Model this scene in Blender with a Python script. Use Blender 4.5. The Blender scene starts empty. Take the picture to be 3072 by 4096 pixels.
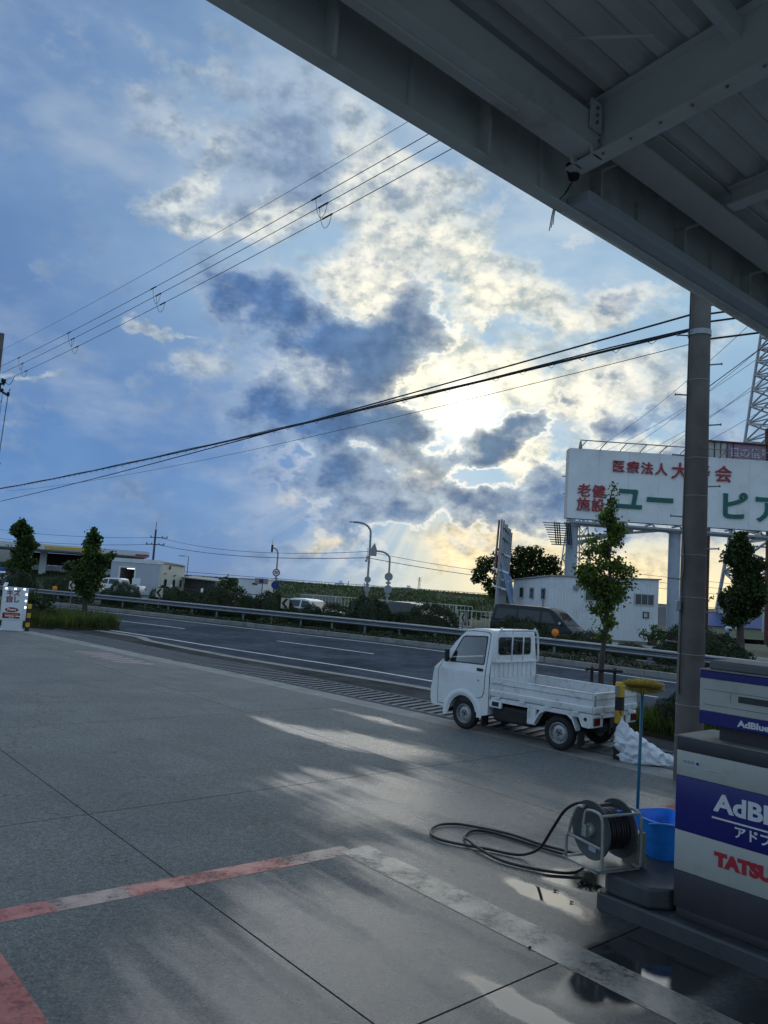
import bpy, bmesh, math, random
from mathutils import Vector, Matrix
R = math.radians
scene = bpy.context.scene
# ------------------------------------------------------------------ camera
EYE = 2.4
cam_data = bpy.data.cameras.new('camera')
cam_data.sensor_fit = 'HORIZONTAL'; cam_data.sensor_width = 36.0; cam_data.lens = 36.0 * 3076 / 3072
cam_data.clip_start = 0.05; cam_data.clip_end = 30000
cam = bpy.data.objects.new('camera', cam_data)
scene.collection.objects.link(cam)
cam.matrix_world = Matrix.Translation((0, 0, EYE)) @ Matrix.Rotation(R(90 + 5.6), 4, 'X') @ Matrix.Rotation(R(3.8), 4, 'Z')
scene.camera = cam
# ------------------------------------------------------------------ exposure
scene.view_settings.view_transform = 'Standard'; scene.view_settings.look = 'None'
scene.view_settings.gamma = 1.0; scene.view_settings.exposure = 0.55
scene.view_settings.use_curve_mapping = False
scene.cycles.use_adaptive_sampling = True; scene.cycles.adaptive_threshold = .025
scene.cycles.max_bounces = 5; scene.cycles.diffuse_bounces = 3; scene.cycles.glossy_bounces = 3; scene.cycles.transmission_bounces = 2
scene.cycles.caustics_reflective = False; scene.cycles.caustics_refractive = False
# ------------------------------------------------------------------ sky
SUN_AZ, SUN_EL = 5.8, 13.4          # degrees, azimuth from +Y towards +X
class Nodes:
    def __init__(s, tree): s.t = tree; s.n = tree.nodes; s.l = tree.links
    def new(s, kind, **kw):
        n = s.n.new(kind)
        for k, v in kw.items(): setattr(n, k, v)
        return n
    def put(s, sock, v):
        if isinstance(v, bpy.types.NodeSocket): s.l.new(v, sock)
        elif v is not None: sock.default_value = v
    def math(s, op, a, b=None, c=None, clamp=False):
        n = s.new('ShaderNodeMath', operation=op, use_clamp=clamp)
        for i, v in enumerate((a, b, c)):
            if v is not None: s.put(n.inputs[i], v)
        return n.outputs[0]
    def vmath(s, op, a, b=None, c=None, scale=None, out=0):
        n = s.new('ShaderNodeVectorMath', operation=op)
        for i, v in enumerate((a, b, c)):
            if v is not None: s.put(n.inputs[i], v)
        if scale is not None: s.put(n.inputs['Scale'], scale)
        return n.outputs[out]
    def noise(s, vec, scale, detail=4, rough=.55, dist=0.0, out=0):
        n = s.new('ShaderNodeTexNoise'); s.put(n.inputs['Vector'], vec)
        s.put(n.inputs['Scale'], scale); n.inputs['Detail'].default_value = detail
        n.inputs['Roughness'].default_value = rough; n.inputs['Distortion'].default_value = dist
        return n.outputs[out]
    def remap(s, v, a, b, c=0.0, d=1.0, smooth=True):
        n = s.new('ShaderNodeMapRange', interpolation_type='SMOOTHSTEP' if smooth else 'LINEAR')
        n.clamp = True
        for i, x in zip((0, 1, 2, 3, 4), (v, a, b, c, d)): s.put(n.inputs[i], x)
        return n.outputs[0]
    def mix(s, f, a, b, mode='MIX'):
        n = s.new('ShaderNodeMix', data_type='RGBA', blend_type=mode)
        s.put(n.inputs[0], f); s.put(n.inputs[6], a if not isinstance(a, tuple) else (*a[:3], 1)); s.put(n.inputs[7], b if not isinstance(b, tuple) else (*b[:3], 1))
        return n.outputs[2]
    def xyz(s, x, y, z=0.0):
        n = s.new('ShaderNodeCombineXYZ')
        for i, v in enumerate((x, y, z)): s.put(n.inputs[i], v)
        return n.outputs[0]
    def sep(s, v):
        n = s.new('ShaderNodeSeparateXYZ'); s.put(n.inputs[0], v); return n.outputs
BRIGHT = [(-6.2, 27.9, 6.4, 1.7, 12, 1.15), (-13.6, 25.5, 3.9, 1.4, 9, 1.1), (-11.7, 27.1, 4.1, 1.3, 25, 0.8), (-2.2, 30.4, 3.5, 2.3, 4, 0.8), (-4.8, 32.8, 2.5, 1.8, 5, 0.85), (-17.1, 27.0, 2.7, 1.2, 31, 1.0), (-14.9, 29.2, 3.3, 1.4, 43, 0.75), (0.7, 26.8, 4.5, 3.2, 3, 0.8), (-2.4, 24.3, 3.3, 2.5, 4, 0.7), (4.3, 25.3, 2.7, 1.8, 2, 0.6), (3.3, 28.5, 2.1, 1.1, 2, 0.6), (-4.7, 21.9, 4.3, 2.3, -13, 0.9), (1.6, 22.0, 5.8, 2.6, 3, 0.8), (8.7, 22.5, 5.3, 2.4, 0, 0.8), (15.2, 21.6, 6.8, 1.7, 6, 0.7), (20.3, 23.0, 3.3, 1.0, 10, 0.4), (4.3, 16.3, 5.3, 3.2, 2, 1.0), (10.8, 17.0, 6.4, 2.6, 1, 0.9), (17.1, 16.1, 5.2, 2.6, -1, 0.8), (22.1, 18.5, 4.0, 1.3, 12, 0.5), (9.5, 9.6, 2.7, 1.5, 42, 1.1), (16.5, 10.0, 7.3, 2.8, 1, 0.85), (6.0, 3.1, 4.6, 2.8, 3, 0.9), (17.6, 2.9, 11.0, 2.7, 3, 0.8), (-17.2, 16.7, 3.3, 0.4, 5, 0.95), (-25.4, 13.2, 2.3, 0.3, 8, 0.6), (-11.0, 19.3, 2.7, 1.1, -17, 0.6), (-7.6, 17.3, 2.0, 0.5, -28, 0.8), (-3.7, 2.8, 2.0, 0.6, -6, 0.9), (-3.7, 3.6, 3.2, 0.6, 4, 0.6), (-14.0, 14.9, 5.0, 2.3, 7, 0.5), (-5.4, 6.9, 4.8, 0.9, 4, 0.3), (-23.6, 34.2, 8.4, 1.2, 7, 0.25), (-17.9, 31.3, 6.0, 2.4, 11, 0.55), (-25.1, 11.7, 4.7, 3.3, 9, 0.15), (2.0, 7.4, 2.2, 1.5, 4, 0.5), (-4.6, 15.9, 3.6, 1.3, -19, 0.7), (0.9, 9.7, 2.3, 1.5, 4, 0.5), (-6.1, 10.3, 2.2, 0.9, 5, 0.25), (23.1, 12.6, 2.4, 1.2, -1, 0.5), (19.8, 11.8, 4.4, 1.0, 0, 0.4)]
DARK = [(-9.8, 30.9, 4.2, 3.6, -17, 1.0), (-6.6, 29.6, 3.3, 1.4, 6, 0.75), (-12.9, 28.9, 1.5, 0.9, 9, 0.3), (-11.3, 21.0, 2.5, 2.1, -21, 0.85), (-7.5, 18.9, 4.8, 1.9, -13, 1.2), (-3.5, 17.8, 4.2, 1.5, -5, 0.9), (-0.3, 19.5, 3.4, 2.1, 57, 0.8), (2.2, 18.7, 2.3, 1.2, 3, 0.6), (6.5, 20.1, 2.6, 1.1, 20, 0.4), (10.8, 18.1, 2.4, 0.9, 10, 0.5), (-14.8, 13.2, 2.1, 1.4, 7, 0.5), (-5.2, 13.5, 4.5, 2.0, 5, 0.75), (-8.1, 12.5, 3.5, 1.6, 5, 0.75), (-1.2, 15.6, 2.1, 2.6, 33, 0.7), (-1.6, 11.4, 4.9, 1.8, 12, 1.0), (1.7, 13.1, 2.5, 1.1, 18, 0.9), (0.2, 8.7, 4.9, 1.0, 4, 0.6), (-3.7, 8.8, 2.8, 0.9, 4, 0.35), (7.6, 11.4, 3.1, 1.4, 24, 1.25), (10.5, 13.3, 2.0, 1.0, 26, 1.1), (7.1, 10.1, 1.3, 1.1, 3, 0.9), (-1.5, 6.0, 2.6, 1.9, -11, 1.0), (0.9, 4.9, 1.3, 0.9, 4, 0.6), (5.8, 6.1, 3.2, 0.9, -5, 0.85), (11.3, 6.4, 4.7, 1.6, -2, 0.85), (14.0, 7.6, 2.7, 1.1, 2, 0.5), (19.8, 14.2, 4.4, 1.0, 7, 0.6), (24.7, 10.4, 2.3, 3.2, -1, 0.75), (17.2, 13.5, 1.6, 0.9, 0, 0.3), (-19.9, 13.6, 6.4, 2.1, 9, 0.32), (-24.7, 7.6, 2.8, 0.8, -1, 0.32), (-23.8, 14.6, 3.2, 1.0, 0, 0.2), (-10.8, 4.6, 9.0, 2.7, 0, 0.25), (-10.2, 8.1, 3.6, 0.7, -3, 0.25), (20.8, 6.0, 6.6, 1.2, -2, 0.4)]
def build_sky():
    w = bpy.data.worlds.new('World'); scene.world = w; w.use_nodes = True
    g = Nodes(w.node_tree); g.n.clear()
    outp = g.new('ShaderNodeOutputWorld'); bg = g.new('ShaderNodeBackground')
    g.l.new(bg.outputs[0], outp.inputs[0]); bg.inputs['Strength'].default_value = 0.1
    nish = g.new('ShaderNodeTexSky', sky_type='NISHITA', sun_disc=False)
    nish.sun_elevation = R(SUN_EL); nish.sun_rotation = R(SUN_AZ)
    nish.air_density = 1.0; nish.dust_density = 0.6; nish.ozone_density = 2.0
    d = g.vmath('NORMALIZE', g.new('ShaderNodeTexCoord').outputs['Generated'])
    x, y, z = g.sep(d)
    az = g.math('MULTIPLY', g.math('ARCTAN2', x, y), 57.2958)
    el = g.math('MULTIPLY', g.math('ARCSINE', z), 57.2958)
    q = g.vmath('MULTIPLY', d, (1.0, 1.0, 1.45))
    sd = Vector((math.sin(R(SUN_AZ)) * math.cos(R(SUN_EL)), math.cos(R(SUN_AZ)) * math.cos(R(SUN_EL)), math.sin(R(SUN_EL))))
    sang = g.math('MULTIPLY', g.math('ARCCOSINE', g.math('MINIMUM', g.vmath('DOT_PRODUCT', d, tuple(sd), out=1), 1.0)), 57.2958)
    tow = g.vmath('NORMALIZE', g.vmath('SUBTRACT', (sd.x, sd.y, sd.z * 1.45), q))
    # warped sky coordinates: large swirls and small billows
    w1 = g.vmath('SUBTRACT', g.noise(q, 4.0, 2, .5, out=1), (.5, .5, .5))
    w2 = g.vmath('SUBTRACT', g.noise(q, 15.0, 4, .62, out=1), (.5, .5, .5))
    P = g.xyz(az, el, 0.0)
    P = g.vmath('ADD', P, g.vmath('MULTIPLY', w1, (8.0, 6.0, 0)))
    P = g.vmath('ADD', P, g.vmath('MULTIPLY', w2, (5.0, 4.2, 0)))
    # every cloud mass is a smooth bump (1 - r^2)^2 of an ellipse, written as a quadratic form of the sky angles
    def field(blobs, P, grow):
        tot = None
        for k in range(0, len(blobs), 12):
            px, py, pz = g.sep(P); S = g.xyz(g.math('MULTIPLY', px, px), g.math('MULTIPLY', px, py), g.math('MULTIPLY', py, py)); T = g.xyz(px, py, 1.0)
            for (a, e, ra, re, rot, wt) in blobs[k:k + 12]:
                c_, s_ = math.cos(R(rot)), math.sin(R(rot)); A_, B_ = 1 / (ra * grow) ** 2, 1 / (re * grow) ** 2
                xx = c_ * c_ * A_ + s_ * s_ * B_; yy = s_ * s_ * A_ + c_ * c_ * B_; xy = 2 * c_ * s_ * (A_ - B_)
                v = g.math('ADD', g.vmath('DOT_PRODUCT', S, (-xx, -xy, -yy), out=1), g.vmath('DOT_PRODUCT', T, (2 * xx * a + xy * e, 2 * yy * e + xy * a, 1 - xx * a * a - xy * a * e - yy * e * e), out=1), clamp=True)
                v = g.math('MULTIPLY', v, v)
                tot = g.math('MULTIPLY', v, wt) if tot is None else g.math('MULTIPLY_ADD', v, wt, tot)
            P = g.vmath('ADD', P, g.xyz(0.0, 0.0, tot))      # chains the groups, keeps the shader stack small
        return tot, P
    Wf, P = field(BRIGHT, P, 1.5); Df, P = field(DARK, P, 1.9)
    F = g.noise(q, 10.0, 7, .60); F2 = g.noise(g.vmath('ADD', q, g.vmath('SCALE', tow, scale=.016)), 10.0, 4, .58)
    q2 = g.vmath('ADD', q, (7.3, 2.1, 1.9))
    G = g.noise(q2, 17.0, 7, .62); G2 = g.noise(g.vmath('ADD', q2, g.vmath('SCALE', tow, scale=.018)), 17.0, 4, .6)
    relief = g.math('MULTIPLY', g.math('SUBTRACT', F2, F), 3.0)
    reliefG = g.math('MULTIPLY', g.math('SUBTRACT', G2, G), 3.2)
    cover = g.remap(g.math('ADD', Wf, g.math('MULTIPLY', g.math('SUBTRACT', G, .5), 2.6)), .15, 1.0)
    dens = g.math('ADD', g.math('ADD', Df, g.math('MULTIPLY', g.math('SUBTRACT', F, .5), 2.6)), g.math('MULTIPLY', g.math('SUBTRACT', G, .5), 1.7))
    dark = g.remap(dens, .05, 1.05)
    near = g.remap(sang, 3.0, 34.0, 1.0, 0.0)
    near2 = g.remap(sang, 0.0, 17.0, 1.0, 0.0)
    K = 10.0
    def c3(r, gg, b): return (r * K, gg * K, b * K)
    # clear air and high veil
    near_az = g.math('MULTIPLY', g.remap(az, 95, 45), g.remap(az, -95, -45))
    veil = g.mix(near, c3(.118, .208, .37), c3(.235, .345, .475))
    veil = g.mix(g.math('MULTIPLY', g.remap(az, -30, 25, 0, 1), near_az), veil, c3(.23, .36, .49))
    veil = g.mix(g.math('MULTIPLY', g.remap(el, 9, 1, 0, 1), g.math('MULTIPLY', g.remap(az, -4, 12, 0, 1), near_az)), veil, c3(.70, .59, .36))
    veil = g.mix(g.math('MULTIPLY', g.remap(el, 25, 4, 0, 1), g.math('MULTIPLY', g.remap(az, 4, -9, 0, 1), near_az)), veil, c3(.075, .165, .36))
    veil = g.mix(g.remap(sang, 38, 85, 0, .9), veil, c3(.285, .405, .545))
    veil = g.mix(g.remap(el, 30, 60, 0, .6), veil, c3(.25, .345, .455))
    base = g.mix(.9, g.mix(1.0, nish.outputs[0], (.22, .32, .46), 'MULTIPLY'), veil)
    soft = g.noise(q, 3.5, 4, .55)
    base = g.mix(1.0, base, g.mix(g.remap(soft, .3, .7), (.80, .84, .90), (1.15, 1.12, 1.06)), 'MULTIPLY')
    soft2 = g.noise(g.vmath('MULTIPLY', q, (1.0, 1.0, 1.7)), 4.2, 5, .55)
    base = g.mix(g.math('MULTIPLY', g.remap(soft2, .44, .74, 0, .62), g.remap(el, 1, 9, .25, 1)), base, g.mix(near, c3(.30, .36, .44), c3(.50, .54, .56)))
    # lit cloud
    lit = g.mix(near, c3(.38, .44, .50), c3(.62, .62, .565))
    lit = g.mix(near2, lit, c3(.80, .75, .60))
    lowsun = g.math('MULTIPLY', g.math('MULTIPLY', g.remap(el, 12, 3, 0, 1), g.remap(az, -16, 2, 0.3, 1)), near_az)
    lit = g.mix(lowsun, lit, c3(.74, .60, .38))
    lit = g.mix(1.0, lit, g.mix(g.remap(reliefG, -.5, .5), (.38, .47, .58), (1.2, 1.15, 1.06)), 'MULTIPLY')
    col = g.mix(g.math('MULTIPLY', cover, .92), base, lit)
    # glow of the hidden sun
    g1 = g.math('EXPONENT', g.math('MULTIPLY', g.math('POWER', g.math('DIVIDE', sang, 1.9), 2.0), -1.0))
    g2 = g.math('EXPONENT', g.math('MULTIPLY', g.math('DIVIDE', sang, 8.0), -1.0))
    glow = g.mix(1.0, g.mix(g.math('MULTIPLY', g1, 1.0), (0, 0, 0), c3(1.0, .92, .72)), g.mix(g.math('MULTIPLY', g2, 1.0), (0, 0, 0), c3(.09, .075, .04)), 'ADD')
    col = g.mix(1.0, col, glow, 'ADD')
    # crepuscular rays under the cloud
    ra = g.math('ARCTAN2', g.math('SUBTRACT', az, SUN_AZ), g.math('SUBTRACT', el, SUN_EL))
    rn = g.noise(g.xyz(g.math('MULTIPLY', ra, 5.0), 3.1, 0.0), 2.2, 3, .5)
    rmask = g.math('MULTIPLY', g.math('MULTIPLY', g.remap(el, 8.5, 5.0), g.remap(el, -1, 2.5)), g.math('MULTIPLY', g.remap(az, -11, -4), g.remap(az, 8, 3)))
    col = g.mix(g.math('MULTIPLY', g.math('MULTIPLY', g.remap(rn, .42, .68), rmask), .40), col, c3(.60, .58, .48))
    # dark cloud bodies, thick cores bluer, thin sunward rims bright
    dk = g.mix(near2, c3(.15, .215, .33), c3(.215, .24, .265))
    dk = g.mix(g.remap(el, 21, 28), dk, c3(.20, .265, .36))
    dk = g.mix(g.math('MULTIPLY', g.remap(dens, .55, 1.5), g.remap(el, 27, 22, .35, 1)), dk, g.mix(near2, c3(.052, .115, .26), c3(.08, .13, .205)))
    dk = g.mix(1.0, dk, g.mix(g.remap(relief, -.5, .5), (.75, .78, .82), (1.5, 1.42, 1.3)), 'MULTIPLY')
    rim = g.math('MULTIPLY', g.math('MULTIPLY', g.remap(dens, .08, .30), g.remap(dens, .55, .28)), g.remap(sang, 20, 3, 0.0, .6))
    col = g.mix(g.math('MULTIPLY', dark, .95), col, dk)
    col = g.mix(rim, col, g.mix(near2, c3(.75, .72, .64), c3(1.0, .92, .72)))
    # below the horizon: dull haze, hidden by the ground
    col = g.mix(g.remap(z, -.02, -.08), col, c3(.12, .14, .16))
    g.l.new(col, bg.inputs['Color'])
    w.cycles.sampling_method = 'MANUAL'; w.cycles.sample_map_resolution = 1024
build_sky()
sun_data = bpy.data.lights.new('sun', 'SUN'); sun_data.energy = 0.5; sun_data.angle = R(60); sun_data.color = (1.0, .93, .80)
sun = bpy.data.objects.new('sun', sun_data); scene.collection.objects.link(sun)
sun.rotation_euler = Vector((-math.sin(R(SUN_AZ)) * math.cos(R(SUN_EL)), -math.cos(R(SUN_AZ)) * math.cos(R(SUN_EL)), -math.sin(R(SUN_EL)))).to_track_quat('-Z', 'Y').to_euler()
# ------------------------------------------------------------------ helpers
random.seed(7)
COL = scene.collection
def tag(o, label=None, cat=None, group=None, kind=None):
    if label: o['label'] = label
    if cat: o['category'] = cat
    if group: o['group'] = group
    if kind: o['kind'] = kind
    return o
def thing(name, label, cat, loc=(0, 0, 0), rz=0.0, group=None):
    o = bpy.data.objects.new(name, None); COL.objects.link(o)
    o.empty_display_size = .2; o.location = loc; o.rotation_euler = (0, 0, rz)
    return tag(o, label, cat, group)
def copy_tree(o, parent=None):
    c = o.copy(); COL.objects.link(c); c.parent = parent
    for ch in list(o.children): copy_tree(ch, c)
    return c
def lerp(a, b, t): return a + (b - a) * t
def frame(p, d):
    d = Vector(d).normalized(); up = Vector((0, 0, 1)) if abs(d.z) < .95 else Vector((1, 0, 0))
    x = d.cross(up).normalized(); y = x.cross(d).normalized()
    return x, y
class MB:
    def __init__(s): s.v = []; s.f = []; s.m = []; s.cur = 0
    def mat(s, i): s.cur = i; return s
    def add(s, vs, fs):
        b = len(s.v); s.v += [tuple(v) for v in vs]
        for f in fs: s.f.append(tuple(b + i for i in f)); s.m.append(s.cur)
        return s
    def poly(s, pts): return s.add(pts, [tuple(range(len(pts)))])
    def box(s, c, d, rz=0.0, mat=None):
        x, y, z = d[0] / 2, d[1] / 2, d[2] / 2
        vs = [Vector(p) for p in ((-x, -y, -z), (x, -y, -z), (x, y, -z), (-x, y, -z), (-x, -y, z), (x, -y, z), (x, y, z), (-x, y, z))]
        if mat is None: mat = Matrix.Rotation(rz, 3, 'Z')
        return s.add([mat @ v + Vector(c) for v in vs], [(0, 3, 2, 1), (4, 5, 6, 7), (0, 1, 5, 4), (1, 2, 6, 5), (2, 3, 7, 6), (3, 0, 4, 7)])
    def bar(s, a, b, w, h=None):
        a, b = Vector(a), Vector(b); h = h or w
        x, y = frame(a, b - a); x = x * w / 2; y = y * h / 2
        vs = [a - x - y, a + x - y, a + x + y, a - x + y, b - x - y, b + x - y, b + x + y, b - x + y]
        return s.add(vs, [(0, 1, 2, 3), (7, 6, 5, 4), (0, 4, 5, 1), (1, 5, 6, 2), (2, 6, 7, 3), (3, 7, 4, 0)])
    def tube(s, pts, r, n=8, cap=True, closed=False):
        pts = [Vector(p) for p in pts]; rr = r if isinstance(r, (list, tuple)) else [r] * len(pts)
        N = len(pts); rings = []; px = None
        for i, p in enumerate(pts):
            d = pts[(i + 1) % N if closed else min(i + 1, N - 1)] - pts[(i - 1) % N if closed else max(i - 1, 0)]
            if d.length < 1e-9: d = Vector((0, 0, 1))
            d.normalize()
            if px is None: px, _ = frame(p, d)
            px = px - d * px.dot(d)
            if px.length < 1e-6: px, _ = frame(p, d)
            px.normalize(); py = d.cross(px)
            rings.append([p + (px * math.cos(2 * math.pi * k / n) + py * math.sin(2 * math.pi * k / n)) * rr[i] for k in range(n)])
        b = len(s.v)
        for rg in rings: s.v += [tuple(v) for v in rg]
        for i in range(N if closed else N - 1):
            j = (i + 1) % N
            for k in range(n):
                k2 = (k + 1) % n
                s.f.append((b + i * n + k, b + i * n + k2, b + j * n + k2, b + j * n + k)); s.m.append(s.cur)
        if cap and not closed:
            s.f.append(tuple(b + k for k in reversed(range(n)))); s.m.append(s.cur)
            s.f.append(tuple(b + (N - 1) * n + k for k in range(n))); s.m.append(s.cur)
        return s
    def lathe(s, prof, n=24, o=(0, 0, 0), axis=(0, 0, 1), closed=False):
        o = Vector(o); ax = Vector(axis).normalized(); x, y = frame(o, ax); b = len(s.v); L = len(prof)
        for (r, h) in prof:
            for k in range(n):
                a = 2 * math.pi * k / n
                s.v.append(tuple(o + ax * h + (x * math.cos(a) + y * math.sin(a)) * r))
        for i in range(L if closed else L - 1):
            j = (i + 1) % L
            for k in range(n):
                k2 = (k + 1) % n
                s.f.append((b + i * n + k, b + i * n + k2, b + j * n + k2, b + j * n + k)); s.m.append(s.cur)
        return s
    def prism(s, poly, d, o=(0, 0, 0)):
        # polygon of 3-D points pushed along vector d
        d = Vector(d); o = Vector(o); n = len(poly); a = [Vector(p) + o for p in poly]
        vs = a + [p + d for p in a]
        fs = [tuple(reversed(range(n))), tuple(range(n, 2 * n))] + [(i, (i + 1) % n, n + (i + 1) % n, n + i) for i in range(n)]
        return s.add(vs, fs)
    def poly_hole(s, outer, hole):
        from mathutils.geometry import tessellate_polygon
        o = [Vector(p) for p in outer]; h = [Vector(p) for p in hole]
        return s.add(o + h, [tuple(t) for t in tessellate_polygon([o, h])])
    def build(s, name, mats, parent=None, smooth=False, bevel=0.0, segs=2, angle=30, loc=None):
        me = bpy.data.meshes.new(name); me.from_pydata(s.v, [], s.f)
        if not isinstance(mats, (list, tuple)): mats = [mats]
        for m in mats: me.materials.append(m)
        if len(mats) > 1: me.polygons.foreach_set('material_index', s.m)
        bm = bmesh.new(); bm.from_mesh(me)
        if len(s.v) < 60000:
            bmesh.ops.recalc_face_normals(bm, faces=bm.faces)
        if bevel:
            bmesh.ops.remove_doubles(bm, verts=bm.verts, dist=1e-5)
            ed = [e for e in bm.edges if len(e.link_faces) == 2 and e.calc_face_angle(0) > R(angle)]
            bmesh.ops.bevel(bm, geom=ed, offset=bevel, segments=segs, affect='EDGES', profile=.5, clamp_overlap=True)
        bm.to_mesh(me); bm.free()
        if smooth:
            me.polygons.foreach_set('use_smooth', [True] * len(me.polygons))
            if smooth != 'all': me.set_sharp_from_angle(angle=R(38 if smooth is True else smooth))
        me.update()
        o = bpy.data.objects.new(name, me); COL.objects.link(o)
        if parent: o.parent = parent
        if loc is not None: o.location = loc
        return o
def grow(name, me_src, parent=None):
    o = bpy.data.objects.new(name, me_src); COL.objects.link(o)
    if parent: o.parent = parent
    return o
def text_obj(name, body, size, mat, parent=None, bold=0.0, extrude=.004, mtx=None, align='CENTER', xs=1.0):
    cu = bpy.data.curves.new(name, 'FONT'); cu.body = body; cu.size = size; cu.align_x = align; cu.align_y = 'CENTER'
    cu.offset = bold; cu.extrude = extrude; cu.resolution_u = 3
    t = bpy.data.objects.new('text_source', cu); COL.objects.link(t)
    bpy.context.view_layer.update()
    me = bpy.data.meshes.new_from_object(t.evaluated_get(bpy.context.evaluated_depsgraph_get()))
    bpy.data.objects.remove(t); bpy.data.curves.remove(cu)
    if xs != 1.0: me.transform(Matrix.Diagonal((xs, 1, 1, 1)))
    if mtx is not None: me.transform(mtx)
    me.materials.clear(); me.materials.append(mat); me.name = name
    return grow(name, me, parent)
def smooth_path(pts, n=8):
    # Catmull-Rom through points
    pts = [Vector(p) for p in pts]; out = []
    P = [pts[0] * 2 - pts[1]] + pts + [pts[-1] * 2 - pts[-2]]
    for i in range(1, len(P) - 2):
        for k in range(n):
            t = k / n; a, b, c, d = P[i - 1], P[i], P[i + 1], P[i + 2]
            out.append(.5 * ((2 * b) + (c - a) * t + (2 * a - 5 * b + 4 * c - d) * t * t + (3 * b - a - 3 * c + d) * t ** 3))
    out.append(pts[-1]); return out
def offset2(path, d):
    # shift a plan polyline sideways; positive = to the left of travel
    out = []
    for i, p in enumerate(path):
        a = path[max(i - 1, 0)]; b = path[min(i + 1, len(path) - 1)]
        t = Vector((b[0] - a[0], b[1] - a[1])).normalized()
        out.append(Vector((p[0] - t.y * d, p[1] + t.x * d)))
    return out
def ribbon(name, pa, pb, z, mat, parent=None, kind=None):
    m = MB(); n = len(pa)
    m.add([(p[0], p[1], z) for p in pa] + [(p[0], p[1], z) for p in pb], [(i, i + 1, n + i + 1, n + i) for i in range(n - 1)])
    o = m.build(name, mat, parent)
    if kind: o['kind'] = kind
    return o
def resample(path, step):
    out = [Vector(path[0])]; acc = 0
    for a, b in zip(path, path[1:]):
        a, b = Vector(a), Vector(b); L = (b - a).length; pos = step - acc
        while pos <= L:
            out.append(a.lerp(b, pos / L)); pos += step
        acc = (acc + L) % step if L else acc
    return out
# ------------------------------------------------------------------ materials
def M(name, col, rough=.6, metal=0.0, var=.12, vscale=4.0, bump=0.0, bscale=60.0, dirt=None, spec=.5, coat=0.0, emit=None, island=0.0, rvar=0.0, detail=5):
    m = bpy.data.materials.new(name); m.use_nodes = True
    g = Nodes(m.node_tree); b = g.n['Principled BSDF']
    co = g.new('ShaderNodeTexCoord').outputs['Object']
    n = g.noise(co, vscale, detail, .6)
    f = g.remap(n, .3, .7, 1 - var, 1 + var, smooth=False)
    c = g.mix(1.0, (*col, 1), g.xyz(f, f, f), 'MULTIPLY')
    if island:
        rnd = g.new('ShaderNodeNewGeometry').outputs['Random Per Island']
        k = g.remap(rnd, 0, 1, 1 - island, 1 + island, smooth=False)
        c = g.mix(1.0, c, g.xyz(k, k, k), 'MULTIPLY')
    if dirt:
        dcol, amt, dsc = dirt
        c = g.mix(g.remap(g.noise(co, dsc, 6, .65), .5, .72, 0, amt), c, (*dcol, 1))
    g.l.new(c, b.inputs['Base Color'])
    b.inputs['Metallic'].default_value = metal; b.inputs['Specular IOR Level'].default_value = spec
    if rvar: g.l.new(g.remap(n, .3, .7, rough - rvar, rough + rvar, smooth=False), b.inputs['Roughness'])
    else: b.inputs['Roughness'].default_value = rough
    if coat: b.inputs['Coat Weight'].default_value = coat; b.inputs['Coat Roughness'].default_value = .06
    if bump:
        bn = g.new('ShaderNodeBump'); bn.inputs['Strength'].default_value = bump; bn.inputs['Distance'].default_value = .02
        g.l.new(g.noise(co, bscale, 4, .6), bn.inputs['Height']); g.l.new(bn.outputs[0], b.inputs['Normal'])
    if emit:
        b.inputs['Emission Color'].default_value = (*emit[0], 1); b.inputs['Emission Strength'].default_value = emit[1]
    return m
def leaf_mat(name, col, trans=.35, island=.45):
    m = bpy.data.materials.new(name); m.use_nodes = True; g = Nodes(m.node_tree); b = g.n['Principled BSDF']
    rnd = g.new('ShaderNodeNewGeometry').outputs['Random Per Island']
    co = g.new('ShaderNodeTexCoord').outputs['Object']
    k = g.math('MULTIPLY', g.remap(rnd, 0, 1, 1 - island, 1 + island, smooth=False), g.remap(g.noise(co, 1.6, 3, .6), .3, .7, .7, 1.35, smooth=False))
    hue = g.mix(g.remap(rnd, .75, 1.0), (*col, 1), (col[0] * 1.7, col[1] * 1.25, col[2] * .8, 1))
    c = g.mix(1.0, hue, g.xyz(k, k, k), 'MULTIPLY')
    g.l.new(c, b.inputs['Base Color']); b.inputs['Roughness'].default_value = .55; b.inputs['Specular IOR Level'].default_value = .35
    tr = g.new('ShaderNodeBsdfTranslucent'); g.l.new(g.mix(1.0, c, (1.5, 1.6, .6), 'MULTIPLY'), tr.inputs[0])
    mx = g.new('ShaderNodeMixShader'); mx.inputs[0].default_value = trans
    g.l.new(b.outputs[0], mx.inputs[1]); g.l.new(tr.outputs[0], mx.inputs[2]); g.l.new(mx.outputs[0], g.n['Material Output'].inputs[0])
    return m
def clear_glass(name, tint):
    m = bpy.data.materials.new(name); m.use_nodes = True; g = Nodes(m.node_tree); g.n.remove(g.n['Principled BSDF'])
    tr = g.new('ShaderNodeBsdfTransparent'); tr.inputs[0].default_value = (*tint, 1); gl = g.new('ShaderNodeBsdfGlossy'); gl.inputs['Roughness'].default_value = .02
    fr = g.new('ShaderNodeFresnel'); fr.inputs[0].default_value = 1.5; mx = g.new('ShaderNodeMixShader'); g.l.new(g.math('ADD', g.math('MULTIPLY', fr.outputs[0], 1.3), .03), mx.inputs[0])
    g.l.new(tr.outputs[0], mx.inputs[1]); g.l.new(gl.outputs[0], mx.inputs[2]); g.l.new(mx.outputs[0], g.n['Material Output'].inputs[0])
    return m
def glass_mat(name, tint, rough=.03):
    return M(name, tint, rough=rough, var=.05, spec=.5)
MT = {}
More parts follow.
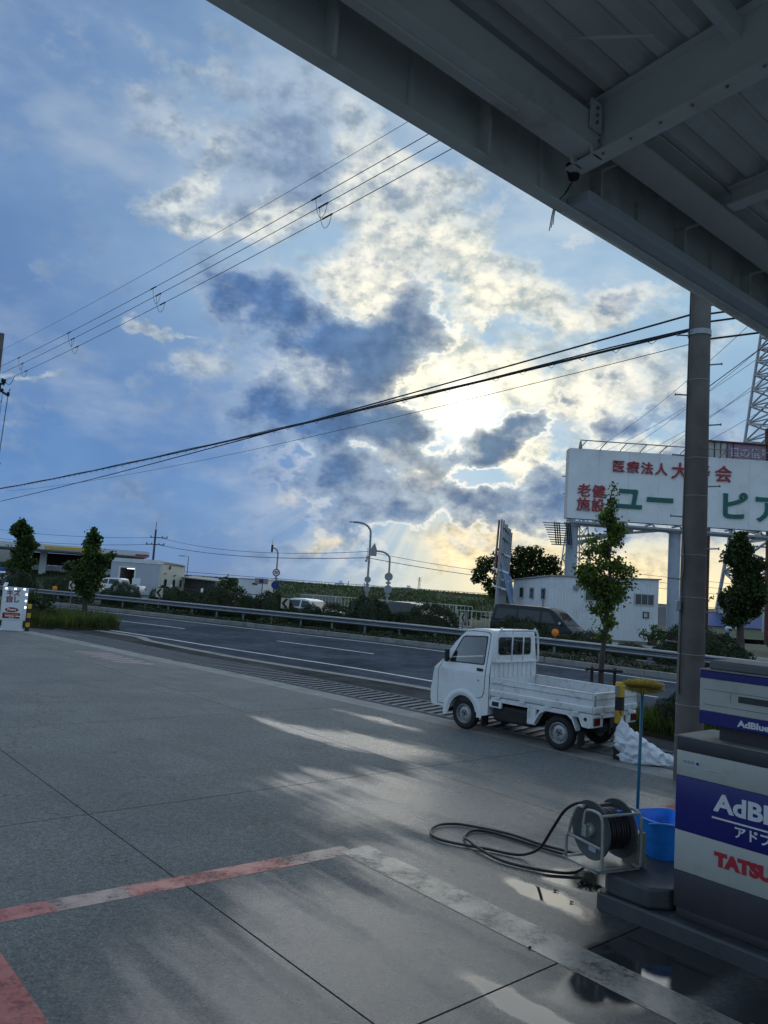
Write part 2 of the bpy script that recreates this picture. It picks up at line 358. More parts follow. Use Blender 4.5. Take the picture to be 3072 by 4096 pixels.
MT['white_paint'] = M('white_vehicle_paint', (.78, .80, .81), .32, var=.05, vscale=2.5, coat=.25, dirt=((.42, .40, .36), .35, 3.5))
MT['white_steel'] = M('white_painted_steel', (.74, .76, .77), .45, var=.07, dirt=((.30, .27, .23), .45, 9))
MT['glass'] = glass_mat('tinted_vehicle_glass', (.035, .045, .044))
MT['cab_glass'] = clear_glass('clear_cab_glass', (.62, .68, .66))
MT['interior'] = M('dark_cab_interior', (.05, .052, .056), .8, var=.15)
MT['rubber'] = M('tyre_rubber', (.018, .018, .019), .8, var=.25, bump=.2, bscale=80)
MT['rim'] = M('painted_steel_rim', (.42, .43, .44), .4, metal=.5, var=.1, dirt=((.09, .08, .07), .6, 14))
MT['black'] = M('black_plastic', (.012, .012, .013), .5, var=.2)
MT['chassis'] = M('dirty_black_chassis', (.018, .017, .016), .75, var=.4, vscale=7)
MT['lamp_red'] = M('red_lamp_lens', (.10, .010, .012), .25, var=.05, coat=.4)
MT['lamp_clear'] = M('clear_lamp_lens', (.55, .57, .58), .12, metal=.3, var=.05, coat=.6)
MT['galv'] = M('galvanised_steel', (.24, .26, .285), .42, metal=.75, var=.18, vscale=3, dirt=((.12, .09, .07), .5, 6), rvar=.12)
MT['steel_grey'] = M('grey_painted_steel', (.30, .32, .34), .5, metal=.2, var=.12, dirt=((.14, .10, .07), .35, 5))
MT['concrete_pole'] = M('spun_concrete', (.135, .122, .110), .85, var=.25, vscale=2.2, bump=.25, bscale=90, dirt=((.07, .062, .056), .65, 1.3))
MT['kerb'] = M('weathered_kerb_concrete', (.26, .255, .24), .88, var=.2, vscale=2.2, bump=.3, bscale=40, dirt=((.09, .085, .075), .6, 1.7))
MT['soil'] = M('dark_soil', (.035, .028, .02), .95, var=.4, vscale=5, bump=.6, bscale=25)
MT['road_paint'] = M('worn_white_road_paint', (.60, .61, .62), .7, var=.14, vscale=1.5, dirt=((.17, .17, .175), .5, 5))
MT['canopy'] = M('pale_canopy_paint', (.84, .88, .84), .55, var=.06, vscale=1.5, dirt=((.40, .36, .28), .5, 1.6))
MT['deck'] = M('pale_folded_roof_deck', (.84, .87, .85), .5, var=.06, vscale=1.2, dirt=((.40, .40, .36), .3, 1.3))
MT['wire'] = M('black_cable', (.012, .012, .014), .6, var=.1)
MT['bark'] = M('grey_brown_bark', (.075, .06, .048), .9, var=.3, vscale=12, bump=.8, bscale=30)
MT['wood_dark'] = M('dark_wood', (.03, .024, .02), .9, var=.3, vscale=8)
MT['ginkgo'] = leaf_mat('fresh_ginkgo_leaf', (.072, .118, .026), .42)
MT['ginkgo_dark'] = leaf_mat('dark_ginkgo_leaf', (.045, .082, .022), .3)
MT['broadleaf'] = leaf_mat('dark_broad_leaf', (.028, .05, .014), .3)
MT['hedge'] = leaf_mat('clipped_hedge_leaf', (.026, .042, .014), .15, island=.4)
MT['grass'] = leaf_mat('tall_grass_blade', (.068, .095, .027), .35)
MT['weed'] = leaf_mat('weed_leaf', (.06, .10, .03), .35)
MT['white_wall'] = M('white_corrugated_steel', (.70, .72, .74), .5, var=.06, vscale=1.0, dirt=((.40, .38, .34), .35, .8))
MT['window'] = glass_mat('dark_window_glass', (.03, .035, .04))
MT['frame_alu'] = M('aluminium_window_frame', (.50, .51, .52), .4, metal=.4, var=.06)
MT['yellow'] = M('yellow_bollard_paint', (.62, .36, .02), .55, var=.1, dirt=((.14, .10, .05), .5, 9))
MT['blackband'] = M('black_bollard_paint', (.015, .015, .016), .6, var=.2)
MT['blue_plastic'] = M('blue_tub_plastic', (.02, .30, .95), .35, var=.08, dirt=((.02, .06, .16), .45, 7))
MT['blue_handle'] = M('blue_handle_paint', (.02, .15, .23), .4, var=.1)
MT['bristle'] = leaf_mat('straw_bristle', (.52, .43, .16), .15, island=.25)
MT['bag'] = M('white_plastic_bag', (.74, .78, .84), .35, var=.10, vscale=7, bump=.5, bscale=22)
MT['hose'] = M('black_rubber_hose', (.012, .012, .013), .42, var=.2)
MT['orange'] = M('orange_reflector', (.95, .24, .01), .35, var=.05)
MT['sign_white'] = M('white_sign_board', (.78, .80, .80), .55, var=.06, vscale=.6, dirt=((.42, .41, .38), .3, .5))
MT['sign_red'] = M('red_sign_letter', (.36, .04, .05), .55, var=.08)
MT['sign_green'] = M('deep_green_sign_letter', (.008, .12, .10), .5, var=.08)
# ------------------------------------------------------------------ ground, road, forecourt
AX = Vector((.76, .65)).normalized(); BX = Vector((AX.y, -AX.x))       # station axes: along canopy edge / into the canopy
def site(s, t, z=0.0): p = AX * s + BX * t; return Vector((p.x, p.y, z))
def sstep(a, b, x):
    t = min(1, max(0, (x - a) / (b - a))); return t * t * (3 - 2 * t)
def ground_h(x, y):
    h = -.06
    h -= 3.6 * sstep(16, 30, x) * sstep(60, 80, y)
    h -= 1.0 * sstep(90, 130, y) * (1 - sstep(10, 26, x))
    return h
def build_ground():
    xs = [-9000, -3000, -900, -400] + list(range(-250, 251, 10)) + [400, 900, 3000, 9000]
    ys = [-300, -100] + list(range(-40, 251, 10)) + [350, 600, 1200, 3000, 12000]
    m = MB(); nx = len(xs)
    m.add([(x, y, ground_h(x, y)) for y in ys for x in xs], [(j * nx + i, j * nx + i + 1, (j + 1) * nx + i + 1, (j + 1) * nx + i) for j in range(len(ys) - 1) for i in range(nx - 1)])
    tag(m.build('ground', M('dull_grassy_earth', (.075, .082, .045), .95, var=.35, vscale=.12, bump=.5, bscale=1.5, detail=8), smooth='all'), kind='structure')
build_ground()
KERB_J = [(-40, 50), (-24, 37.2), (-12.5, 27.45), (-6.66, 21.99), (-4.28, 19.87), (-.44, 16.07), (.79, 14.82), (1.63, 13.9), (2.94, 12.5), (4.24, 11.1), (8, 7.1), (16, -1.5), (24, -10)]
GUT = [(-46, 56), (-26, 41.5), (-10.04, 29.78), (-8.2, 27.6), (-4.32, 23.72), (-.61, 20.83), (1.41, 19.17), (5.6, 15.1), (9.5, 10.9), (18, 1.4), (26, -8)]
NEARW = [(-48, 58), (-26, 42.3), (-10.89, 31.4), (-5.13, 26.73), (-.71, 23.24), (1.56, 21.14), (5.6, 17.3), (10, 12.7), (18, 3.9), (26, -5)]
DASH = [(-44, 56.5), (-22, 43.6), (-12.71, 37.68), (-9.33, 35.45), (-3.87, 31.4), (-.03, 28.38), (3.8, 24.9), (7.35, 21.13), (12, 15.9), (20, 6.8), (28, -2.5)]
FARW = [(-62, 66), (-40, 57.2), (-19.38, 46.42), (-9.03, 39.84), (-1.14, 34.7), (2.81, 31.65), (6.15, 28.7), (9.75, 25.12), (14, 20.3), (22, 11), (30, 1.5)]
KERB_J, GUT, NEARW, DASH, FARW = [smooth_path([(x, y, 0) for x, y in P], 6) for P in (KERB_J, GUT, NEARW, DASH, FARW)]
MEDK = offset2(FARW, 1.05); MEDR = offset2(FARW, 2.9); MEDH = offset2(FARW, 4.2); MEDF = offset2(FARW, 5.6); OPPF = offset2(FARW, 15.5); OPPK = offset2(FARW, 18.5)
def asphalt_mat(name, col, seed):
    m = bpy.data.materials.new(name); m.use_nodes = True; g = Nodes(m.node_tree); b = g.n['Principled BSDF']
    co = g.vmath('ADD', g.new('ShaderNodeTexCoord').outputs['Object'], (seed, seed * .7, 0))
    big = g.noise(co, .35, 5, .6); mid = g.noise(co, 2.2, 6, .65); fine = g.noise(co, 55, 3, .7)
    f = g.math('MULTIPLY', g.remap(big, .3, .7, .75, 1.25), g.math('MULTIPLY', g.remap(mid, .3, .7, .82, 1.18), g.remap(fine, .25, .75, .6, 1.45)))
    g.l.new(g.mix(1.0, (*col, 1), g.xyz(f, f, f), 'MULTIPLY'), b.inputs['Base Color'])
    g.l.new(g.remap(big, .35, .65, .72, .88), b.inputs['Roughness']); b.inputs['Specular IOR Level'].default_value = 0.0
    bn = g.new('ShaderNodeBump'); bn.inputs['Strength'].default_value = .5; bn.inputs['Distance'].default_value = .01
    g.l.new(fine, bn.inputs['Height']); g.l.new(bn.outputs[0], b.inputs['Normal'])
    return m
MT['asphalt'] = asphalt_mat('road_asphalt', (.078, .088, .104), 0)
MT['asphalt_old'] = asphalt_mat('apron_asphalt', (.075, .073, .072), 31)
def spread(a, b, n):  # ribbon between two plan lines of different length: resample both to n points
    def even(P):
        L = [0]
        for p, q in zip(P, P[1:]): L.append(L[-1] + (Vector(q[:2]) - Vector(p[:2])).length)
        out = []; j = 0
        for k in range(n):
            d = L[-1] * k / (n - 1)
            while j < len(L) - 2 and L[j + 1] < d: j += 1
            t = (d - L[j]) / max(1e-9, L[j + 1] - L[j]); out.append(Vector(P[j][:2]).lerp(Vector(P[j + 1][:2]), t))
        return out
    return even(a), even(b)
ribbon('road', *spread(offset2(GUT, -.05), OPPF, 60), -.03, MT['asphalt'], kind='structure')
ribbon('apron', *spread(offset2(KERB_J, -.2), offset2(GUT, .1), 60), -.024, MT['asphalt_old'], kind='structure')
ribbon('gutter', *spread(offset2(GUT, -.02), offset2(GUT, .34), 60), -.016, MT['kerb'], kind='structure')
pv = ribbon('pavement', *spread(OPPF, OPPK, 60), .08, MT['kerb'], kind='structure')
# painted lines
def line_piece(name, path, w, z=-.022): 
    return ribbon(name, offset2(path, w / 2), offset2(path, -w / 2), z, MT['road_paint'])
lines = [line_piece('edge_line', NEARW, .16), line_piece('edge_line', FARW, .16), line_piece('edge_line', offset2(FARW, 6.5), .16)]
fine = resample([Vector((p[0], p[1], 0)) for p in DASH], .25)
def nearest(P, x): return min(range(len(P)), key=lambda i: abs(P[i].x - x))
# dashes about 6 m long with 9 m gaps; phase as in the picture
starts = []
i0 = nearest(fine, -3.87)
for k in range(-6, 5): starts.append(i0 + k * 43)
for s in starts:
    if s < 0 or s + 20 >= len(fine): continue
    lines.append(line_piece('lane_dash', fine[s:s + 21], .15))
marks = bpy.data.objects['road']
for l in lines: l.parent = marks
# concrete forecourt, cast in panels with open joints
def wet_concrete():
    m = bpy.data.materials.new('hosed_concrete'); m.use_nodes = True; g = Nodes(m.node_tree); b = g.n['Principled BSDF']
    co = g.new('ShaderNodeTexCoord').outputs['Object']
    x, y, z = g.sep(co)
    warp = g.vmath('SCALE', g.vmath('SUBTRACT', g.noise(co, .9, 4, .6, out=1), (.5, .5, .5)), scale=.55)
    pw = g.vmath('ADD', co, warp)
    def blob(cx, cy, rx, ry, rot, wt=1.0):
        mp = g.new('ShaderNodeMapping', vector_type='TEXTURE'); g.l.new(g.vmath('MULTIPLY', pw, (1, 1, 0)), mp.inputs[0])
        mp.inputs[1].default_value = (cx, cy, 0); mp.inputs[2].default_value = (0, 0, R(rot)); mp.inputs[3].default_value = (rx, ry, 1)
        return g.remap(g.vmath('LENGTH', mp.outputs[0], out=1), .1, 1.15, wt, 0)
    wet = None
    for a in WET:
        v = blob(*a); wet = v if wet is None else g.math('MAXIMUM', wet, v)
    big = g.noise(co, .55, 6, .62); mid = g.noise(co, 2.6, 6, .65); fine = g.noise(co, 48, 4, .75); grit = g.noise(co, 210, 2, .6)
    streak = g.noise(g.vmath('MULTIPLY', g.xyz(g.vmath('DOT_PRODUCT', co, (AX.x, AX.y, 0), out=1), g.vmath('DOT_PRODUCT', co, (BX.x, BX.y, 0), out=1), 0.0), (2.6, .30, 1)), 1.0, 5, .6)
    wet = g.math('ADD', wet, g.math('ADD', g.math('MULTIPLY', g.math('SUBTRACT', mid, .5), .22), g.math('MULTIPLY', g.math('SUBTRACT', streak, .5), 1.5)))
    damp = g.remap(wet, .0, .9)
    film = g.remap(wet, .15, 1.1)
    pool = None
    for a in POOL:
        v = blob(*a); pool = v if pool is None else g.math('MAXIMUM', pool, v)
    pool = g.remap(g.math('ADD', pool, g.math('MULTIPLY', g.math('SUBTRACT', big, .5), .9)), .22, .70)
    dry = g.mix(g.remap(big, .35, .68), (.130, .139, .138, 1), (.172, .180, .174, 1))
    dry = g.mix(g.remap(mid, .48, .75, 0, .55), dry, (.125, .122, .114, 1))
    stain = g.remap(g.noise(g.vmath('ADD', co, (9, 4, 0)), .8, 5, .7), .56, .70, 0, .65)
    dry = g.mix(stain, dry, (.125, .118, .105, 1))
    tyre = g.noise(g.vmath('MULTIPLY', g.xyz(g.vmath('DOT_PRODUCT', co, (.80, -.60, 0), out=1), g.vmath('DOT_PRODUCT', co, (.60, .80, 0), out=1), 0.0), (.16, 2.6, 1)), 1.0, 4, .6)
    dry = g.mix(g.remap(tyre, .54, .70, 0, .40), dry, (.115, .115, .11, 1))
    oil = g.noise(g.vmath('ADD', co, (3, 17, 0)), 1.7, 4, .6); dry = g.mix(g.remap(oil, .62, .74, 0, .5), dry, (.075, .07, .06, 1))
    vor = g.new('ShaderNodeTexVoronoi', feature='DISTANCE_TO_EDGE'); g.l.new(g.vmath('ADD', co, g.vmath('SCALE', g.noise(co, 1.3, 4, .7, out=1), scale=1.3)), vor.inputs['Vector']); vor.inputs['Scale'].default_value = .16
    crack = g.math('MULTIPLY', g.remap(vor.outputs['Distance'], .0, .0035, 1, 0), g.remap(big, .44, .52)); dry = g.mix(g.math('MULTIPLY', crack, .7), dry, (.05, .05, .047, 1))
    speck = g.noise(g.vmath('ADD', co, (5, 5, 0)), 16, 3, .8)
    k = g.math('MULTIPLY', g.math('MULTIPLY', g.remap(fine, .28, .72, .50, 1.55), g.remap(grit, .3, .7, .7, 1.3)), g.remap(speck, .3, .7, .74, 1.28))
    dry = g.mix(1.0, dry, g.xyz(k, k, k), 'MULTIPLY')
    col = g.mix(damp, dry, g.mix(1.0, dry, (.50, .51, .525, 1), 'MULTIPLY'))
    col = g.mix(pool, col, (.032, .033, .035, 1))
    g.l.new(col, b.inputs['Base Color'])
    rough = g.math('SUBTRACT', g.remap(damp, 0, 1, .80, .42), g.math('MULTIPLY', film, g.remap(mid, .35, .65, .14, .26)))
    rough = g.math('MULTIPLY', rough, g.remap(pool, 0, 1, 1, .13))
    g.l.new(rough, b.inputs['Roughness']); g.l.new(g.remap(film, 0, 1, .45, 1.0), b.inputs['Specular IOR Level'])
    bn = g.new('ShaderNodeBump'); bn.inputs['Distance'].default_value = .009
    g.l.new(g.math('MULTIPLY', g.remap(pool, 0, 1, .9, .02), g.remap(film, 0, 1, 1, .55)), bn.inputs['Strength'])
    g.l.new(g.math('ADD', fine, g.math('MULTIPLY', grit, .5)), bn.inputs['Height']); g.l.new(bn.outputs[0], b.inputs['Normal'])
    return m
WET = [(1.6, 6.2, 3.2, 2.6, -50), (.3, 5.0, 2.6, 2.6, 0), (-.9, 12.6, .45, 2.4, 40), (.2, 14.2, .3, 2.0, 40, .8), (.9, 9.2, 2.2, 2.6, -50), (.2, 12.0, .8, 2.6, 50), (3.2, 9.0, 1.6, 2.6, -40), (-.6, 9.6, 1.3, 1.0, 20, .75), (.5, 4.2, 3.0, 2.0, -30), (1.4, 11.2, .8, 2.0, 48, .8)]
POOL = [(2.05, 5.5, .6, 1.6, -50), (2.7, 4.5, .9, 1.6, -50), (1.2, 4.6, .22, 1.2, 38, .8), (1.5, 6.5, .25, .9, 35, .85), (1.9, 6.9, .7, .5, 0, .9), (3.3, 8.6, .9, .6, 0, .8)]
MT['concrete'] = wet_concrete()
def clip(poly, n, d):
    # keep n.p <= d
    out = []
    for i in range(len(poly)):
        p, q = poly[i], poly[(i + 1) % len(poly)]; a, b = n.dot(p) - d, n.dot(q) - d
        if a <= 0: out.append(p)
        if (a < 0) != (b < 0) and abs(a - b) > 1e-12: out.append(p.lerp(q, a / (a - b)))
    return out
fore = thing('forecourt', None, None); tag(fore, kind='structure')
outline = [Vector(p[:2]) for p in KERB_J] + [Vector((24, -40)), Vector((-60, -40)), Vector((-60, 66))]
S_L = [-60, -31.5, -27, -22.5, -18, -13.5, -10.5, -6, -1.5, 3.03, 7.5, 12, 16.5, 30]; T_L = [-70, -39, -34.2, -29.7, -25.2, -20.7, -16.7, -12.2, -7.7, -3.2, 1.3, 5.8, 12, 40]
J = .007
for s0, s1 in zip(S_L, S_L[1:]):
    for t0, t1 in zip(T_L, T_L[1:]):
        p = outline
        for n, d in ((AX, s1 - J), (-AX, -s0 - J), (BX, t1 - J), (-BX, -t0 - J)):
            p = clip(p, n, d)
            if len(p) < 3: break
        if len(p) >= 3:
            MB().prism([(v.x, v.y, -.12) for v in p], (0, 0, .12)).build('concrete_panel', MT['concrete'], fore)
# filled joint bed below the panels
jb = MB().prism([(v.x, v.y, -.14) for v in outline], (0, 0, .128)); jb.build('joint_filler', M('tarry_joint_filler', (.02, .02, .02), .8), fore)
# worn bay lines painted on the concrete
def worn_paint(name, col, under, pale_runs, r0=.30, r1=.52):
    # pale_runs: stretches (s0, s1) along the canopy axis where the red has worn through to the old pale paint
    m = bpy.data.materials.new(name); m.use_nodes = True; g = Nodes(m.node_tree); b = g.n['Principled BSDF']
    co = g.new('ShaderNodeTexCoord').outputs['Object']
    f = g.noise(co, 34, 4, .72); w = g.noise(co, 3.5, 5, .65)
    s = g.math('ADD', g.vmath('DOT_PRODUCT', co, (AX.x, AX.y, 0), out=1), g.math('MULTIPLY', g.math('SUBTRACT', w, .5), .5))
    k = None
    for s0, s1 in pale_runs:
        v = g.math('MULTIPLY', g.remap(s, s0 - .07, s0 + .07), g.remap(s, s1 + .07, s1 - .07)); k = v if k is None else g.math('MAXIMUM', k, v)
    c = (*col, 1) if k is None else g.mix(k, (*col, 1), (*under, 1))
    c = g.mix(g.remap(f, .48, .74, 0, .65), c, (.19, .185, .17, 1)); c = g.mix(g.remap(w, .58, .72, 0, .6), c, (.15, .14, .13, 1))
    g.l.new(c, b.inputs['Base Color']); g.l.new(g.remap(w, .3, .7, r0, r1), b.inputs['Roughness'])
    wear = g.remap(g.math('ADD', g.math('MULTIPLY', g.noise(co, 22, 6, .75), .5), g.math('MULTIPLY', w, .5)), .46, .66, .95, .25); g.l.new(wear, b.inputs['Alpha'])
    bn = g.new('ShaderNodeBump'); bn.inputs['Strength'].default_value = .35; bn.inputs['Distance'].default_value = .006; g.l.new(f, bn.inputs['Height']); g.l.new(bn.outputs[0], b.inputs['Normal'])
    return m
red = worn_paint('worn_red_line_paint', (.40, .055, .05), (.30, .21, .19), [(2.10, 2.62), (4.05, 9.0)]); pale = worn_paint('worn_pale_line_paint', (.27, .262, .238), (.3, .28, .25), [], .22, .42)
red2 = worn_paint('worn_deep_red_line_paint', (.36, .035, .03), (.2, .1, .09), [], .28, .5)
def bay(name, s0, s1, t0, t1, mat, skew=0.0, z=.0016):
    n = 14; pa, pb = [], []
    long_s = (s1 - s0) > (t1 - t0)
    for k in range(n + 1):
        f = k / n
        if long_s: s = lerp(s0, s1, f); sk = skew * (f - .5); pa.append(site(s, t0 + sk)); pb.append(site(s, t1 + sk))
        else: t = lerp(t0, t1, f); sk = skew * (f - .5); pa.append(site(s0 + sk, t)); pb.append(site(s1 + sk, t))
    ribbon(name, pa, pb, z, mat, fore)
bay('bay_line', .4, 4.66, -5.84, -5.62, red, .22)
bay('bay_line', 4.52, 4.86, -5.62, -2.1, pale, -.05, .003)
bay('bay_line', 1.36, 1.60, -5.55, 1.0, red2)
bay('bay_line', 4.52, 4.90, -2.1, 2.0, red2)
bay('bay_line', 7.5, 9.4, -4.95, -4.62, red2, .1)
# faded hatch near the entrance
for k in range(5):
    c = Vector((-8.0 + k * .42, 22.3 - k * .44)); d = Vector((.93, -.05)); n_ = Vector((.05, .93))
    ribbon('faded_hatch_stripe', [c - d * .6 + n_ * .15, c + d * .6 + n_ * .15], [c - d * .6 - n_ * .15, c + d * .6 - n_ * .15], .004, M('faded_pink_paint', (.30, .235, .225), .7, var=.25, vscale=4), fore)
# kerb edging strip and wide drain grating
edge_in = offset2(KERB_J, .02); edge_out = offset2(KERB_J, .62)
ribbon('kerb_edging', *spread(edge_in, offset2(KERB_J, .60), 80), -.006, MT['kerb'], kind='structure')
gr0 = offset2(KERB_J, .66); gr1 = offset2(KERB_J, 1.86)
drain = thing('drain_channel', None, None); tag(drain, kind='structure')
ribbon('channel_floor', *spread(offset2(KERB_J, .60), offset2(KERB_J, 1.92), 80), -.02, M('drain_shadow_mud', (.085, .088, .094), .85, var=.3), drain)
MT['grate'] = M('worn_grating_steel', (.135, .145, .16), .7, metal=.1, var=.25, vscale=3, dirt=((.09, .085, .08), .6, 5))
g0 = resample([Vector((p.x, p.y, 0)) for p in gr0], .25)
c0 = [i for i, p in enumerate(g0) if -11 < p.x < 6.2]
barmesh = None
for i in c0:
    p = g0[i]; t = (g0[min(i + 1, len(g0) - 1)] - g0[i - 1]).normalized(); n_ = Vector((-t.y, t.x, 0))
    a = math.atan2(n_.y, n_.x) + R(9)
    if barmesh is None:
        o = MB().box((.6, 0, .0), (1.2, .085, .02)).build('grating_bar', MT['grate'], drain, bevel=.006, segs=1); barmesh = o.data
    else: o = grow('grating_bar', barmesh, drain)
    o.location = (p.x, p.y, -.004); o.rotation_euler = (0, 0, a)
for off in (.66, 1.88):
    m = MB(); pth = [p for p in offset2(KERB_J, off) if -13 < p.x < 7.5]
    m.tube([(p.x, p.y, -.006) for p in pth], .03, 6); m.build('grating_rail', MT['grate'], drain)
# median: kerb, soil bed
def kerb_run(path, w, h, name, x0, x1, parent):
    fine = [p for p in resample([Vector((p[0], p[1], 0)) for p in path], 2.0) if x0 < p.x < x1]
    for a, b in zip(fine, fine[1:]):
        t = (b - a).normalized(); n_ = Vector((-t.y, t.x, 0)); a2 = a + t * .006; b2 = b - t * .006
        dz = random.uniform(-.006, .006); dn = n_ * random.uniform(-.008, .008)
        m = MB().prism([a2 + dn + Vector((0, 0, -.1)), b2 + dn + Vector((0, 0, -.1)), b2 + dn + n_ * w + Vector((0, 0, -.1)), a2 + dn + n_ * w + Vector((0, 0, -.1))], (0, 0, h + .1 + dz))
        m.build(name, MT['kerb'], parent, bevel=.015, segs=1)
med = thing('median_strip', None, None); tag(med, kind='structure')
kerb_run(MEDK, .16, .16, 'kerb_stone', -40, 24, med)
kerb_run(offset2(MEDF, -.16), .16, .16, 'kerb_stone', -30, 24, med)
ribbon('soil_bed', *spread(offset2(MEDK, .15), offset2(MEDF, -.15), 60), .10, MT['soil'], med)
# levee far behind
def build_levee():
    m = MB(); nx = 150; xs = [-230 + i * 3.4 for i in range(nx)]
    prof = [(0, 0), (4, .5), (8, 1.15), (12, 1.75), (15.5, 2.12), (17.5, 2.22), (21, 2.2), (30, .2)]
    vs = []
    for (d, h) in prof:
        for x in xs:
            y = 84 + d + x * .03 + 3 * math.sin(x * .02)
            j = (random.random() - .5) * .16 if 0 < h else 0
            end = 1 - sstep(24, 40, x)
            vs.append((x, y, -.8 + (h + .85 + j + .06 * math.sin(x * .35) + .05 * math.sin(x * .11 + 1)) * (.15 + .85 * end)))
    m.add(vs, [(j * nx + i, j * nx + i + 1, (j + 1) * nx + i + 1, (j + 1) * nx + i) for j in range(len(prof) - 1) for i in range(nx - 1)])
    o = m.build('levee', M('levee_turf', (.042, .062, .024), .95, var=.5, vscale=.7, bump=1.0, bscale=6, detail=8, dirt=((.085, .09, .035), .7, .35)), smooth='all')
    tag(o, kind='structure')
    # tall grass on the bank
    rng = random.Random(3); v = []; f = []
    for k in range(24000):
        x = rng.uniform(-60, 30); r = rng.random() ** .8; d = r * 18.5
        hs = [h for (dd, h) in prof if dd <= d]; j = len(hs) - 1; (d0, h0), (d1, h1) = prof[j], prof[min(j + 1, len(prof) - 1)]
        h = lerp(h0, h1, (d - d0) / max(.01, d1 - d0)); end = 1 - sstep(24, 40, x)
        y = 84 + d + x * .03 + 3 * math.sin(x * .02); z = -.8 + (h + .85 + .06 * math.sin(x * .35) + .05 * math.sin(x * .11 + 1)) * (.15 + .85 * end) - .05
        s = rng.uniform(.12, .34); a = rng.uniform(0, 6.28); w = rng.uniform(.05, .14); lx, ly = math.cos(a) * w, math.sin(a) * w
        b = len(v); v += [(x - lx, y - ly, z), (x + lx, y + ly, z), (x + lx * .3 + rng.uniform(-.1, .1), y, z + s)]; f.append((b, b + 1, b + 2))
    mm = MB(); mm.add(v, f); tag(mm.build('bank_grass', leaf_mat('bank_grass_blade', (.05, .072, .026), .25, island=.5)), kind='stuff')
build_levee()
# far hills
m = MB(); rng = random.Random(11); xs = [-9000 + i * 120 for i in range(180)]
hz = [max(5, 45 + 34 * math.sin(x * .0011 + 2) + 22 * math.sin(x * .0031) + 12 * math.sin(x * .0083 + 1) + rng.uniform(-4, 4)) * sstep(1900, 3000, x) for x in xs]
m.add([(x, 8000, -20) for x in xs] + [(x, 8300, h) for x, h in zip(xs, hz)] + [(x, 9200, -20) for x in xs], [(i, i + 1, 180 + i + 1, 180 + i) for i in range(179)] + [(180 + i, 181 + i, 361 + i, 360 + i) for i in range(179)])
tag(m.build('hills', M('wooded_hills', (.07, .09, .085), .95, var=.15, vscale=.002), smooth='all'), kind='structure')
# ------------------------------------------------------------------ vegetation
def leaf_cloud(pts, size, rng, up=.35, fan=False, out=0.0):
    v = []; f = []
    for (p, s) in pts:
        L = size * s * rng.uniform(.7, 1.3)
        n = (Vector((rng.gauss(0, 1), rng.gauss(0, 1), rng.gauss(0, 1) + up)) + (Vector(p).normalized() * out if out else Vector())).normalized(); x, y = frame(p, n)
        a = rng.uniform(0, 6.28); d = x * math.cos(a) + y * math.sin(a); e = n.cross(d)
        b = len(v); p = Vector(p)
        if fan: v += [tuple(p), tuple(p + d * L * .8 + e * L * .62), tuple(p + d * L * 1.05 + n * L * .12), tuple(p + d * L * .8 - e * L * .62)]
        else: v += [tuple(p - d * L * .5), tuple(p + e * L * .34), tuple(p + d * L * .6), tuple(p - e * L * .34)]
        f.append((b, b + 1, b + 2, b + 3))
    m = MB(); m.add(v, f); return m
def clump_points(clumps, per, rng, shell=.55):
    out = []
    for (x, y, z, r) in clumps:
        for k in range(int(per * r * r)):
            d = Vector((rng.gauss(0, 1), rng.gauss(0, 1), rng.gauss(0, 1))).normalized()
            rr = r * (shell + (1 - shell) * rng.random()) if rng.random() < .75 else r * rng.random()
            rr *= rng.uniform(.85, 1.18)
            out.append(((x + d.x * rr, y + d.y * rr, z + d.z * rr * .9), 1.0))
    return out
def column_tree(name, label, loc, prof, trunk_r, trunk_h, seed, leaf, mat, per=1400, group=None, stray=160):
    # prof: (z, radius, dx, dy) rings of clumps from the bottom of the crown to the tip
    rng = random.Random(seed); t = thing(name, label, 'tree', loc, 0, group)
    top = prof[-1][0]
    m = MB(); pts = []; rs = []
    for k in range(12):
        z = top * k / 11 * .96; pts.append((math.sin(z * 1.3 + seed) * .05 * min(1, z), math.cos(z * 1.1) * .04 * min(1, z), z - .05)); rs.append(trunk_r * (1.25 if k == 0 else 1) * (1 - .85 * k / 11))
    m.tube(pts, rs, 9); m.build('trunk', MT['bark'], t, smooth='all')
    clumps = []; limbs = MB()
    for (z, r, dx, dy) in prof:
        n = 3 if r > .22 else 1
        if r > .5: n = 6
        for k in range(n):
            a = rng.uniform(0, 6.28) if n > 1 else 0; q = r * .55 if n > 1 else 0
            cx, cy = dx + math.cos(a) * q, dy + math.sin(a) * q; cz = z + rng.uniform(-.1, .1)
            clumps.append((cx, cy, cz, r * rng.uniform(.52, .72) if n > 1 else r))
            limbs.tube([(0, 0, max(.5, cz - .35 - q * .4)), (cx * .5, cy * .5, cz - .12), (cx, cy, cz)], [trunk_r * .32, trunk_r * .2, trunk_r * .08], 5)
    limbs.build('limbs', MT['bark'], t, smooth='all')
    P = clump_points(clumps, per, rng)
    for k in range(stray):
        z, r, dx, dy = rng.choice(prof); a = rng.uniform(0, 6.28); q = r * rng.uniform(1.0, 1.45)
        P.append(((dx + math.cos(a) * q, dy + math.sin(a) * q, z + rng.uniform(-.15, .2)), 1.0))
    o = leaf_cloud(P, leaf, rng, fan=True).build('crown', mat, t)
    return t
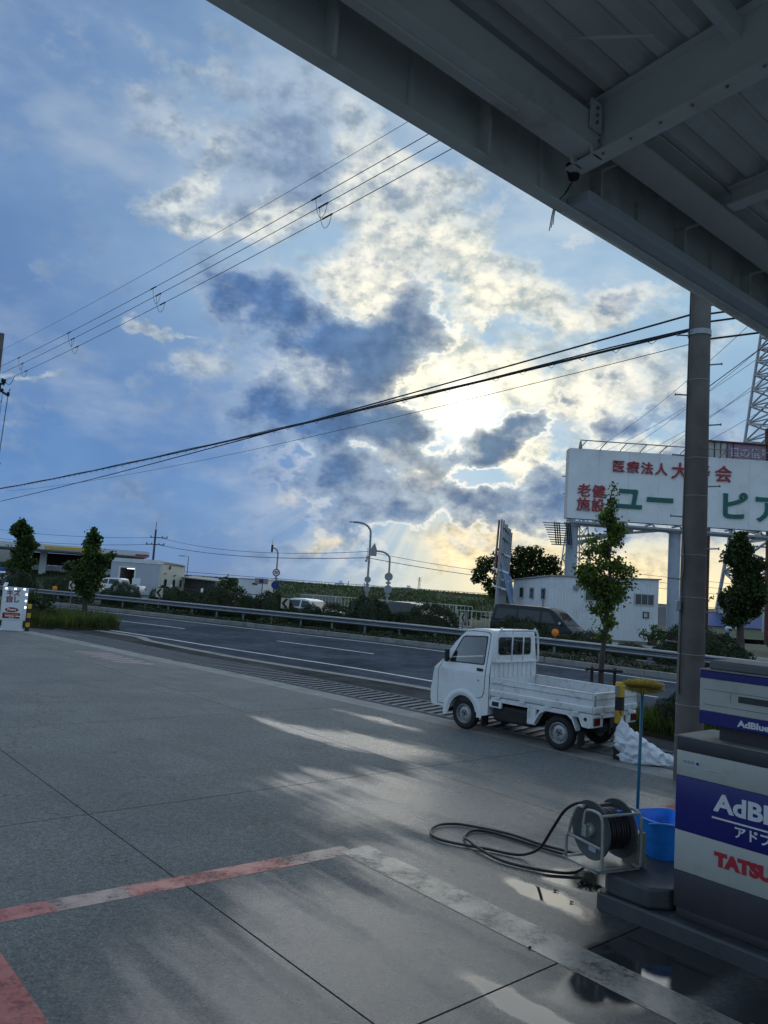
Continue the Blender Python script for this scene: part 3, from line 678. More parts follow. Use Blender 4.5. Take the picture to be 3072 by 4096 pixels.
def bush_mesh(seed, n, leaf, ragged=.08):
    # unit mound: radius 1 in plan, 1 high, flat bottom
    rng = random.Random(seed); P = []
    for k in range(n):
        d = Vector((rng.gauss(0, 1), rng.gauss(0, 1), abs(rng.gauss(0, 1)))).normalized()
        lump = 1 + .09 * math.sin(5 * math.atan2(d.y, d.x) + seed) + .07 * math.sin(9 * d.z + 3 * d.x + seed * 2) + .05 * math.sin(13 * d.x + 7 * d.y)
        rr = lump * (1 - ragged * rng.random() ** .6 * 2.5) * rng.uniform(.96, 1.04)
        if rng.random() < .04: rr *= rng.uniform(1.0, 1.05)
        P.append(((d.x * rr, d.y * rr, d.z * rr), 1.0))
    return leaf_cloud(P, leaf, rng, 0, False, 1.6)
hedge_src = [bush_mesh(s, 19000, .040, .022).build('foliage', MT['hedge']) for s in (1, 2, 3)]
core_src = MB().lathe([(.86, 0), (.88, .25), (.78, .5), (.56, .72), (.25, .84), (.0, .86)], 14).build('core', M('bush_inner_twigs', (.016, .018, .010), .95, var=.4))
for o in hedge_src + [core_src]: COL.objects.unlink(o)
def shrub(label, x, y, z, rx, ry, h, k, rz=0.0, group='clipped shrubs along the median', name='clipped_shrub', mat=None):
    t = thing(name, label, 'shrub', (x, y, z), rz, group)
    f = grow('foliage', hedge_src[k % 3].data, t); f.scale = (rx, ry, h)
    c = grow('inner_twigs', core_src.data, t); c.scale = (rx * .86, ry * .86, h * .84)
    return t
# median shrubs: (x, y, half length, half depth, height, label)
ROADROT = R(-34)
HEDGES = [
 (-26.2, 54.3, 2.0, 1.2, 1.75, 'dark clipped shrub at the far left, behind the lit sign'),
 (-21.6, 51.6, 2.4, 1.2, 1.55, 'wide clipped shrub behind the leftmost orange reflector'),
 (-16.9, 48.6, 2.1, 1.1, 1.35, 'clipped shrub to the right of the leftmost chevron board, behind the left roadside tree'),
 (-13.2, 46.6, 2.1, 1.1, 1.40, 'clipped shrub right in front of the white pickup'),
 (-10.2, 44.8, 1.9, 1.1, 1.50, 'clipped shrub just right of the second chevron board from the left'),
 (-8.0, 43.4, 1.2, 1.0, 1.15, 'low clipped shrub between two taller rounded ones, left of the third chevron board'),
 (-6.3, 42.3, 1.75, 1.1, 1.55, 'tall rounded clipped shrub just left of the third chevron board'),
 (-4.2, 41.0, 1.1, 1.0, 1.0, 'low clipped shrub behind the third chevron board'),
 (-2.9, 40.3, 1.4, 1.0, 1.1, 'low clipped shrub in front of the passing white car'),
 (-.9, 39.0, 1.75, 1.1, 1.70, 'tall rounded clipped shrub left of the tall street lamp'),
 (.55, 38.2, .7, .8, 1.0, 'smallest clipped shrub, at the foot of the tall street lamp'),
 (2.0, 37.3, 2.0, 1.1, 1.45, 'wide clipped shrub below the post with two round signs'),
 (6.2, 34.7, 1.8, 1.1, 1.28, 'wide clipped shrub above the pickup cab, left of the black van'),
 (8.6, 33.0, 1.5, 1.0, .86, 'yellowish clipped shrub in front of the black van, behind the truck cab guard'),
 (10.1, 31.8, 1.0, .8, .55, 'low loose shrub right of the orange reflector, under the van bonnet'),
 (12.3, 30.0, 2.0, 1.1, 1.45, 'broad dark shrub left of the concrete utility pole'),
 (17.4, 25.6, 1.9, 1.0, 1.15, 'smooth rounded shrub at the right edge, right of the motorcyclist')]
for k, (x, y, rx, ry, h, lab) in enumerate(HEDGES): shrub(lab, x + .55, y + .85, .1, rx * .92, ry * .9, h + .08, k, ROADROT + random.uniform(-.1, .1))
# low evergreen growth in front of the guard rail
def ground_cover():
    rng = random.Random(5); P = []
    path = resample([Vector((p[0], p[1], 0)) for p in offset2(FARW, 1.9)], .5); path = [p for p in path if -34 < p.x < 20]
    for p in path:
        hh = .20 + .13 * math.sin(p.x * .9) + .10 * math.sin(p.x * 2.3 + 1)
        for k in range(120):
            P.append(((p.x + rng.gauss(0, .28), p.y + rng.gauss(0, .28), .1 + max(.03, hh) * rng.random()), 1.0))
    tag(leaf_cloud(P, .085, rng).build('ground_cover', MT['hedge']), 'dark low evergreen growth filling the median in front of the guard rail', 'ground cover', kind='stuff')
ground_cover()
# street trees
column_tree('ginkgo_tree', 'slim bright green ginkgo standing behind the parked white truck', (5.0, 17.0, -.02),
  [(1.75, 0.16, -0.04, 0), (2.0, 0.23, 0.0, 0), (2.3, 0.29, -0.11, 0), (2.55, 0.35, 0.11, 0), (2.75, 0.45, 0.14, 0.1), (2.95, 0.45, -0.16, 0), (3.05, 0.2, 0.46, 0), (3.2, 0.22, -0.46, 0.1), (3.25, 0.33, 0.0, -0.1), (3.5, 0.27, 0.02, 0.1), (3.55, 0.16, -0.44, 0), (3.8, 0.16, -0.37, -0.1), (3.75, 0.25, 0.04, 0), (4.0, 0.27, 0.05, 0), (4.2, 0.27, 0.04, 0.05), (4.4, 0.2, 0.02, 0), (4.6, 0.15, 0.04, 0), (4.75, 0.11, 0.07, 0), (4.92, 0.06, 0.08, 0)], .07, 1.7, 4, .055, MT['ginkgo'], per=4600, stray=260)
column_tree('ginkgo_tree', 'dark ginkgo growing out of the grass patch beside the lit sign', (-12.4, 33.0, 0),
  [(1.35, .34, .0, 0), (1.65, .5, .05, 0), (1.95, .58, -.1, 0), (2.25, .58, .0, 0), (2.4, .3, -.72, 0), (2.55, .52, .15, 0), (2.8, .44, .3, 0), (2.95, .3, .72, 0), (3.05, .42, .05, 0), (3.3, .36, .08, 0), (3.55, .34, .0, 0), (3.8, .24, .0, 0), (4.0, .14, .02, 0)], .13, 1.2, 9, .10, MT['ginkgo_dark'], per=3000)
column_tree('ginkgo_tree', 'leftmost roadside ginkgo with a waisted crown before the far petrol station', (-27.9, 60.0, 0),
  [(1.4, .45, 0, 0), (1.9, .7, .0, 0), (2.35, .8, -.1, 0), (2.6, .5, .75, 0), (2.9, .5, .0, 0), (3.3, .75, -.1, 0), (3.7, .8, .05, 0), (3.9, .45, .85, 0), (4.2, .7, .0, 0), (4.6, .72, -.1, 0), (5.0, .65, -.2, 0), (5.35, .45, -.15, 0), (5.65, .25, -.1, 0)], .2, 1.3, 14, .15, MT['ginkgo_dark'], per=1500)
column_tree('ginkgo_tree', 'dark leafy tree right of the concrete utility pole under the billboard', (18.8, 40.0, 0),
  [(2.0, .55, -.3, 0), (2.4, .6, .3, 0), (2.9, .9, -.5, 0), (3.1, .8, .3, 0), (3.5, .85, .1, 0), (3.9, .7, .35, 0), (4.3, .65, .1, 0), (4.8, .75, .3, 0), (5.2, .75, -.1, 0), (5.6, .65, -.1, 0), (6.0, .45, -.1, 0), (6.35, .25, -.1, 0)], .22, 1.8, 21, .13, MT['broadleaf'], per=1700)
def broad_tree(name, label, loc, clumps, trunk, seed, leaf, mat, per):
    rng = random.Random(seed); t = thing(name, label, 'tree', loc)
    m = MB(); m.tube([(0, 0, -.3), (.05, 0, trunk * .5), (0, .1, trunk)], [.34, .26, .2], 9)
    for (x, y, z, r) in clumps: m.tube([(0, 0, trunk * .7), (x * .4, y * .4, lerp(trunk, z, .45)), (x, y, z)], [.16, .1, .03], 6)
    m.build('trunk', MT['bark'], t, smooth='all')
    leaf_cloud(clump_points(clumps, per, rng, .5), leaf, rng).build('crown', mat, t)
    return t
broad_tree('broadleaf_tree', 'big dark spreading tree behind the bare billboard frame', (11.6, 66, 0),
  [(-3.0, 0, 4.1, .8), (-2.6, .3, 5.0, .85), (-2.2, -.2, 3.2, .75), (-1.2, 0, 5.6, 1.0), (-.9, .4, 4.4, 1.0), (.4, 0, 5.8, 1.1), (.2, -.3, 4.6, 1.1), (1.6, .2, 6.0, 1.0), (1.8, 0, 4.9, 1.1), (2.9, -.2, 5.4, .9), (3.3, .2, 4.5, .9), (4.0, 0, 3.9, .75), (1.2, 0, 3.7, .9), (2.6, .2, 3.4, .8), (-3.4, 0, 3.6, .45), (-1.7, .2, 2.5, .55)], 2.4, 8, .24, MT['broadleaf'], 620)
broad_tree('bushy_tree', 'dense bushy tree at the right edge beyond the guard rail', (25.5, 47, 0), [(0, 0, 1.2, 1.2), (.8, 0, 2.2, 1.3), (1.8, 0, 1.4, 1.3), (1.7, 0, 3.0, 1.0), (2.8, 0, 2.2, 1.2), (-.9, 0, .8, .9)], .8, 17, .24, MT['weed'], 520)
broad_tree('bushy_tree', 'dark round bush in front of the small white container', (-13.3, 66, 0), [(0, 0, 1.2, .9), (.5, 0, 1.9, .8), (1.5, 0, 1.0, .8), (-.6, 0, .8, .6), (2.0, 0, .6, .5)], .6, 18, .2, MT['broadleaf'], 560)
broad_tree('bushy_tree', 'small bright bush behind the white pedestrian railings', (6.6, 58, 0), [(0, 0, .9, .55), (.4, 0, 1.5, .5), (-.5, 0, 1.3, .45), (.9, 0, .8, .4)], .5, 19, .15, MT['weed'], 900)
for k, (x, y, s, lab) in enumerate([(16.5, 46.5, .75, 'loose weedy bush against the white prefab wall'), (11.1, 50.5, .7, 'dark weed clump between the billboard frame and the prefab'), (18.0, 44, .9, 'overgrown bush at the corner of the prefab, left of the pole'), (15.0, 37.5, 1.0, 'weedy bush just right of the utility pole, behind the motorcyclist'), (19.8, 36.5, 1.1, 'tall weeds behind the rounded shrub at the right edge')]):
    broad_tree('weed_bush', lab, (x, y, 0), [(0, 0, .6 * s, .6 * s), (.5 * s, 0, 1.0 * s, .5 * s), (-.6 * s, .1, .9 * s, .5 * s), (.1, 0, 1.4 * s, .4 * s), (1.0 * s, 0, .6 * s, .5 * s)], .4, 30 + k, .13, MT['weed'], 800)
# grass patch at the entrance
def grass_patch(name, poly, n, h0, h1, mat, seed, label, w=.012, z0=0.0):
    rng = random.Random(seed); P = [Vector(p) for p in poly]; xs = [p.x for p in P]; ys = [p.y for p in P]
    def inside(x, y):
        c = False
        for i in range(len(P)):
            a, b = P[i], P[i - 1]
            if (a.y > y) != (b.y > y) and x < (b.x - a.x) * (y - a.y) / (b.y - a.y) + a.x: c = not c
        return c
    v = []; f = []; k = 0
    while k < n:
        x, y = rng.uniform(min(xs), max(xs)), rng.uniform(min(ys), max(ys))
        if not inside(x, y): continue
        k += 1
        tuft = .6 + .4 * math.sin(x * 3.1) * math.cos(y * 2.7); h = rng.uniform(h0, h1) * (.55 + .6 * max(0, tuft)); a = rng.uniform(0, 6.28); ww = w * rng.uniform(.7, 1.5)
        lx, ly = math.cos(a) * ww, math.sin(a) * ww; bx, by = rng.gauss(0, .35) * h, rng.gauss(0, .35) * h
        b = len(v)
        v += [(x - lx, y - ly, z0), (x + lx, y + ly, z0), (x + lx * .8 + bx * .45, y + ly * .8 + by * .45, z0 + h * .6), (x - lx * .8 + bx * .45, y - ly * .8 + by * .45, z0 + h * .6), (x + bx, y + by, z0 + h)]
        f += [(b, b + 1, b + 2, b + 3), (b + 3, b + 2, b + 4)]
    m = MB(); m.add(v, f); o = m.build(name, mat); tag(o, label, 'grass', kind='stuff'); return o
PATCH = [(-14.8, 30.2), (-12.4, 29.6), (-11.0, 30.6), (-10.4, 31.6), (-10.9, 32.4), (-13.0, 34.2), (-19, 38.5), (-22, 41), (-25, 40)]
MB().prism([(x, y, -.05) for x, y in PATCH], (0, 0, .10)).build('planting_bed', MT['soil'])['kind'] = 'structure'
grass_patch('tall_grass', PATCH, 24000, .22, .72, MT['grass'], 2, 'uncut yellow green grass around the roadside tree at the left', .012, .04)
STRIP = [(3.9, 15.9), (5.0, 14.8), (6.6, 13.1), (9.5, 10.0), (10.0, 10.6), (7.2, 14.0), (5.6, 15.9), (4.3, 17.2)]
MB().prism([(x, y, -.05) for x, y in STRIP], (0, 0, .09)).build('planting_bed', MT['soil'])['kind'] = 'structure'
grass_patch('strip_grass', STRIP, 9000, .15, .5, MT['grass'], 6, 'rough grass in the verge behind the white truck and the pole', .009, .03)
shrub('clipped boxy shrub in the verge just left of the utility pole foot', 5.75, 14.75, .03, .42, .40, .72, 1, .2, 'verge shrubs')
shrub('second verge shrub, mostly hidden behind the utility pole', 6.6, 13.9, .03, .5, .45, .65, 2, .4, 'verge shrubs')
broad_tree('weed_bush', 'dark leafy bush beside the grass patch, right behind the lit sign', (-13.9, 31.6, .03), [(0, 0, .5, .5), (.4, 0, .85, .4), (-.6, 0, .7, .5), (-.2, 0, 1.05, .35), (.7, 0, .4, .35)], .4, 40, .11, MT['broadleaf'], 1500)
# ------------------------------------------------------------------ station canopy overhead
E0 = Vector((1.143, 5.313))
def can(a, b, z): p = E0 + AX * a + BX * b; return Vector((p.x, p.y, z))
def cbox(m, a0, a1, b0, b1, z0, z1, skew=0.0):
    vs = [can(a, b, z) for z in (z0, z1) for (a, b) in ((a0, b0), (a1, b0), (a1 + skew * (b1 - b0), b1), (a0 + skew * (b1 - b0), b1))]
    return m.add(vs, [(0, 3, 2, 1), (4, 5, 6, 7), (0, 1, 5, 4), (1, 2, 6, 5), (2, 3, 7, 6), (3, 0, 4, 7)])
def build_canopy():
    t = thing('station_canopy', 'pale steel petrol station canopy overhead with folded metal roof and girders', 'canopy')
    A0, A1 = -7.0, 9.0
    m = MB(); cbox(m, A0, A1, -.03, .0, 5.2, 5.9); cbox(m, A0, A1, -.03, .07, 5.185, 5.2); m.build('fascia', MT['canopy'], t)
    rib = [a for a in [A0 + .5 + k * .62 for k in range(25)] if a < A1]
    for k, a in enumerate(rib):
        m = MB(); cbox(m, a, a + .025, .001, .10 if k % 2 else .03, 5.202, 5.62); m.build('fascia_rib', MT['canopy'], t)
    # inner edge purlin, left of the cross girder and right of it
    m = MB(); cbox(m, A0, -.19, .22, .42, 5.40, 5.415); cbox(m, A0, -.19, .40, .42, 5.416, 5.61); cbox(m, A0, -.19, .22, .42, 5.611, 5.625); m.build('edge_purlin', MT['canopy'], t)
    m = MB(); cbox(m, -.06, A1, .24, .50, 5.58, 5.595); cbox(m, -.06, A1, .36, .38, 5.596, 5.74); cbox(m, -.06, A1, .24, .50, 5.741, 5.755); m.build('edge_purlin', MT['canopy'], t)
    for k, a in enumerate(rib):
        if k % 2 == 0: continue
        m = MB(); cbox(m, a, a + .03, .002, .22, 5.60, 5.615); m.build('purlin_bracket', MT['canopy'], t)
    # cross girders
    for j, (a, z, w) in enumerate(((-.20, 5.36, .14), (1.42, 5.60, .13), (3.6, 5.36, .14), (-3.9, 5.36, .14))):
        b0 = .16 if z < 5.5 else .52
        m = MB(); cbox(m, a, a + w, b0, 9.0, z, z + .014, -.12); cbox(m, a + w * .42, a + w * .58, b0 + .02, 9.0, z + .015, 5.74, -.12); cbox(m, a, a + w, b0, 9.0, 5.741, 5.755, -.12)
        m.build('cross_girder', MT['canopy'], t)
    m = MB(); cbox(m, A0, -.22, 1.35, 1.41, 5.62, 5.75); m.build('purlin', MT['canopy'], t)
    m = MB(); cbox(m, .0, A1, 2.0, 2.1, 5.62, 5.75); m.build('purlin', MT['canopy'], t)
    # folded deck: each trough sheet is a part
    pitch = .21; n = int(9.2 / pitch)
    for k in range(n):
        b = .0 + k * pitch; sec = [(b, 5.83), (b + .05, 5.775), (b + .125, 5.775), (b + .175, 5.83), (b + pitch - .003, 5.83)]
        m = MB(); q = len(sec)
        vs = [can(A0, bb, z) for bb, z in sec] + [can(A1, bb, z) for bb, z in sec] + [can(A0, bb, z + .012) for bb, z in sec] + [can(A1, bb, z + .012) for bb, z in sec]
        fs = [(i, i + 1, q + i + 1, q + i) for i in range(q - 1)] + [(2 * q + i, 3 * q + i, 3 * q + i + 1, 2 * q + i + 1) for i in range(q - 1)]
        m.add(vs, fs); m.build('deck_sheet', MT['deck'], t)
    m = MB(); cbox(m, A0, A1, -.02, 9.3, 5.90, 5.93); m.build('roof_top', MT['canopy'], t)
    # gutter box along the edge, right of the cable outlet
    m = MB(); cbox(m, .03, A1, .012, .20, 5.204, 5.30); m.build('light_trough', M('bluish_trough_paint', (.60, .66, .72), .45, var=.06, vscale=2, dirt=((.36, .36, .34), .3, 2)), t, bevel=.012)
    m = MB(); m.tube([can(.0, .0, 5.197), can(A1, .0, 5.197)], .022, 8); m.build('drip_pipe', MT['canopy'], t)
    # cable outlet, loose wires, hanger rod
    m = MB(); m.lathe([(.0, 0), (.045, .0), (.05, .03), (.0, .035)], 14, can(-.12, .17, 5.42), (-BX.x * .6, -BX.y * .6, -.7)); m.build('lamp_socket', MT['black'], t)
    m = MB(); m.lathe([(.0, 0), (.035, .0), (.05, .06), (.045, .08), (.0, .08)], 14, can(-.10, .16, 5.33), (0, 0, 1)); m.build('cable_gland', MT['black'], t)
    for k in range(3):
        m = MB(); m.tube(smooth_path([can(-.10, .16, 5.33), can(-.08 - k * .01, .09, 5.27 - k * .01), can(-.06, .02, 5.25), can(-.04 - .01 * k, -.035, 5.19), can(-.05 - .02 * k, -.04, 5.08 - .03 * k)], 5), .0035, 5); m.build('loose_wire', MT['wire'], t)
    m = MB(); m.tube([can(-.9, .62, 5.70), can(-.55, 1.02, 5.70)], .011, 6); m.build('hanger_rod', MT['canopy'], t)
    for (a, b, z) in ((-.235, .24, 5.36), (-.235, .40, 5.36), (-.30, .43, 5.50), (.0, .43, 5.62)):
        m = MB(); cbox(m, a - .02, a + .10, b, b + .012, z, z + .20); g_ = m.build('gusset_plate', MT['canopy'], t)
        for q in range(3): m = MB(); m.lathe([(0, 0), (.012, 0), (.012, .014), (0, .014)], 6, can(a + .04, b + .012, z + .05 + q * .05), (BX.x, BX.y, 0)); m.build('bolt', MT['steel_grey'], g_)
    for k in range(14):
        m = MB(); m.lathe([(0, 0), (.010, 0), (.010, .010), (0, .010)], 6, can(-.16 - .12 * (.3 + k * .22), .46 + k * .22, 5.359), (0, 0, -1)); m.build('bolt', MT['steel_grey'], t)
    m = MB(); m.tube([can(-.9, .30, 5.395), can(-6.5, .30, 5.395)], .012, 6); m.build('conduit', MT['canopy'], t)
    return t
build_canopy()
# ------------------------------------------------------------------ utility pole by the dispenser
def build_pole():
    x, y = 4.47, 11.0
    t = thing('utility_pole', 'tall grey concrete utility pole with step bolts beside the dispenser', 'utility pole', (x, y, 0))
    H = 13.6
    m = MB(); m.lathe([(.193 - .0065 * z, z) for z in [-.05] + [H * k / 30 for k in range(31)]], 28); m.poly([(math.cos(a) * .1, math.sin(a) * .1, H) for a in [2 * math.pi * k / 20 for k in range(20)]]); m.build('shaft', MT['concrete_pole'], t, smooth='all')
    for k in range(22):
        z = 1.9 + k * .45; r = .193 - .0065 * z; sgn = 1 if k % 2 else -1; d = Vector((sgn * .96, .28 * sgn * -1, .0))
        m = MB(); m.tube([d * (r - .01) + Vector((0, 0, z)), d * (r + .15) + Vector((0, 0, z + .012))], .011, 6); m.tube([d * (r + .15) + Vector((0, 0, z + .012)), d * (r + .165) + Vector((0, 0, z + .013))], .02, 8); m.build('step_bolt', MT['galv'], t)
    for z in (.62, 1.05, 1.75, 2.55, 3.15, 4.0, 4.55, 5.7):
        r = .193 - .0065 * z + .004
        m = MB(); m.lathe([(r, -.005), (r + .003, 0), (r, .005)], 28, (0, 0, z)); m.build('band', MT['steel_grey'], t)
    r = .193 - .0065 * 6.4 + .004
    m = MB(); m.lathe([(r, -.04), (r + .008, -.04), (r + .008, .04), (r, .04)], 28, (0, 0, 6.42)); m.build('clamp', MT['steel_grey'], t)
    m = MB(); m.tube(smooth_path([(-.175, -.07, 7.4), (-.18, -.07, 6.0), (-.183, -.075, 4.5), (-.19, -.08, 3.6), (-.17, -.11, 3.0), (-.185, -.085, 2.7), (-.19, -.09, 1.2)], 6), .008, 6); m.build('down_lead', MT['wire'], t)
    m = MB(); m.box((-.215, -.03, 2.42), (.07, .09, .14)); m.build('junction_box', MT['steel_grey'], t, bevel=.01)
    for z in (12.05, 12.7):
        m = MB(); m.bar((-.75, -.65, z), (.75, .65, z), .08); m.build('cross_arm', MT['galv'], t)
    return t
build_pole()
# ------------------------------------------------------------------ parked pickup
def build_truck():
    hd = R(135); t = thing('pickup_truck', 'small white flatbed pickup truck parked across the drain grating', 'pickup truck', (2.12, 14.40, 0), hd)
    WB = 1.93; RX = -2.55; CB = -.56      # rear end, cab back
    KN = 1.02
    def w(z): return .725 if z <= KN else .725 - (z - KN) * .135
    prof = [(.70, .36), (.735, .46), (.735, .66), (.715, .72), (.705, .92), (.66, 1.05), (.50, 1.19), (.40, 1.35), (.25, 1.54), (.14, 1.67), (.04, 1.745), (-.14, 1.785), (-.40, 1.795), (-.53, 1.775), (-.55, 1.73), (CB, 1.30), (CB, .34), (-.36, .30), (-.33, .36)]
    arc = [(math.cos(R(a)) * .315, .275 + math.sin(R(a)) * .335) for a in range(165, 5, -13)]
    prof = prof + arc + [(.33, .35)]
    # cab shell: split at the belt knee
    m = MB(); n = len(prof); b = 0
    L = [(x, w(z), z) for x, z in prof]; Rr = [(x, -w(z), z) for x, z in prof]
    open_q = {prof.index((.50, 1.19)), prof.index((.40, 1.35)), prof.index((.25, 1.54)), prof.index((-.55, 1.73))}
    m.add(L + Rr, [(i, (i + 1) % n, n + (i + 1) % n, n + i) for i in range(n) if i not in open_q])
    for i in sorted(open_q)[:3]:      # windscreen pillars
        for sg in (1, -1): m.poly([(prof[i][0], sg * w(prof[i][1]), prof[i][1]), (prof[i + 1][0], sg * w(prof[i + 1][1]), prof[i + 1][1]), (prof[i + 1][0], sg * (w(prof[i + 1][1]) - .075), prof[i + 1][1]), (prof[i][0], sg * (w(prof[i][1]) - .075), prof[i][1])])
    WIN = [(.335, 1.165), (.25, 1.345), (.135, 1.565), (.10, 1.61), (.04, 1.63), (-.40, 1.655), (-.425, 1.635), (-.415, 1.22), (-.40, 1.185)]
    def rrect(y0, y1, z0, z1, r, n=5):
        out = []
        for (cy, cz, a0) in ((y1 - r, z1 - r, 0), (y0 + r, z1 - r, 90), (y0 + r, z0 + r, 180), (y1 - r, z0 + r, 270)):
            for k in range(n + 1): a = R(a0 + 90 * k / n); out.append((cy + r * math.cos(a), cz + r * math.sin(a)))
        return out
    def xb(z): return CB - .001 + max(0, (z - 1.30)) * .023
    RW = rrect(-.48, .48, 1.375, 1.645, .05)
    m.poly_hole([(-.55, w(1.73), 1.73), (CB, w(1.30), 1.30), (CB, -w(1.30), 1.30), (-.55, -w(1.73), 1.73)], [(xb(z) + .001, y, z) for y, z in RW])
    def cut(P, keep_up):
        out = []
        for i in range(len(P)):
            p, q = P[i], P[(i + 1) % len(P)]
            ip = (p[1] >= KN) if keep_up else (p[1] <= KN); iq = (q[1] >= KN) if keep_up else (q[1] <= KN)
            if ip: out.append(p)
            if ip != iq: f = (KN - p[1]) / (q[1] - p[1]); out.append((lerp(p[0], q[0], f), KN))
        return out
    lo, hi = cut(prof, False), cut(prof, True)
    for sg in (1, -1):
        m.poly([(x, sg * w(z), z) for x, z in lo]); m.poly_hole([(x, sg * w(z), z) for x, z in hi], [(x, sg * w(z), z) for x, z in WIN])
    cab = m.build('cab', MT['white_paint'], t, smooth=30, bevel=.022, segs=3, angle=35)
    def panel(name, poly, off, mat, parent, sg=1, base=-.004, split=True, hole=None):
        m = MB()
        parts = [q for q in (cut(poly, False), cut(poly, True)) if len(q) > 2] if split else [poly]
        for P in parts:
            if hole and max(z for x, z in P) > 1.1: m.poly_hole([(x, sg * (w(z) + off), z) for x, z in P], [(x, sg * (w(z) + off), z) for x, z in hole])
            else: m.poly([(x, sg * (w(z) + off), z) for x, z in P])
        k = len(poly); m.add([(x, sg * (w(z) + off), z) for x, z in poly] + [(x, sg * (w(z) + base), z) for x, z in poly], [(i, (i + 1) % k, k + (i + 1) % k, k + i) for i in range(k)])
        return m.build(name, mat, parent, smooth=25)
    for sg in (1, -1):
        seam = [(.565, .40), (.575, .70), (.585, .98), (.49, 1.185), (.39, 1.345), (.245, 1.53), (.135, 1.655), (.05, 1.715), (-.10, 1.735), (-.42, 1.735), (-.475, 1.71), (-.485, 1.66), (-.465, 1.0), (-.455, .70), (-.42, .63), (-.36, .605), (-.16, .60)] + [(math.cos(R(a)) * .40, .275 + math.sin(R(a)) * .40) for a in range(118, 62, -8)] + [(.36, .46), (.40, .40)]
        gap = [((x - .03) * 1.024 + .03, (z - 1.05) * 1.018 + 1.05) for x, z in seam]
        panel('door_gap', gap, .0015, MT['black'], cab, sg, hole=WIN)
        door = panel('door', seam, .0045, MT['white_paint'], t, sg, hole=WIN)
        win = WIN
        fr = [((x + .05) * 1.05 - .05, (z - 1.4) * 1.07 + 1.4) for x, z in win]
        panel('window_seal', fr, .0060, MT['black'], door, sg, split=False, hole=[((x + .05) * .985 - .05, (z - 1.4) * .98 + 1.4) for x, z in WIN])
        panel('side_window', win, .0020, MT['cab_glass'], door, sg, split=False, base=.001)
        m = MB(); m.box((-.355, sg * .733, 1.085), (.13, .02, .05)); m.build('handle', MT['black'], door, bevel=.008)
        m = MB(); m.lathe([(0, 0), (.018, 0), (.014, .012), (0, .012)], 12, (-.33, sg * .728, .90), (0, sg, 0)); m.build('fuel_lock', MT['steel_grey'], door)
        m = MB(); m.box((.345, sg * .80, 1.265), (.06, .10, .23)); mir = m.build('mirror', MT['black'], t, bevel=.025, segs=3); 
        m = MB(); m.bar((.36, sg * .70, 1.20), (.35, sg * .78, 1.22), .03); m.build('mirror_arm', MT['black'], mir)
        m = MB(); m.box((.690, sg * .60, .88), (.06, .24, .30)); m.build('headlight', MT['lamp_clear'], t, bevel=.03, segs=3)
        # creases pressed into the door and the arch lip
        panel('door_crease', [(.57, .955), (-.46, .975), (-.46, .982), (.57, .965)], .0075, MT['white_paint'], door, sg)
        arcs = [(math.cos(R(a)), math.sin(R(a))) for a in range(-8, 190, 9)]
        m = MB(); q = len(arcs)
        rings = [(.325, .727), (.345, .748), (.40, .738), (.435, .7265)]
        vs = []
        for (r, yy) in rings: vs += [(c * r, sg * yy, .275 + s_ * r * 1.03) for c, s_ in arcs]
        m.add(vs, [(j * q + i, j * q + i + 1, (j + 1) * q + i + 1, (j + 1) * q + i) for j in range(3) for i in range(q - 1)])
        m.build('wheel_arch', MT['white_paint'], t, smooth='all')
    # inner wheel house, windscreen, bumper line, wipers
    m = MB(); hs = [(math.cos(R(a)) * .325, .275 + math.sin(R(a)) * .335) for a in range(0, 181, 12)]; q = len(hs); m.add([(x, .70, z) for x, z in hs] + [(x, -.70, z) for x, z in hs], [(i, i + 1, q + i + 1, q + i) for i in range(q - 1)]); m.box((0, 0, .42), (.55, .70, .35)); m.build('wheel_house', MT['chassis'], cab)
    m = MB(); m.poly([(.512, .60, 1.20), (.512, -.60, 1.20), (.158, -.555, 1.665), (.158, .555, 1.665)]); ws = m.build('windscreen', MT['cab_glass'], t); ws.location = (.004, 0, .003)
    m = MB(); m.box((.725, 0, .52), (.04, 1.2, .16)); m.build('front_bumper', MT['white_paint'], t, bevel=.02)
    # back window with seal
    m = MB(); m.poly_hole([(xb(z) - .005, y, z) for y, z in rrect(-.50, .50, 1.355, 1.665, .06)], [(xb(z) - .005, y, z) for y, z in rrect(-.475, .475, 1.38, 1.64, .05)]); seal = m.build('rear_window_seal', MT['black'], t)
    m = MB(); m.poly([(xb(z) - .002, y, z) for y, z in RW]); m.build('rear_window', MT['cab_glass'], t)
    # cab interior
    MB().box((-.02, 0, .55), (1.0, 1.34, .10)).build('cab_floor', MT['interior'], t)
    MB().box((.42, 0, 1.02), (.22, 1.28, .22)).build('dashboard', MT['interior'], t, bevel=.04)
    for sg in (1, -1):
        st_ = MB().box((-.22, sg * .34, .80), (.46, .48, .16)).build('seat', MT['interior'], t, bevel=.04, segs=3)
        MB().box((-.44, sg * .34, 1.12), (.12, .46, .55)).build('seat_back', MT['interior'], st_, bevel=.04, segs=3); MB().box((-.46, sg * .34, 1.48), (.09, .24, .16)).build('head_rest', MT['interior'], st_, bevel=.035, segs=3)
        MB().box((-.03, sg * .69, .86), (.90, .02, .48)).build('door_trim', MT['interior'], t)
    m = MB(); m.tube([(.24 + math.sin(a) * .07, -.34 + math.cos(a) * .18, 1.14 + math.sin(a) * .165) for a in [2 * math.pi * k / 24 for k in range(24)]], .014, 7, closed=True); m.bar((.24, -.34, 1.14), (.36, -.34, 1.05), .05); m.bar((.24, -.50, 1.14), (.24, -.18, 1.14), .03); m.build('steering_wheel', MT['black'], t, smooth=40)
    for y in (.16, -.16): MB().box((CB - .009, y, 1.51), (.006, .018, .26)).build('window_bar', MT['black'], t)
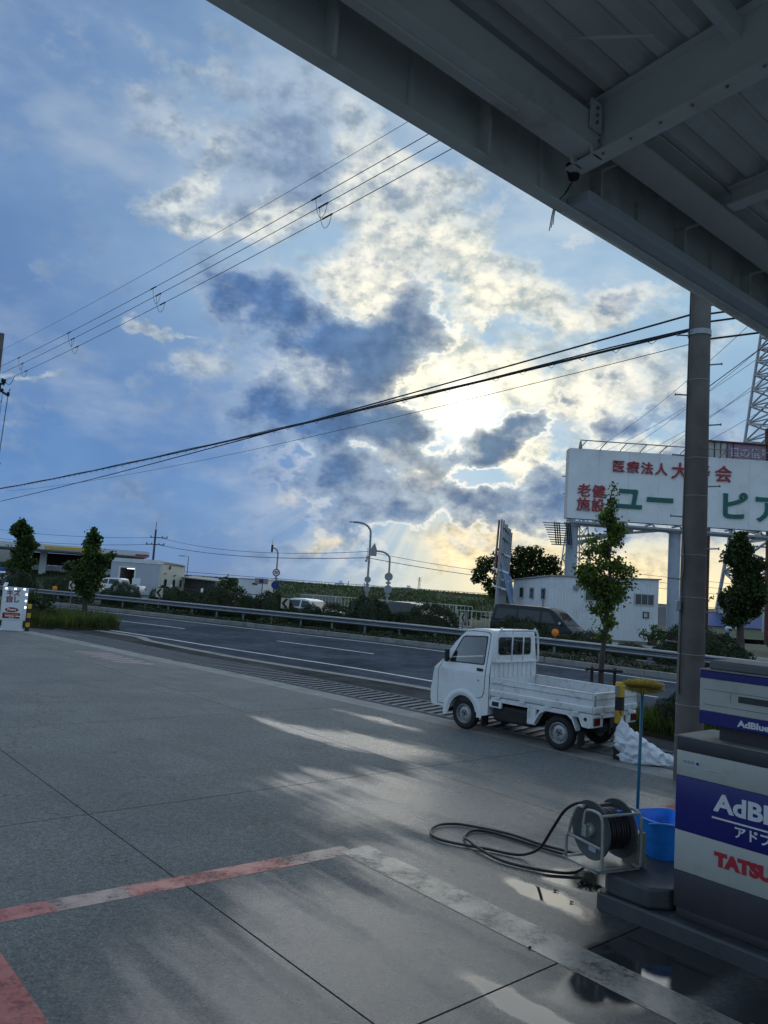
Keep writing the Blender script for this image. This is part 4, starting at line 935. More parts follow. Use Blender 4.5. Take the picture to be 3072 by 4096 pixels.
    # cab back pressing: raised lower panel with ribs
    for k in range(9):
        m = MB(); m.box((CB - .008, -.56 + k * .14, 1.09), (.022, .07, .24)); m.build('back_rib', MT['white_paint'], t, bevel=.008)
    m = MB(); m.box((CB - .012, 0, 1.245), (.03, 1.30, .035)); m.build('back_ledge', MT['white_paint'], t, bevel=.008)
    # cab guard: tube frame with two uprights
    gx = CB - .06
    m = MB(); m.tube(smooth_path([(gx, .66, 1.23), (gx, .655, 1.45), (gx, .62, 1.70), (gx, .56, 1.765), (gx, .48, 1.785), (gx, -.48, 1.785), (gx, -.56, 1.765), (gx, -.62, 1.70), (gx, -.655, 1.45), (gx, -.66, 1.23)], 4), .019, 8); guard = m.build('cab_guard', MT['white_steel'], t, smooth='all')
    for y in (.17, -.17):
        m = MB(); m.tube([(gx, y, 1.24), (gx, y, 1.785)], .013, 8); m.build('guard_upright', MT['white_steel'], guard, smooth='all')
    m = MB(); m.tube([(gx, .68, 1.24), (gx, -.68, 1.24)], .018, 8); m.build('guard_rail_bar', MT['white_steel'], guard, smooth='all')
    for y in (.52, -.52):
        m = MB(); m.tube([(gx - .005, y, 1.77), (gx - .005, y, 1.84)], .018, 8); m.build('rope_hook', MT['white_steel'], guard, smooth='all')
    m = MB(); m.tube(smooth_path([(gx, .52, 1.80), (gx - .02, .3, 1.765), (gx, .1, 1.80), (gx - .02, -.2, 1.80), (gx, -.5, 1.805), (gx - .03, -.58, 1.79)], 5), .005, 5); m.build('rope', MT['bag'], guard)
    # bed
    bx0, bx1 = -.585, RX
    bl = bx0 - bx1; bc = (bx0 + bx1) / 2
    m = MB(); m.box((bc, 0, .675), (bl, 1.36, .05)); 
    for k in range(8): m.box((bc, -.56 + k * .16, .706), (bl - .08, .05, .012))
    m.build('bed_floor', M('worn_bed_floor', (.40, .42, .44), .55, var=.2, vscale=4, dirt=((.17, .15, .13), .6, 5)), t)
    def gate(name, a, b, nrm, z0=.675, z1=.985, th=.035):
        a, b = Vector(a), Vector(b); nrm = Vector(nrm); g_ = MB()
        sec = [(0, z0), (.012, z0), (.026, z0 + .05), (.026, z0 + .085), (.012, z0 + .10), (.012, z1 - .115), (.030, z1 - .095), (.030, z1 - .03), (.022, z1 - .022), (.034, z1 - .018), (.034, z1), (-.012, z1), (-.012, z1 - .02), (0, z1 - .02)]
        k = len(sec); vs = [a + nrm * o + Vector((0, 0, z)) for o, z in sec] + [b + nrm * o + Vector((0, 0, z)) for o, z in sec]
        g_.add(vs, [(i, (i + 1) % k, k + (i + 1) % k, k + i) for i in range(k)] + [tuple(range(k)), tuple(range(2 * k - 1, k - 1, -1))])
        return g_.build(name, MT['white_steel'], t, smooth=20)
    for sg in (1, -1):
        sd_ = gate('side_gate', (bx0, sg * .685, 0), (bx1 + .012, sg * .685, 0), (0, sg, 0))
        m = MB(); m.box((bx0 - .16, sg * .728, .925), (.17, .014, .032)); m.build('latch', MT['white_steel'], sd_, bevel=.005)
        for xx in (-.75, -1.25, -1.75, -2.25):
            m = MB(); m.box((xx, sg * .716, .655), (.11, .03, .03)); m.build('hinge', MT['white_steel'], sd_, bevel=.004)
    tg = gate('tailgate', (bx1, .70, 0), (bx1, -.70, 0), (-1, 0, 0))
    for y in (.45, 0, -.45):
        m = MB(); m.box((bx1 - .02, y, .655), (.03, .12, .03)); m.build('hinge', MT['white_steel'], tg, bevel=.004)
    for y in (.685, -.685):
        m = MB(); m.box((bx1 - .034, y * 1.03, .87), (.02, .03, .17)); m.build('corner_latch', MT['steel_grey'], tg, bevel=.004)
    m = MB(); m.box((bc, 0, .615), (bl - .02, 1.38, .07)); m.build('bed_sill', MT['white_steel'], t, bevel=.006)
    # underside
    for y in (.36, -.36):
        m = MB(); m.box((-.95, y, .50), (3.0, .09, .13)); m.build('frame_rail', MT['chassis'], t)
    m = MB(); m.box((-1.02, .42, .395), (.78, .50, .27)); m.build('fuel_tank', MT['chassis'], t, bevel=.05)
    m = MB(); m.box((-1.0, -.40, .40), (.6, .45, .25)); m.build('tool_box', MT['chassis'], t, bevel=.03)
    m = MB(); m.tube([(-WB, .6, .275), (-WB, -.6, .275)], .05, 8); m.lathe([(0, -.13), (.09, -.1), (.12, 0), (.09, .1), (0, .13)], 14, (-WB, 0, .275), (0, 1, 0)); m.build('rear_axle', MT['chassis'], t)
    for sg in (1, -1):
        m = MB(); m.box((-.70, sg * .69, .545), (.26, .05, .13)); sb = m.build('side_box', MT['white_steel'], t, bevel=.015)
        m = MB(); m.box((-.71, sg * .716, .548), (.14, .006, .075)); m.build('box_opening', MT['black'], sb)
        m = MB(); m.box((-1.42, sg * .66, .45), (.17, .06, .26)); m.build('side_bracket', MT['white_steel'], t, bevel=.02)
        m = MB(); m.box((-.43, sg * .62, .22), (.035, .18, .17)); m.build('mud_flap', MT['rubber'], t)
        m = MB(); m.box((-2.30, sg * .6, .24), (.025, .18, .22)); m.build('mud_flap', MT['rubber'], t)
        # rear arch: three-sided flare
        m = MB(); P = [(-1.50, .40), (-1.60, .58), (-1.72, .645), (-2.10, .645), (-2.20, .58), (-2.28, .42)]
        for (p, q) in zip(P, P[1:]):
            m.prism([(p[0], sg * .60, p[1]), (q[0], sg * .60, q[1]), (q[0] * 1.0, sg * .60, q[1] - .05), (p[0], sg * .60, p[1] - .05)], (0, sg * .13, 0))
        m.build('rear_arch', MT['white_steel'], t)
        m = MB(); m.prism([(-2.24, sg * .70, .64), (RX + .01, sg * .70, .64), (RX + .01, sg * .70, .47), (RX + .06, sg * .70, .44), (-2.36, sg * .70, .45), (-2.30, sg * .70, .58)], (0, -sg * .02, 0)); m.build('corner_skirt', MT['white_steel'], t)
        m = MB(); m.box((RX + .02, sg * .55, .55), (.05, .34, .20)); lp = m.build('lamp_panel', MT['white_steel'], t, bevel=.02)
        m = MB(); m.box((RX - .014, sg * .60, .545), (.03, .17, .12)); m.build('tail_lamp', MT['lamp_red'], lp, bevel=.008)
        m = MB(); m.lathe([(0, 0), (.028, 0), (.022, .014), (0, .014)], 12, (-2.42, sg * .702, .57), (0, sg, 0)); m.build('side_marker', MT['black'], lp)
        m = MB(); m.lathe([(0, 0), (.024, 0), (.018, .014), (0, .014)], 12, (RX - .006, sg * .44, .60), (-1, 0, 0)); m.build('reversing_lamp', MT['lamp_clear'], lp)
    m = MB(); m.tube([(-.9, -.2, .3), (-2.2, -.25, .30), (-2.5, -.30, .28)], .03, 8); m.lathe([(0, -.2), (.08, -.2), (.09, 0), (.08, .2), (0, .2)], 12, (-2.25, -.1, .36), (0, 1, 0)); m.build('exhaust', MT['chassis'], t)
    m = MB(); m.box((RX + .0, 0, .50), (.01, .33, .165)); m.build('plate_bracket', MT['black'], t)
    m = MB(); m.box((RX + .03, .12, .42), (.04, .06, .20)); m.build('tow_hook', MT['rubber'], t, bevel=.01)
    # wheels
    def wheel(x, sg, src=None):
        wz = thing('wheel', None, None, (x, sg * .60, .275), 0 if sg > 0 else math.pi)
        wz.parent = t
        if src:
            for ch in src.children:
                c = ch.copy(); COL.objects.link(c); c.parent = wz
                pass
            return wz
        m = MB(); m.lathe([(.165, -.06), (.17, -.07), (.22, -.072), (.262, -.055), (.272, -.03), (.275, 0), (.272, .03), (.262, .055), (.22, .072), (.17, .07), (.165, .06)], 40, (0, 0, 0), (0, 1, 0)); m.build('tyre', MT['rubber'], wz, smooth='all')
        m = MB(); m.lathe([(.168, .066), (.160, .070), (.150, .052), (.146, .02), (.125, .018), (.118, .034), (.085, .046), (.060, .046), (.056, .030), (.03, .030), (.028, .046), (.0, .046)], 40, (0, 0, 0), (0, 1, 0)); m.build('rim', MT['rim'], wz, smooth=30)
        m = MB()
        for k in range(14): a = 2 * math.pi * k / 14; m.lathe([(0, 0), (.0115, 0), (.0115, .004), (0, .004)], 8, (math.cos(a) * .1215, .0275, math.sin(a) * .1215), (0, 1, 0))
        m.build('rim_hole', MT['black'], wz)['kind'] = 'stuff'
        m = MB()
        for k in range(4): a = 2 * math.pi * k / 4 + .4; m.lathe([(0, 0), (.010, 0), (.010, .014), (0, .014)], 6, (math.cos(a) * .044, .028, math.sin(a) * .044), (0, 1, 0))
        m.lathe([(0, .0), (.024, .0), (.02, .02), (0, .02)], 12, (0, .035, 0), (0, 1, 0)); m.build('hub', MT['chassis'], wz)
        return wz
    src = wheel(0, 1); wheel(-WB, 1, src); wheel(0, -1, src); wheel(-WB, -1, src)
    m = MB(); m.tube(smooth_path([(-.50, -.05, 1.79), (-.53, .02, 1.92), (-.58, .10, 2.12), (-.62, .16, 2.28)], 4), .003, 5); m.build('antenna', MT['black'], t)
    return t
build_truck()
# ------------------------------------------------------------------ bollard with rubbish bag
def bollard(label, loc, h, r, bands, group='striped bollards'):
    t = thing('striped_bollard', label, 'bollard', loc, 0, group)
    z = 0; n = len(bands)
    for k, (f, c) in enumerate(bands):
        z1 = z + h * f
        m = MB(); m.lathe([(r, z), (r, z1)] + ([(r * .92, z1 + .012), (0, z1 + .016)] if k == n - 1 else []), 24); m.build('painted_band', MT['yellow'] if c == 'y' else MT['blackband'], t, smooth='all'); z = z1
    return t
b1 = bollard('yellow and black bollard with a white bag tied to it, behind the truck', (3.87, 12.22, 0), 1.16, .07, [(.25, 'k'), (.10, 'y'), (.12, 'k'), (.17, 'y'), (.18, 'k'), (.18, 'y')])
m = MB(); m.box((-.06, -.05, 1.05), (.07, .05, .14)); m.build('bracket', MT['kerb'], b1, bevel=.01)
bollard('yellow and black bollard attached to the right side of the lit sign', (-12.55, 28.05, 0), .95, .075, [(.16, 'k'), (.16, 'y'), (.18, 'k'), (.18, 'y'), (.16, 'k'), (.16, 'y')])
def build_bag():
    t = thing('rubbish_bag', 'crumpled white plastic rubbish bag slumped at the bollard behind the truck', 'bag', (3.87, 12.1, 0))
    rng = random.Random(12)
    # stacked outline: neck hangs from the bollard, belly lies on the ground to the right
    rows = [(.0, .42, .40, .22), (.03, .41, .44, .26), (.08, .38, .43, .27), (.15, .33, .40, .25), (.22, .24, .35, .22), (.30, .17, .29, .18), (.38, .11, .22, .14), (.46, .06, .15, .10), (.54, .03, .09, .06), (.60, .01, .04, .03), (.64, .0, .018, .016), (.68, -.01, .03, .025)]
    from mathutils import noise as mn
    n = 72; m = MB(); vs = []; fine = []
    for (p, q) in zip(rows, rows[1:]):
        for k in range(4): fine.append(tuple(lerp(u, v, k / 4) for u, v in zip(p, q)))
    fine.append(rows[-1])
    for (z, cx, rx, ry) in fine:
        for k in range(n):
            a = 2 * math.pi * k / n; d = Vector((cx + math.cos(a) * rx, math.sin(a) * ry, z))
            f1 = abs(mn.noise(d * 7.0 + Vector((3, 1, 8)))); f2 = abs(mn.noise(Vector((d.x * 9 + d.z * 14, d.y * 9, d.z * 5)))); f3 = abs(mn.noise(d * 24))
            cr = 1.08 - .34 * f1 - .26 * f2 - .05 * f3
            vs.append((cx + math.cos(a) * rx * cr, -.02 + math.sin(a) * ry * cr, max(0.0, z + .05 * mn.noise(d * 11) * min(1, z * 8))))
    m.add(vs, [(j * n + k, j * n + (k + 1) % n, (j + 1) * n + (k + 1) % n, (j + 1) * n + k) for j in range(len(fine) - 1) for k in range(n)])
    m.poly([vs[k] for k in range(n)]); m.build('bag_film', MT['bag'], t, smooth='all')
    m = MB(); m.tube(smooth_path([(0, 0, .64), (-.02, -.02, .70), (-.05, -.06, .78), (-.03, -.08, .82)], 4), .008, 6); m.build('tie_cord', MT['wire'], t)
build_bag()
# ------------------------------------------------------------------ dispenser island
def isl(u, v, z): p = site(5.55 + u, -3.61 + v); return Vector((p.x, p.y, z))     # u: away from the camera, v: along the front
MT['island'] = M('wet_island_concrete', (.062, .066, .072), .45, var=.25, vscale=4, bump=.25, bscale=60, rvar=.15)
def slab(m, pts, z0, z1): return m.prism([isl(u, v, z0) for u, v in pts], (0, 0, z1 - z0))
isl_o = thing('dispenser_island', 'raised dark wet concrete island with a rounded end block under the dispenser', 'island')
m = MB(); slab(m, [(0, .02), (.05, -.02), (.9, -.02), (.9, 4.0), (0, 4.0)], -.02, .125); m.build('island_kerb', MT['island'], isl_o, bevel=.02)
rc = [(.02 + .16 * (1 - math.sin(R(a))), .16 * (1 - math.cos(R(a)))) for a in range(0, 91, 15)]
m = MB(); slab(m, [(.18, .0)] + [] + [(.02 + .16 - .16 * math.sin(R(a)), .16 - .16 * math.cos(R(a))) for a in range(0, 91, 15)][1:] + [(.02, .44), (.16, .56), (.88, .56), (.88, .0)], .126, .285); m.build('end_block', MT['island'], isl_o, bevel=.025, segs=3)
# dispenser
def build_dispenser():
    th = math.atan2(BX.y, BX.x); o = isl(.10, .60, .126)
    t = thing('fluid_dispenser', 'white and navy fluid dispenser cabinet standing on the concrete island at the right', 'dispenser', o, th)
    # local: x along the front (to the right), y away from the camera, z up
    white = M('cabinet_white', (.47, .48, .44), .42, var=.05, vscale=3, dirt=((.26, .24, .20), .5, 3.2)); navy = M('cabinet_navy', (.012, .014, .16), .35, var=.08); dk = M('cabinet_charcoal', (.045, .042, .05), .5, var=.15)
    W_, D_ = 1.15, .55
    def band(name, z0, z1, mat, dx=0.0): 
        return MB().box((W_ / 2, D_ / 2, (z0 + z1) / 2), (W_ + dx, D_ + dx, z1 - z0)).build(name, mat, t, bevel=.006, segs=2, smooth=30)
    band('plinth', 0, .07, dk, -.03); band('base_panel', .071, .335, dk); band('lower_panel', .336, .625, white, .004); band('logo_band', .626, 1.02, navy, .006); band('upper_panel', 1.021, 1.205, white, .004); band('top_band', 1.206, 1.305, dk, .006)
    MB().box((W_ / 2, D_ / 2, 1.3095), (W_ + .012, D_ + .012, .009)).build('top_plate', MT['kerb'], t)
    X = Matrix.Rotation(R(90), 4, 'X')
    wt = M('white_lettering', (.74, .75, .78), .5, var=.03); rd = M('red_lettering', (.45, .025, .04), .45, var=.05)
    text_obj('lettering', 'AdBlue', .168, wt, t, bold=.006, extrude=.002, mtx=Matrix.Translation((.300, -.005, .885)) @ X, align='LEFT', xs=1.16)
    MB().box((.66, -.004, .782), (.76, .004, .012)).build('underline', wt, t)
    text_obj('lettering', 'アドブルー', .088, wt, t, bold=.002, extrude=.002, mtx=Matrix.Translation((.44, -.005, .717)) @ X, align='LEFT')
    text_obj('lettering', 'TATSUNO', .122, rd, t, bold=.0085, extrude=.002, mtx=Matrix.Translation((.310, -.004, .495)) @ X, align='LEFT', xs=1.08)
    # stickers
    st = MB().box((.115, -.003, 1.128), (.13, .002, .042)).build('sticker', M('sticker_paper', (.55, .57, .58), .4, var=.03), t)
    gm = M('sticker_symbol_grey', (.16, .13, .13), .5); bmx = M('sticker_symbol_blue', (.02, .06, .30), .5)
    for k, mm in enumerate((gm, gm, gm, bmx)):
        m = MB(); r0 = .0 if mm is bmx else .008
        m.lathe([(.0125, 0), (r0, 0)], 16, (.066 + k * .031 + (.004 if k == 3 else 0), -.0048, 1.128), (0, -1, 0))
        if r0: m.bar((.066 + k * .031 - .008, -.0048, 1.128 + .008), (.066 + k * .031 + .008, -.0048, 1.128 - .008), .003, .0008)
        m.build('symbol', mm, st)
    st = MB().box((.29, -.003, 1.097), (.16, .002, .012)).build('sticker', M('sticker_strip', (.62, .64, .66), .4, var=.03), t)
    MB().box((.29, -.0045, 1.0975), (.14, .001, .004)).build('printed_line', gm, st)
    # head unit on a neck
    MB().box((.66, D_ / 2 + .02, 1.375), (.80, .34, .14)).build('neck', dk, t)
    hx = .15; hz0, hz1 = 1.425, 1.825; HW = 1.05
    def hb(name, z0, z1, mat, e=0.0): return MB().box((hx + HW / 2, .25, (z0 + z1) / 2), (HW + e, .44 + e, z1 - z0)).build(name, mat, t, bevel=.004, segs=1)
    hb('head_lower_band', hz0, hz0 + .095, navy, .006); hb('head_panel', hz0 + .096, hz1 - .065, white, .002); hb('head_upper_band', hz1 - .064, hz1 - .008, navy, .006); hb('head_rim', hz1 - .007, hz1 + .004, MT['kerb'], .014)
    MB().box((hx + HW / 2 + .02, .25, hz1 + .035), (HW - .06, .38, .06)).build('head_lid', M('lid_grey', (.12, .125, .13), .5, var=.1), t, bevel=.01)
    MB().box((hx + HW / 2 + .02, .25, hz1 + .069), (HW - .08, .36, .006)).build('lid_top', MT['kerb'], t)
    for z in (hz0 + .145, hz0 + .255): MB().box((hx + .52, .029, z), (.98, .003, .0035)).build('panel_groove', gm, t)
    MB().box((hx + .42, .027, hz0 + .215), (.26, .006, .045)).build('display_window', M('lcd_grey', (.045, .05, .048), .25, var=.1), t)
    for k in range(6): MB().box((hx + .233, .0285, hz0 + .185 + k * .011), (.006, .002, .006)).build('printed_mark', gm, t)
    text_obj('lettering', 'AdBlue', .062, wt, t, bold=.0025, extrude=.0015, mtx=Matrix.Translation((hx + .29, .0255, hz0 + .043)) @ X, align='LEFT', xs=1.2)
    return t
build_dispenser()
# hose reel
def build_reel():
    t = thing('hose_reel', 'grey tubular steel hose reel with a black wound hose on the island end', 'hose reel', (1.96, 6.47, .286), R(24.5))
    frm = M('scuffed_reel_paint', (.34, .35, .33), .45, metal=.3, var=.15, dirt=((.12, .09, .06), .6, 14)); disc = M('reel_disc_grey', (.075, .08, .082), .5, var=.12, vscale=6)
    cz = .285
    for x in (-.135, .135):
        m = MB(); m.lathe([(.0, -.004), (.215, -.004), (.226, -.010), (.230, 0), (.226, .010), (.215, .004), (.0, .004)], 44, (x, 0, cz), (1, 0, 0)); d = m.build('reel_disc', disc, t, smooth=30)
        m = MB(); s = -1 if x < 0 else 1
        m.lathe([(.055, 0), (.05, s * .03), (.03, s * .045), (.0, s * .045)], 18, (x, 0, cz), (1, 0, 0)); m.box((x + s * .05, 0, cz), (.05, .05, .09)); m.build('bearing', frm, d, smooth=30)
    MB().box((-.142, -.03, cz - .135), (.004, .085, .05)).build('label_plate', M('pale_label', (.42, .45, .52), .4), t)
    # wound hose: rings of two layers
    for k in range(9):
        for l in range(2):
            r = .125 + l * .026 - (k % 2) * .004; x = -.112 + k * .027 + (l * .012)
            if x > .12: continue
            m = MB(); m.tube([(x, math.cos(a) * r, cz + math.sin(a) * r) for a in [2 * math.pi * q / 28 for q in range(28)]], .0135, 7, closed=True); m.build('hose_turn', MT['hose'], t, smooth='all')
    # two end frames and cross tubes
    def fr(x, pts, name='frame_tube'): m = MB(); m.tube(smooth_path([(x, y, z) for y, z in pts], 4), .0125, 8); m.build(name, frm, t, smooth='all')
    for x in (-.20, .19):
        fr(x, [(-.13, .03), (-.205, .04), (-.215, .10), (-.21, .36), (-.19, .44), (-.13, .46), (-.04, .45), (.0, .42), (.02, .30)])
        fr(x, [(.02, .46), (.10, .44), (.16, .33), (.20, .20), (.22, .17), (.22, .02)])
    m = MB(); m.tube([(-.2, -.2, .20), (-.2, .19, .20)], .0125, 8); m.build('frame_tube', frm, t); m = MB(); m.tube([(.19, -.2, .20), (.19, .19, .20)], .0125, 8); m.build('frame_tube', frm, t)
    for y, z in ((-.14, .02), (.20, .02), (.21, .19), (-.19, .445), (.08, .452)):
        m = MB(); m.tube([(-.2, y, z), (.19, y, z)], .0115, 8); m.build('cross_tube', frm, t, smooth='all')
    MB().box((0, .03, .012), (.44, .42, .014)).build('base_plate', frm, t)
    MB().box((.262, -.06, .14), (.10, .17, .265)).build('motor_box', M('beige_motor_cover', (.26, .245, .20), .5, var=.12, dirt=((.1, .085, .06), .5, 10)), t, bevel=.008)
    m = MB(); m.lathe([(0, -.02), (.025, -.02), (.025, .05), (0, .05)], 12, (.22, -.05, .30), (0, 0, 1)); m.lathe([(0, 0), (.018, 0), (.018, .05), (0, .05)], 12, (.27, -.02, .27), (0, 0, 1)); m.build('valve', MT['black'], t)
    MB().box((.07, -.10, cz + .15), (.05, .05, .035)).build('blue_coupling', M('blue_coupling_plastic', (.03, .09, .35), .4), t, bevel=.01)
build_reel()
HOSE = [(1.94, 6.60, .70), (1.82, 6.68, .71), (1.72, 6.78, .62), (1.65, 6.92, .42), (1.60, 7.15, .18), (1.52, 7.36, .045), (1.39, 7.41, .02), (1.18, 7.51, .02), (.85, 7.63, .02), (.70, 7.76, .02), (.68, 7.98, .02), (.79, 8.17, .02), (.97, 8.23, .02), (1.17, 8.17, .02), (1.46, 7.97, .035), (1.74, 7.75, .02), (1.99, 7.57, .02), (2.10, 7.44, .02), (1.98, 7.45, .02), (1.72, 7.66, .02), (1.51, 7.86, .02), (1.26, 8.05, .02), (1.09, 8.03, .02), (1.0, 7.83, .02), (1.02, 7.66, .04), (1.11, 7.45, .03), (1.29, 7.2, .02), (1.59, 7.04, .02), (1.85, 7.02, .02), (2.0, 7.10, .06), (2.03, 7.0, .16), (1.99, 6.72, .34)]
m = MB(); m.tube(smooth_path(HOSE, 6), .0135, 8); tag(m.build('water_hose', MT['hose'], smooth='all'), 'long black rubber hose lying in two loops on the wet concrete', 'hose')
# blue tub with rope handle
def build_tub():
    t = thing('plastic_tub', 'bright blue plastic tub with a handle, half hidden behind the dispenser', 'tub', (2.60, 6.84, .286), R(20))
    m = MB(); m.lathe([(0, .006), (.185, .0), (.195, .02), (.205, .15), (.212, .152), (.235, .30), (.252, .302), (.254, .318), (.243, .322), (.228, .305), (.19, .03), (0, .02)], 44)
    def sq(x, y):
        r = math.hypot(x, y); return 1.0 if r < 1e-6 else (abs(x / r) ** 4 + abs(y / r) ** 4) ** -.25
    m.v = [(x * 1.0 * sq(x, y), y * .88 * sq(x, y), z) for x, y, z in m.v]; m.build('tub_shell', MT['blue_plastic'], t, smooth=40)
    hp = smooth_path([(math.cos(R(a)) * .268 * 1.1, math.sin(R(a)) * .268 * .96, .292 - .012 * math.sin(R((a - 205) * 3))) for a in (205, 215, 225, 240, 250, 258)], 5)
    m = MB(); m.tube([(x, y, z + .035 * math.sin(math.pi * k / (len(hp) - 1))) for k, (x, y, z) in enumerate(hp)], .008, 7); m.build('handle', M('pale_blue_handle', (.10, .30, .72), .4), t, smooth='all')
    for a in (205, 258): m = MB(); m.lathe([(0, 0), (.016, 0), (.012, .02), (0, .02)], 10, (math.cos(R(a)) * .255 * 1.1, math.sin(R(a)) * .255 * .96, .285), (math.cos(R(a)), math.sin(R(a)), 0)); m.build('handle_stud', MT['blue_plastic'], t)
build_tub()
def build_brush():
    t = thing('long_brush', 'long handled washing brush with straw bristles, head up, standing behind the blue tub', 'brush', (2.43, 7.08, .0))
    m = MB(); m.tube([(0, 0, .0), (0, -.02, .85), (-.005, -.06, 1.66)], [.0145, .0145, .0145], 12); m.build('handle', MT['blue_handle'], t, smooth='all')
    m = MB(); m.lathe([(0, 0), (.02, 0), (.024, .04), (.0, .05)], 12, (-.005, -.06, 1.60), (0, 0, 1)); m.build('socket', MT['black'], t, smooth=30)
    m = MB(); m.box((0, -.06, 1.655), (.24, .075, .022)); m.build('head_block', MT['wood_dark'], t, bevel=.01)
    rng = random.Random(4); v = []; f = []
    for k in range(5200):
        a = rng.uniform(0, 6.28); q = rng.random() ** .5; x, y = math.cos(a) * .13 * q, math.sin(a) * .045 * q
        d = Vector((math.cos(a) * .95 * q, math.sin(a) * 1.0 * q, rng.uniform(-.55, .9))).normalized() * rng.uniform(.05, .085); p = Vector((x, -.06 + y, 1.665)); e = Vector((rng.gauss(0, 1), rng.gauss(0, 1), 0)).normalized() * .0022
        b = len(v); v += [tuple(p - e), tuple(p + e), tuple(p + d + e * .6), tuple(p + d - e * .6)]; f.append((b, b + 1, b + 2, b + 3))
    mm = MB(); mm.add(v, f); mm.build('bristles', MT['bristle'], t)['kind'] = 'stuff'
build_brush()
# lit advertising stand at the entrance
def build_sign():
    rz = R(16); t = thing('lit_sign', 'white advertising stand edged with small lit bulbs at the far left entrance', 'sign', (-12.98, 27.75, 0), rz)
    sh = M('sign_shell', (.62, .64, .66), .5, var=.06); dr = M('sign_dark_red', (.20, .012, .02), .5, var=.06); wp = M('sign_face', (.70, .72, .74), .45, var=.03)
    MB().box((0, .14, .20), (.66, .26, .30)).build('base_box', sh, t, bevel=.015)
    MB().box((0, .14, .025), (.80, .36, .05)).build('foot', sh, t, bevel=.01)
    MB().box((0, .10, .94), (.84, .14, 1.16)).build('panel_case', sh, t, bevel=.012)
    m = MB(); m.prism([(-.42, .0, 1.525), (-.42, .30, 1.66), (-.42, .30, 1.69), (-.42, .0, 1.555)], (.12, 0, 0)); m.build('top_fin', sh, t)
    MB().box((-.05, .026, .93), (.66, .006, 1.04)).build('face', wp, t)
    X = Matrix.Rotation(R(90), 4, 'X')
    ol = M('sign_outline', (.015, .015, .04), .5)
    for tx, z in (('キズ', 1.32), ('直し', 1.09)):
        text_obj('lettering', tx, .225, ol, t, bold=.014, extrude=.001, mtx=Matrix.Translation((-.05, .020, z)) @ X)
        text_obj('lettering', tx, .225, wp, t, bold=.009, extrude=.001, mtx=Matrix.Translation((-.05, .017, z)) @ X)
        text_obj('lettering', tx, .225, dr, t, bold=.004, extrude=.001, mtx=Matrix.Translation((-.05, .014, z)) @ X)
    m = MB(); m.poly([(-.05 + math.cos(a) * .22, .021, .735 + math.sin(a) * .088) for a in [2 * math.pi * k / 36 for k in range(36)]]); m.build('logo_oval', dr, t)
    text_obj('lettering', 'Picars', .125, wp, t, bold=.004, extrude=.001, mtx=Matrix.Translation((-.05, .017, .745)) @ X)
    MB().box((-.05, .021, .53), (.58, .004, .20)).build('red_field', dr, t)
    orng = M('sign_orange', (.7, .22, .05), .5)
    MB().box((-.05, .0175, .575), (.46, .002, .035)).build('printed_line', orng, t); MB().box((-.10, .0175, .515), (.30, .002, .035)).build('printed_line', wp, t); MB().box((.17, .0175, .515), (.16, .002, .035)).build('printed_line', wp, t); MB().box((-.03, .0175, .46), (.2, .002, .014)).build('printed_line', wp, t)
    led = M('lit_bulb', (.9, .95, 1.0), .3, emit=((.75, .85, 1.0), 4.0))
    for (x, z) in [(-.30, 1.485), (-.0, 1.485), (.30, 1.485), (.385, 1.30), (.385, 1.07), (.385, .84)]:
        for dx, dz in ((-.016, .014), (.016, .014), (-.016, -.014), (.016, -.014)):
            m = MB(); m.lathe([(0, 0), (.012, 0), (.008, .014), (0, .018)], 8, (x + dx, .027, z + dz), (0, -1, 0)); m.build('bulb', led, t)
build_sign()

# soggy leaf scraps washed off the concrete
for k, (x, y, r) in enumerate([(1.93, 6.83, .045), (2.02, 6.76, .03), (1.62, 6.62, .016), (1.70, 6.40, .014), (1.20, 5.55, .012)]):
    rng = random.Random(60 + k); P = [((rng.gauss(0, r * .5), rng.gauss(0, r * .5), rng.uniform(.004, r * .35)), 1.0) for q in range(26)]
    o = leaf_cloud(P, r * .9, rng).build('leaf_scraps', MT['wood_dark']); o.location = (x, y, .004)
    tag(o, ['largest dark scrap of wet leaves beside the island end', 'second dark leaf scrap right next to the largest one', 'tiny dark leaf scrap on the wet concrete left of the island', 'tiny dark leaf scrap between the pale line and the island', 'lone dark leaf speck on the concrete inside the painted bay'][k], 'leaf scrap', 'wet leaf scraps')
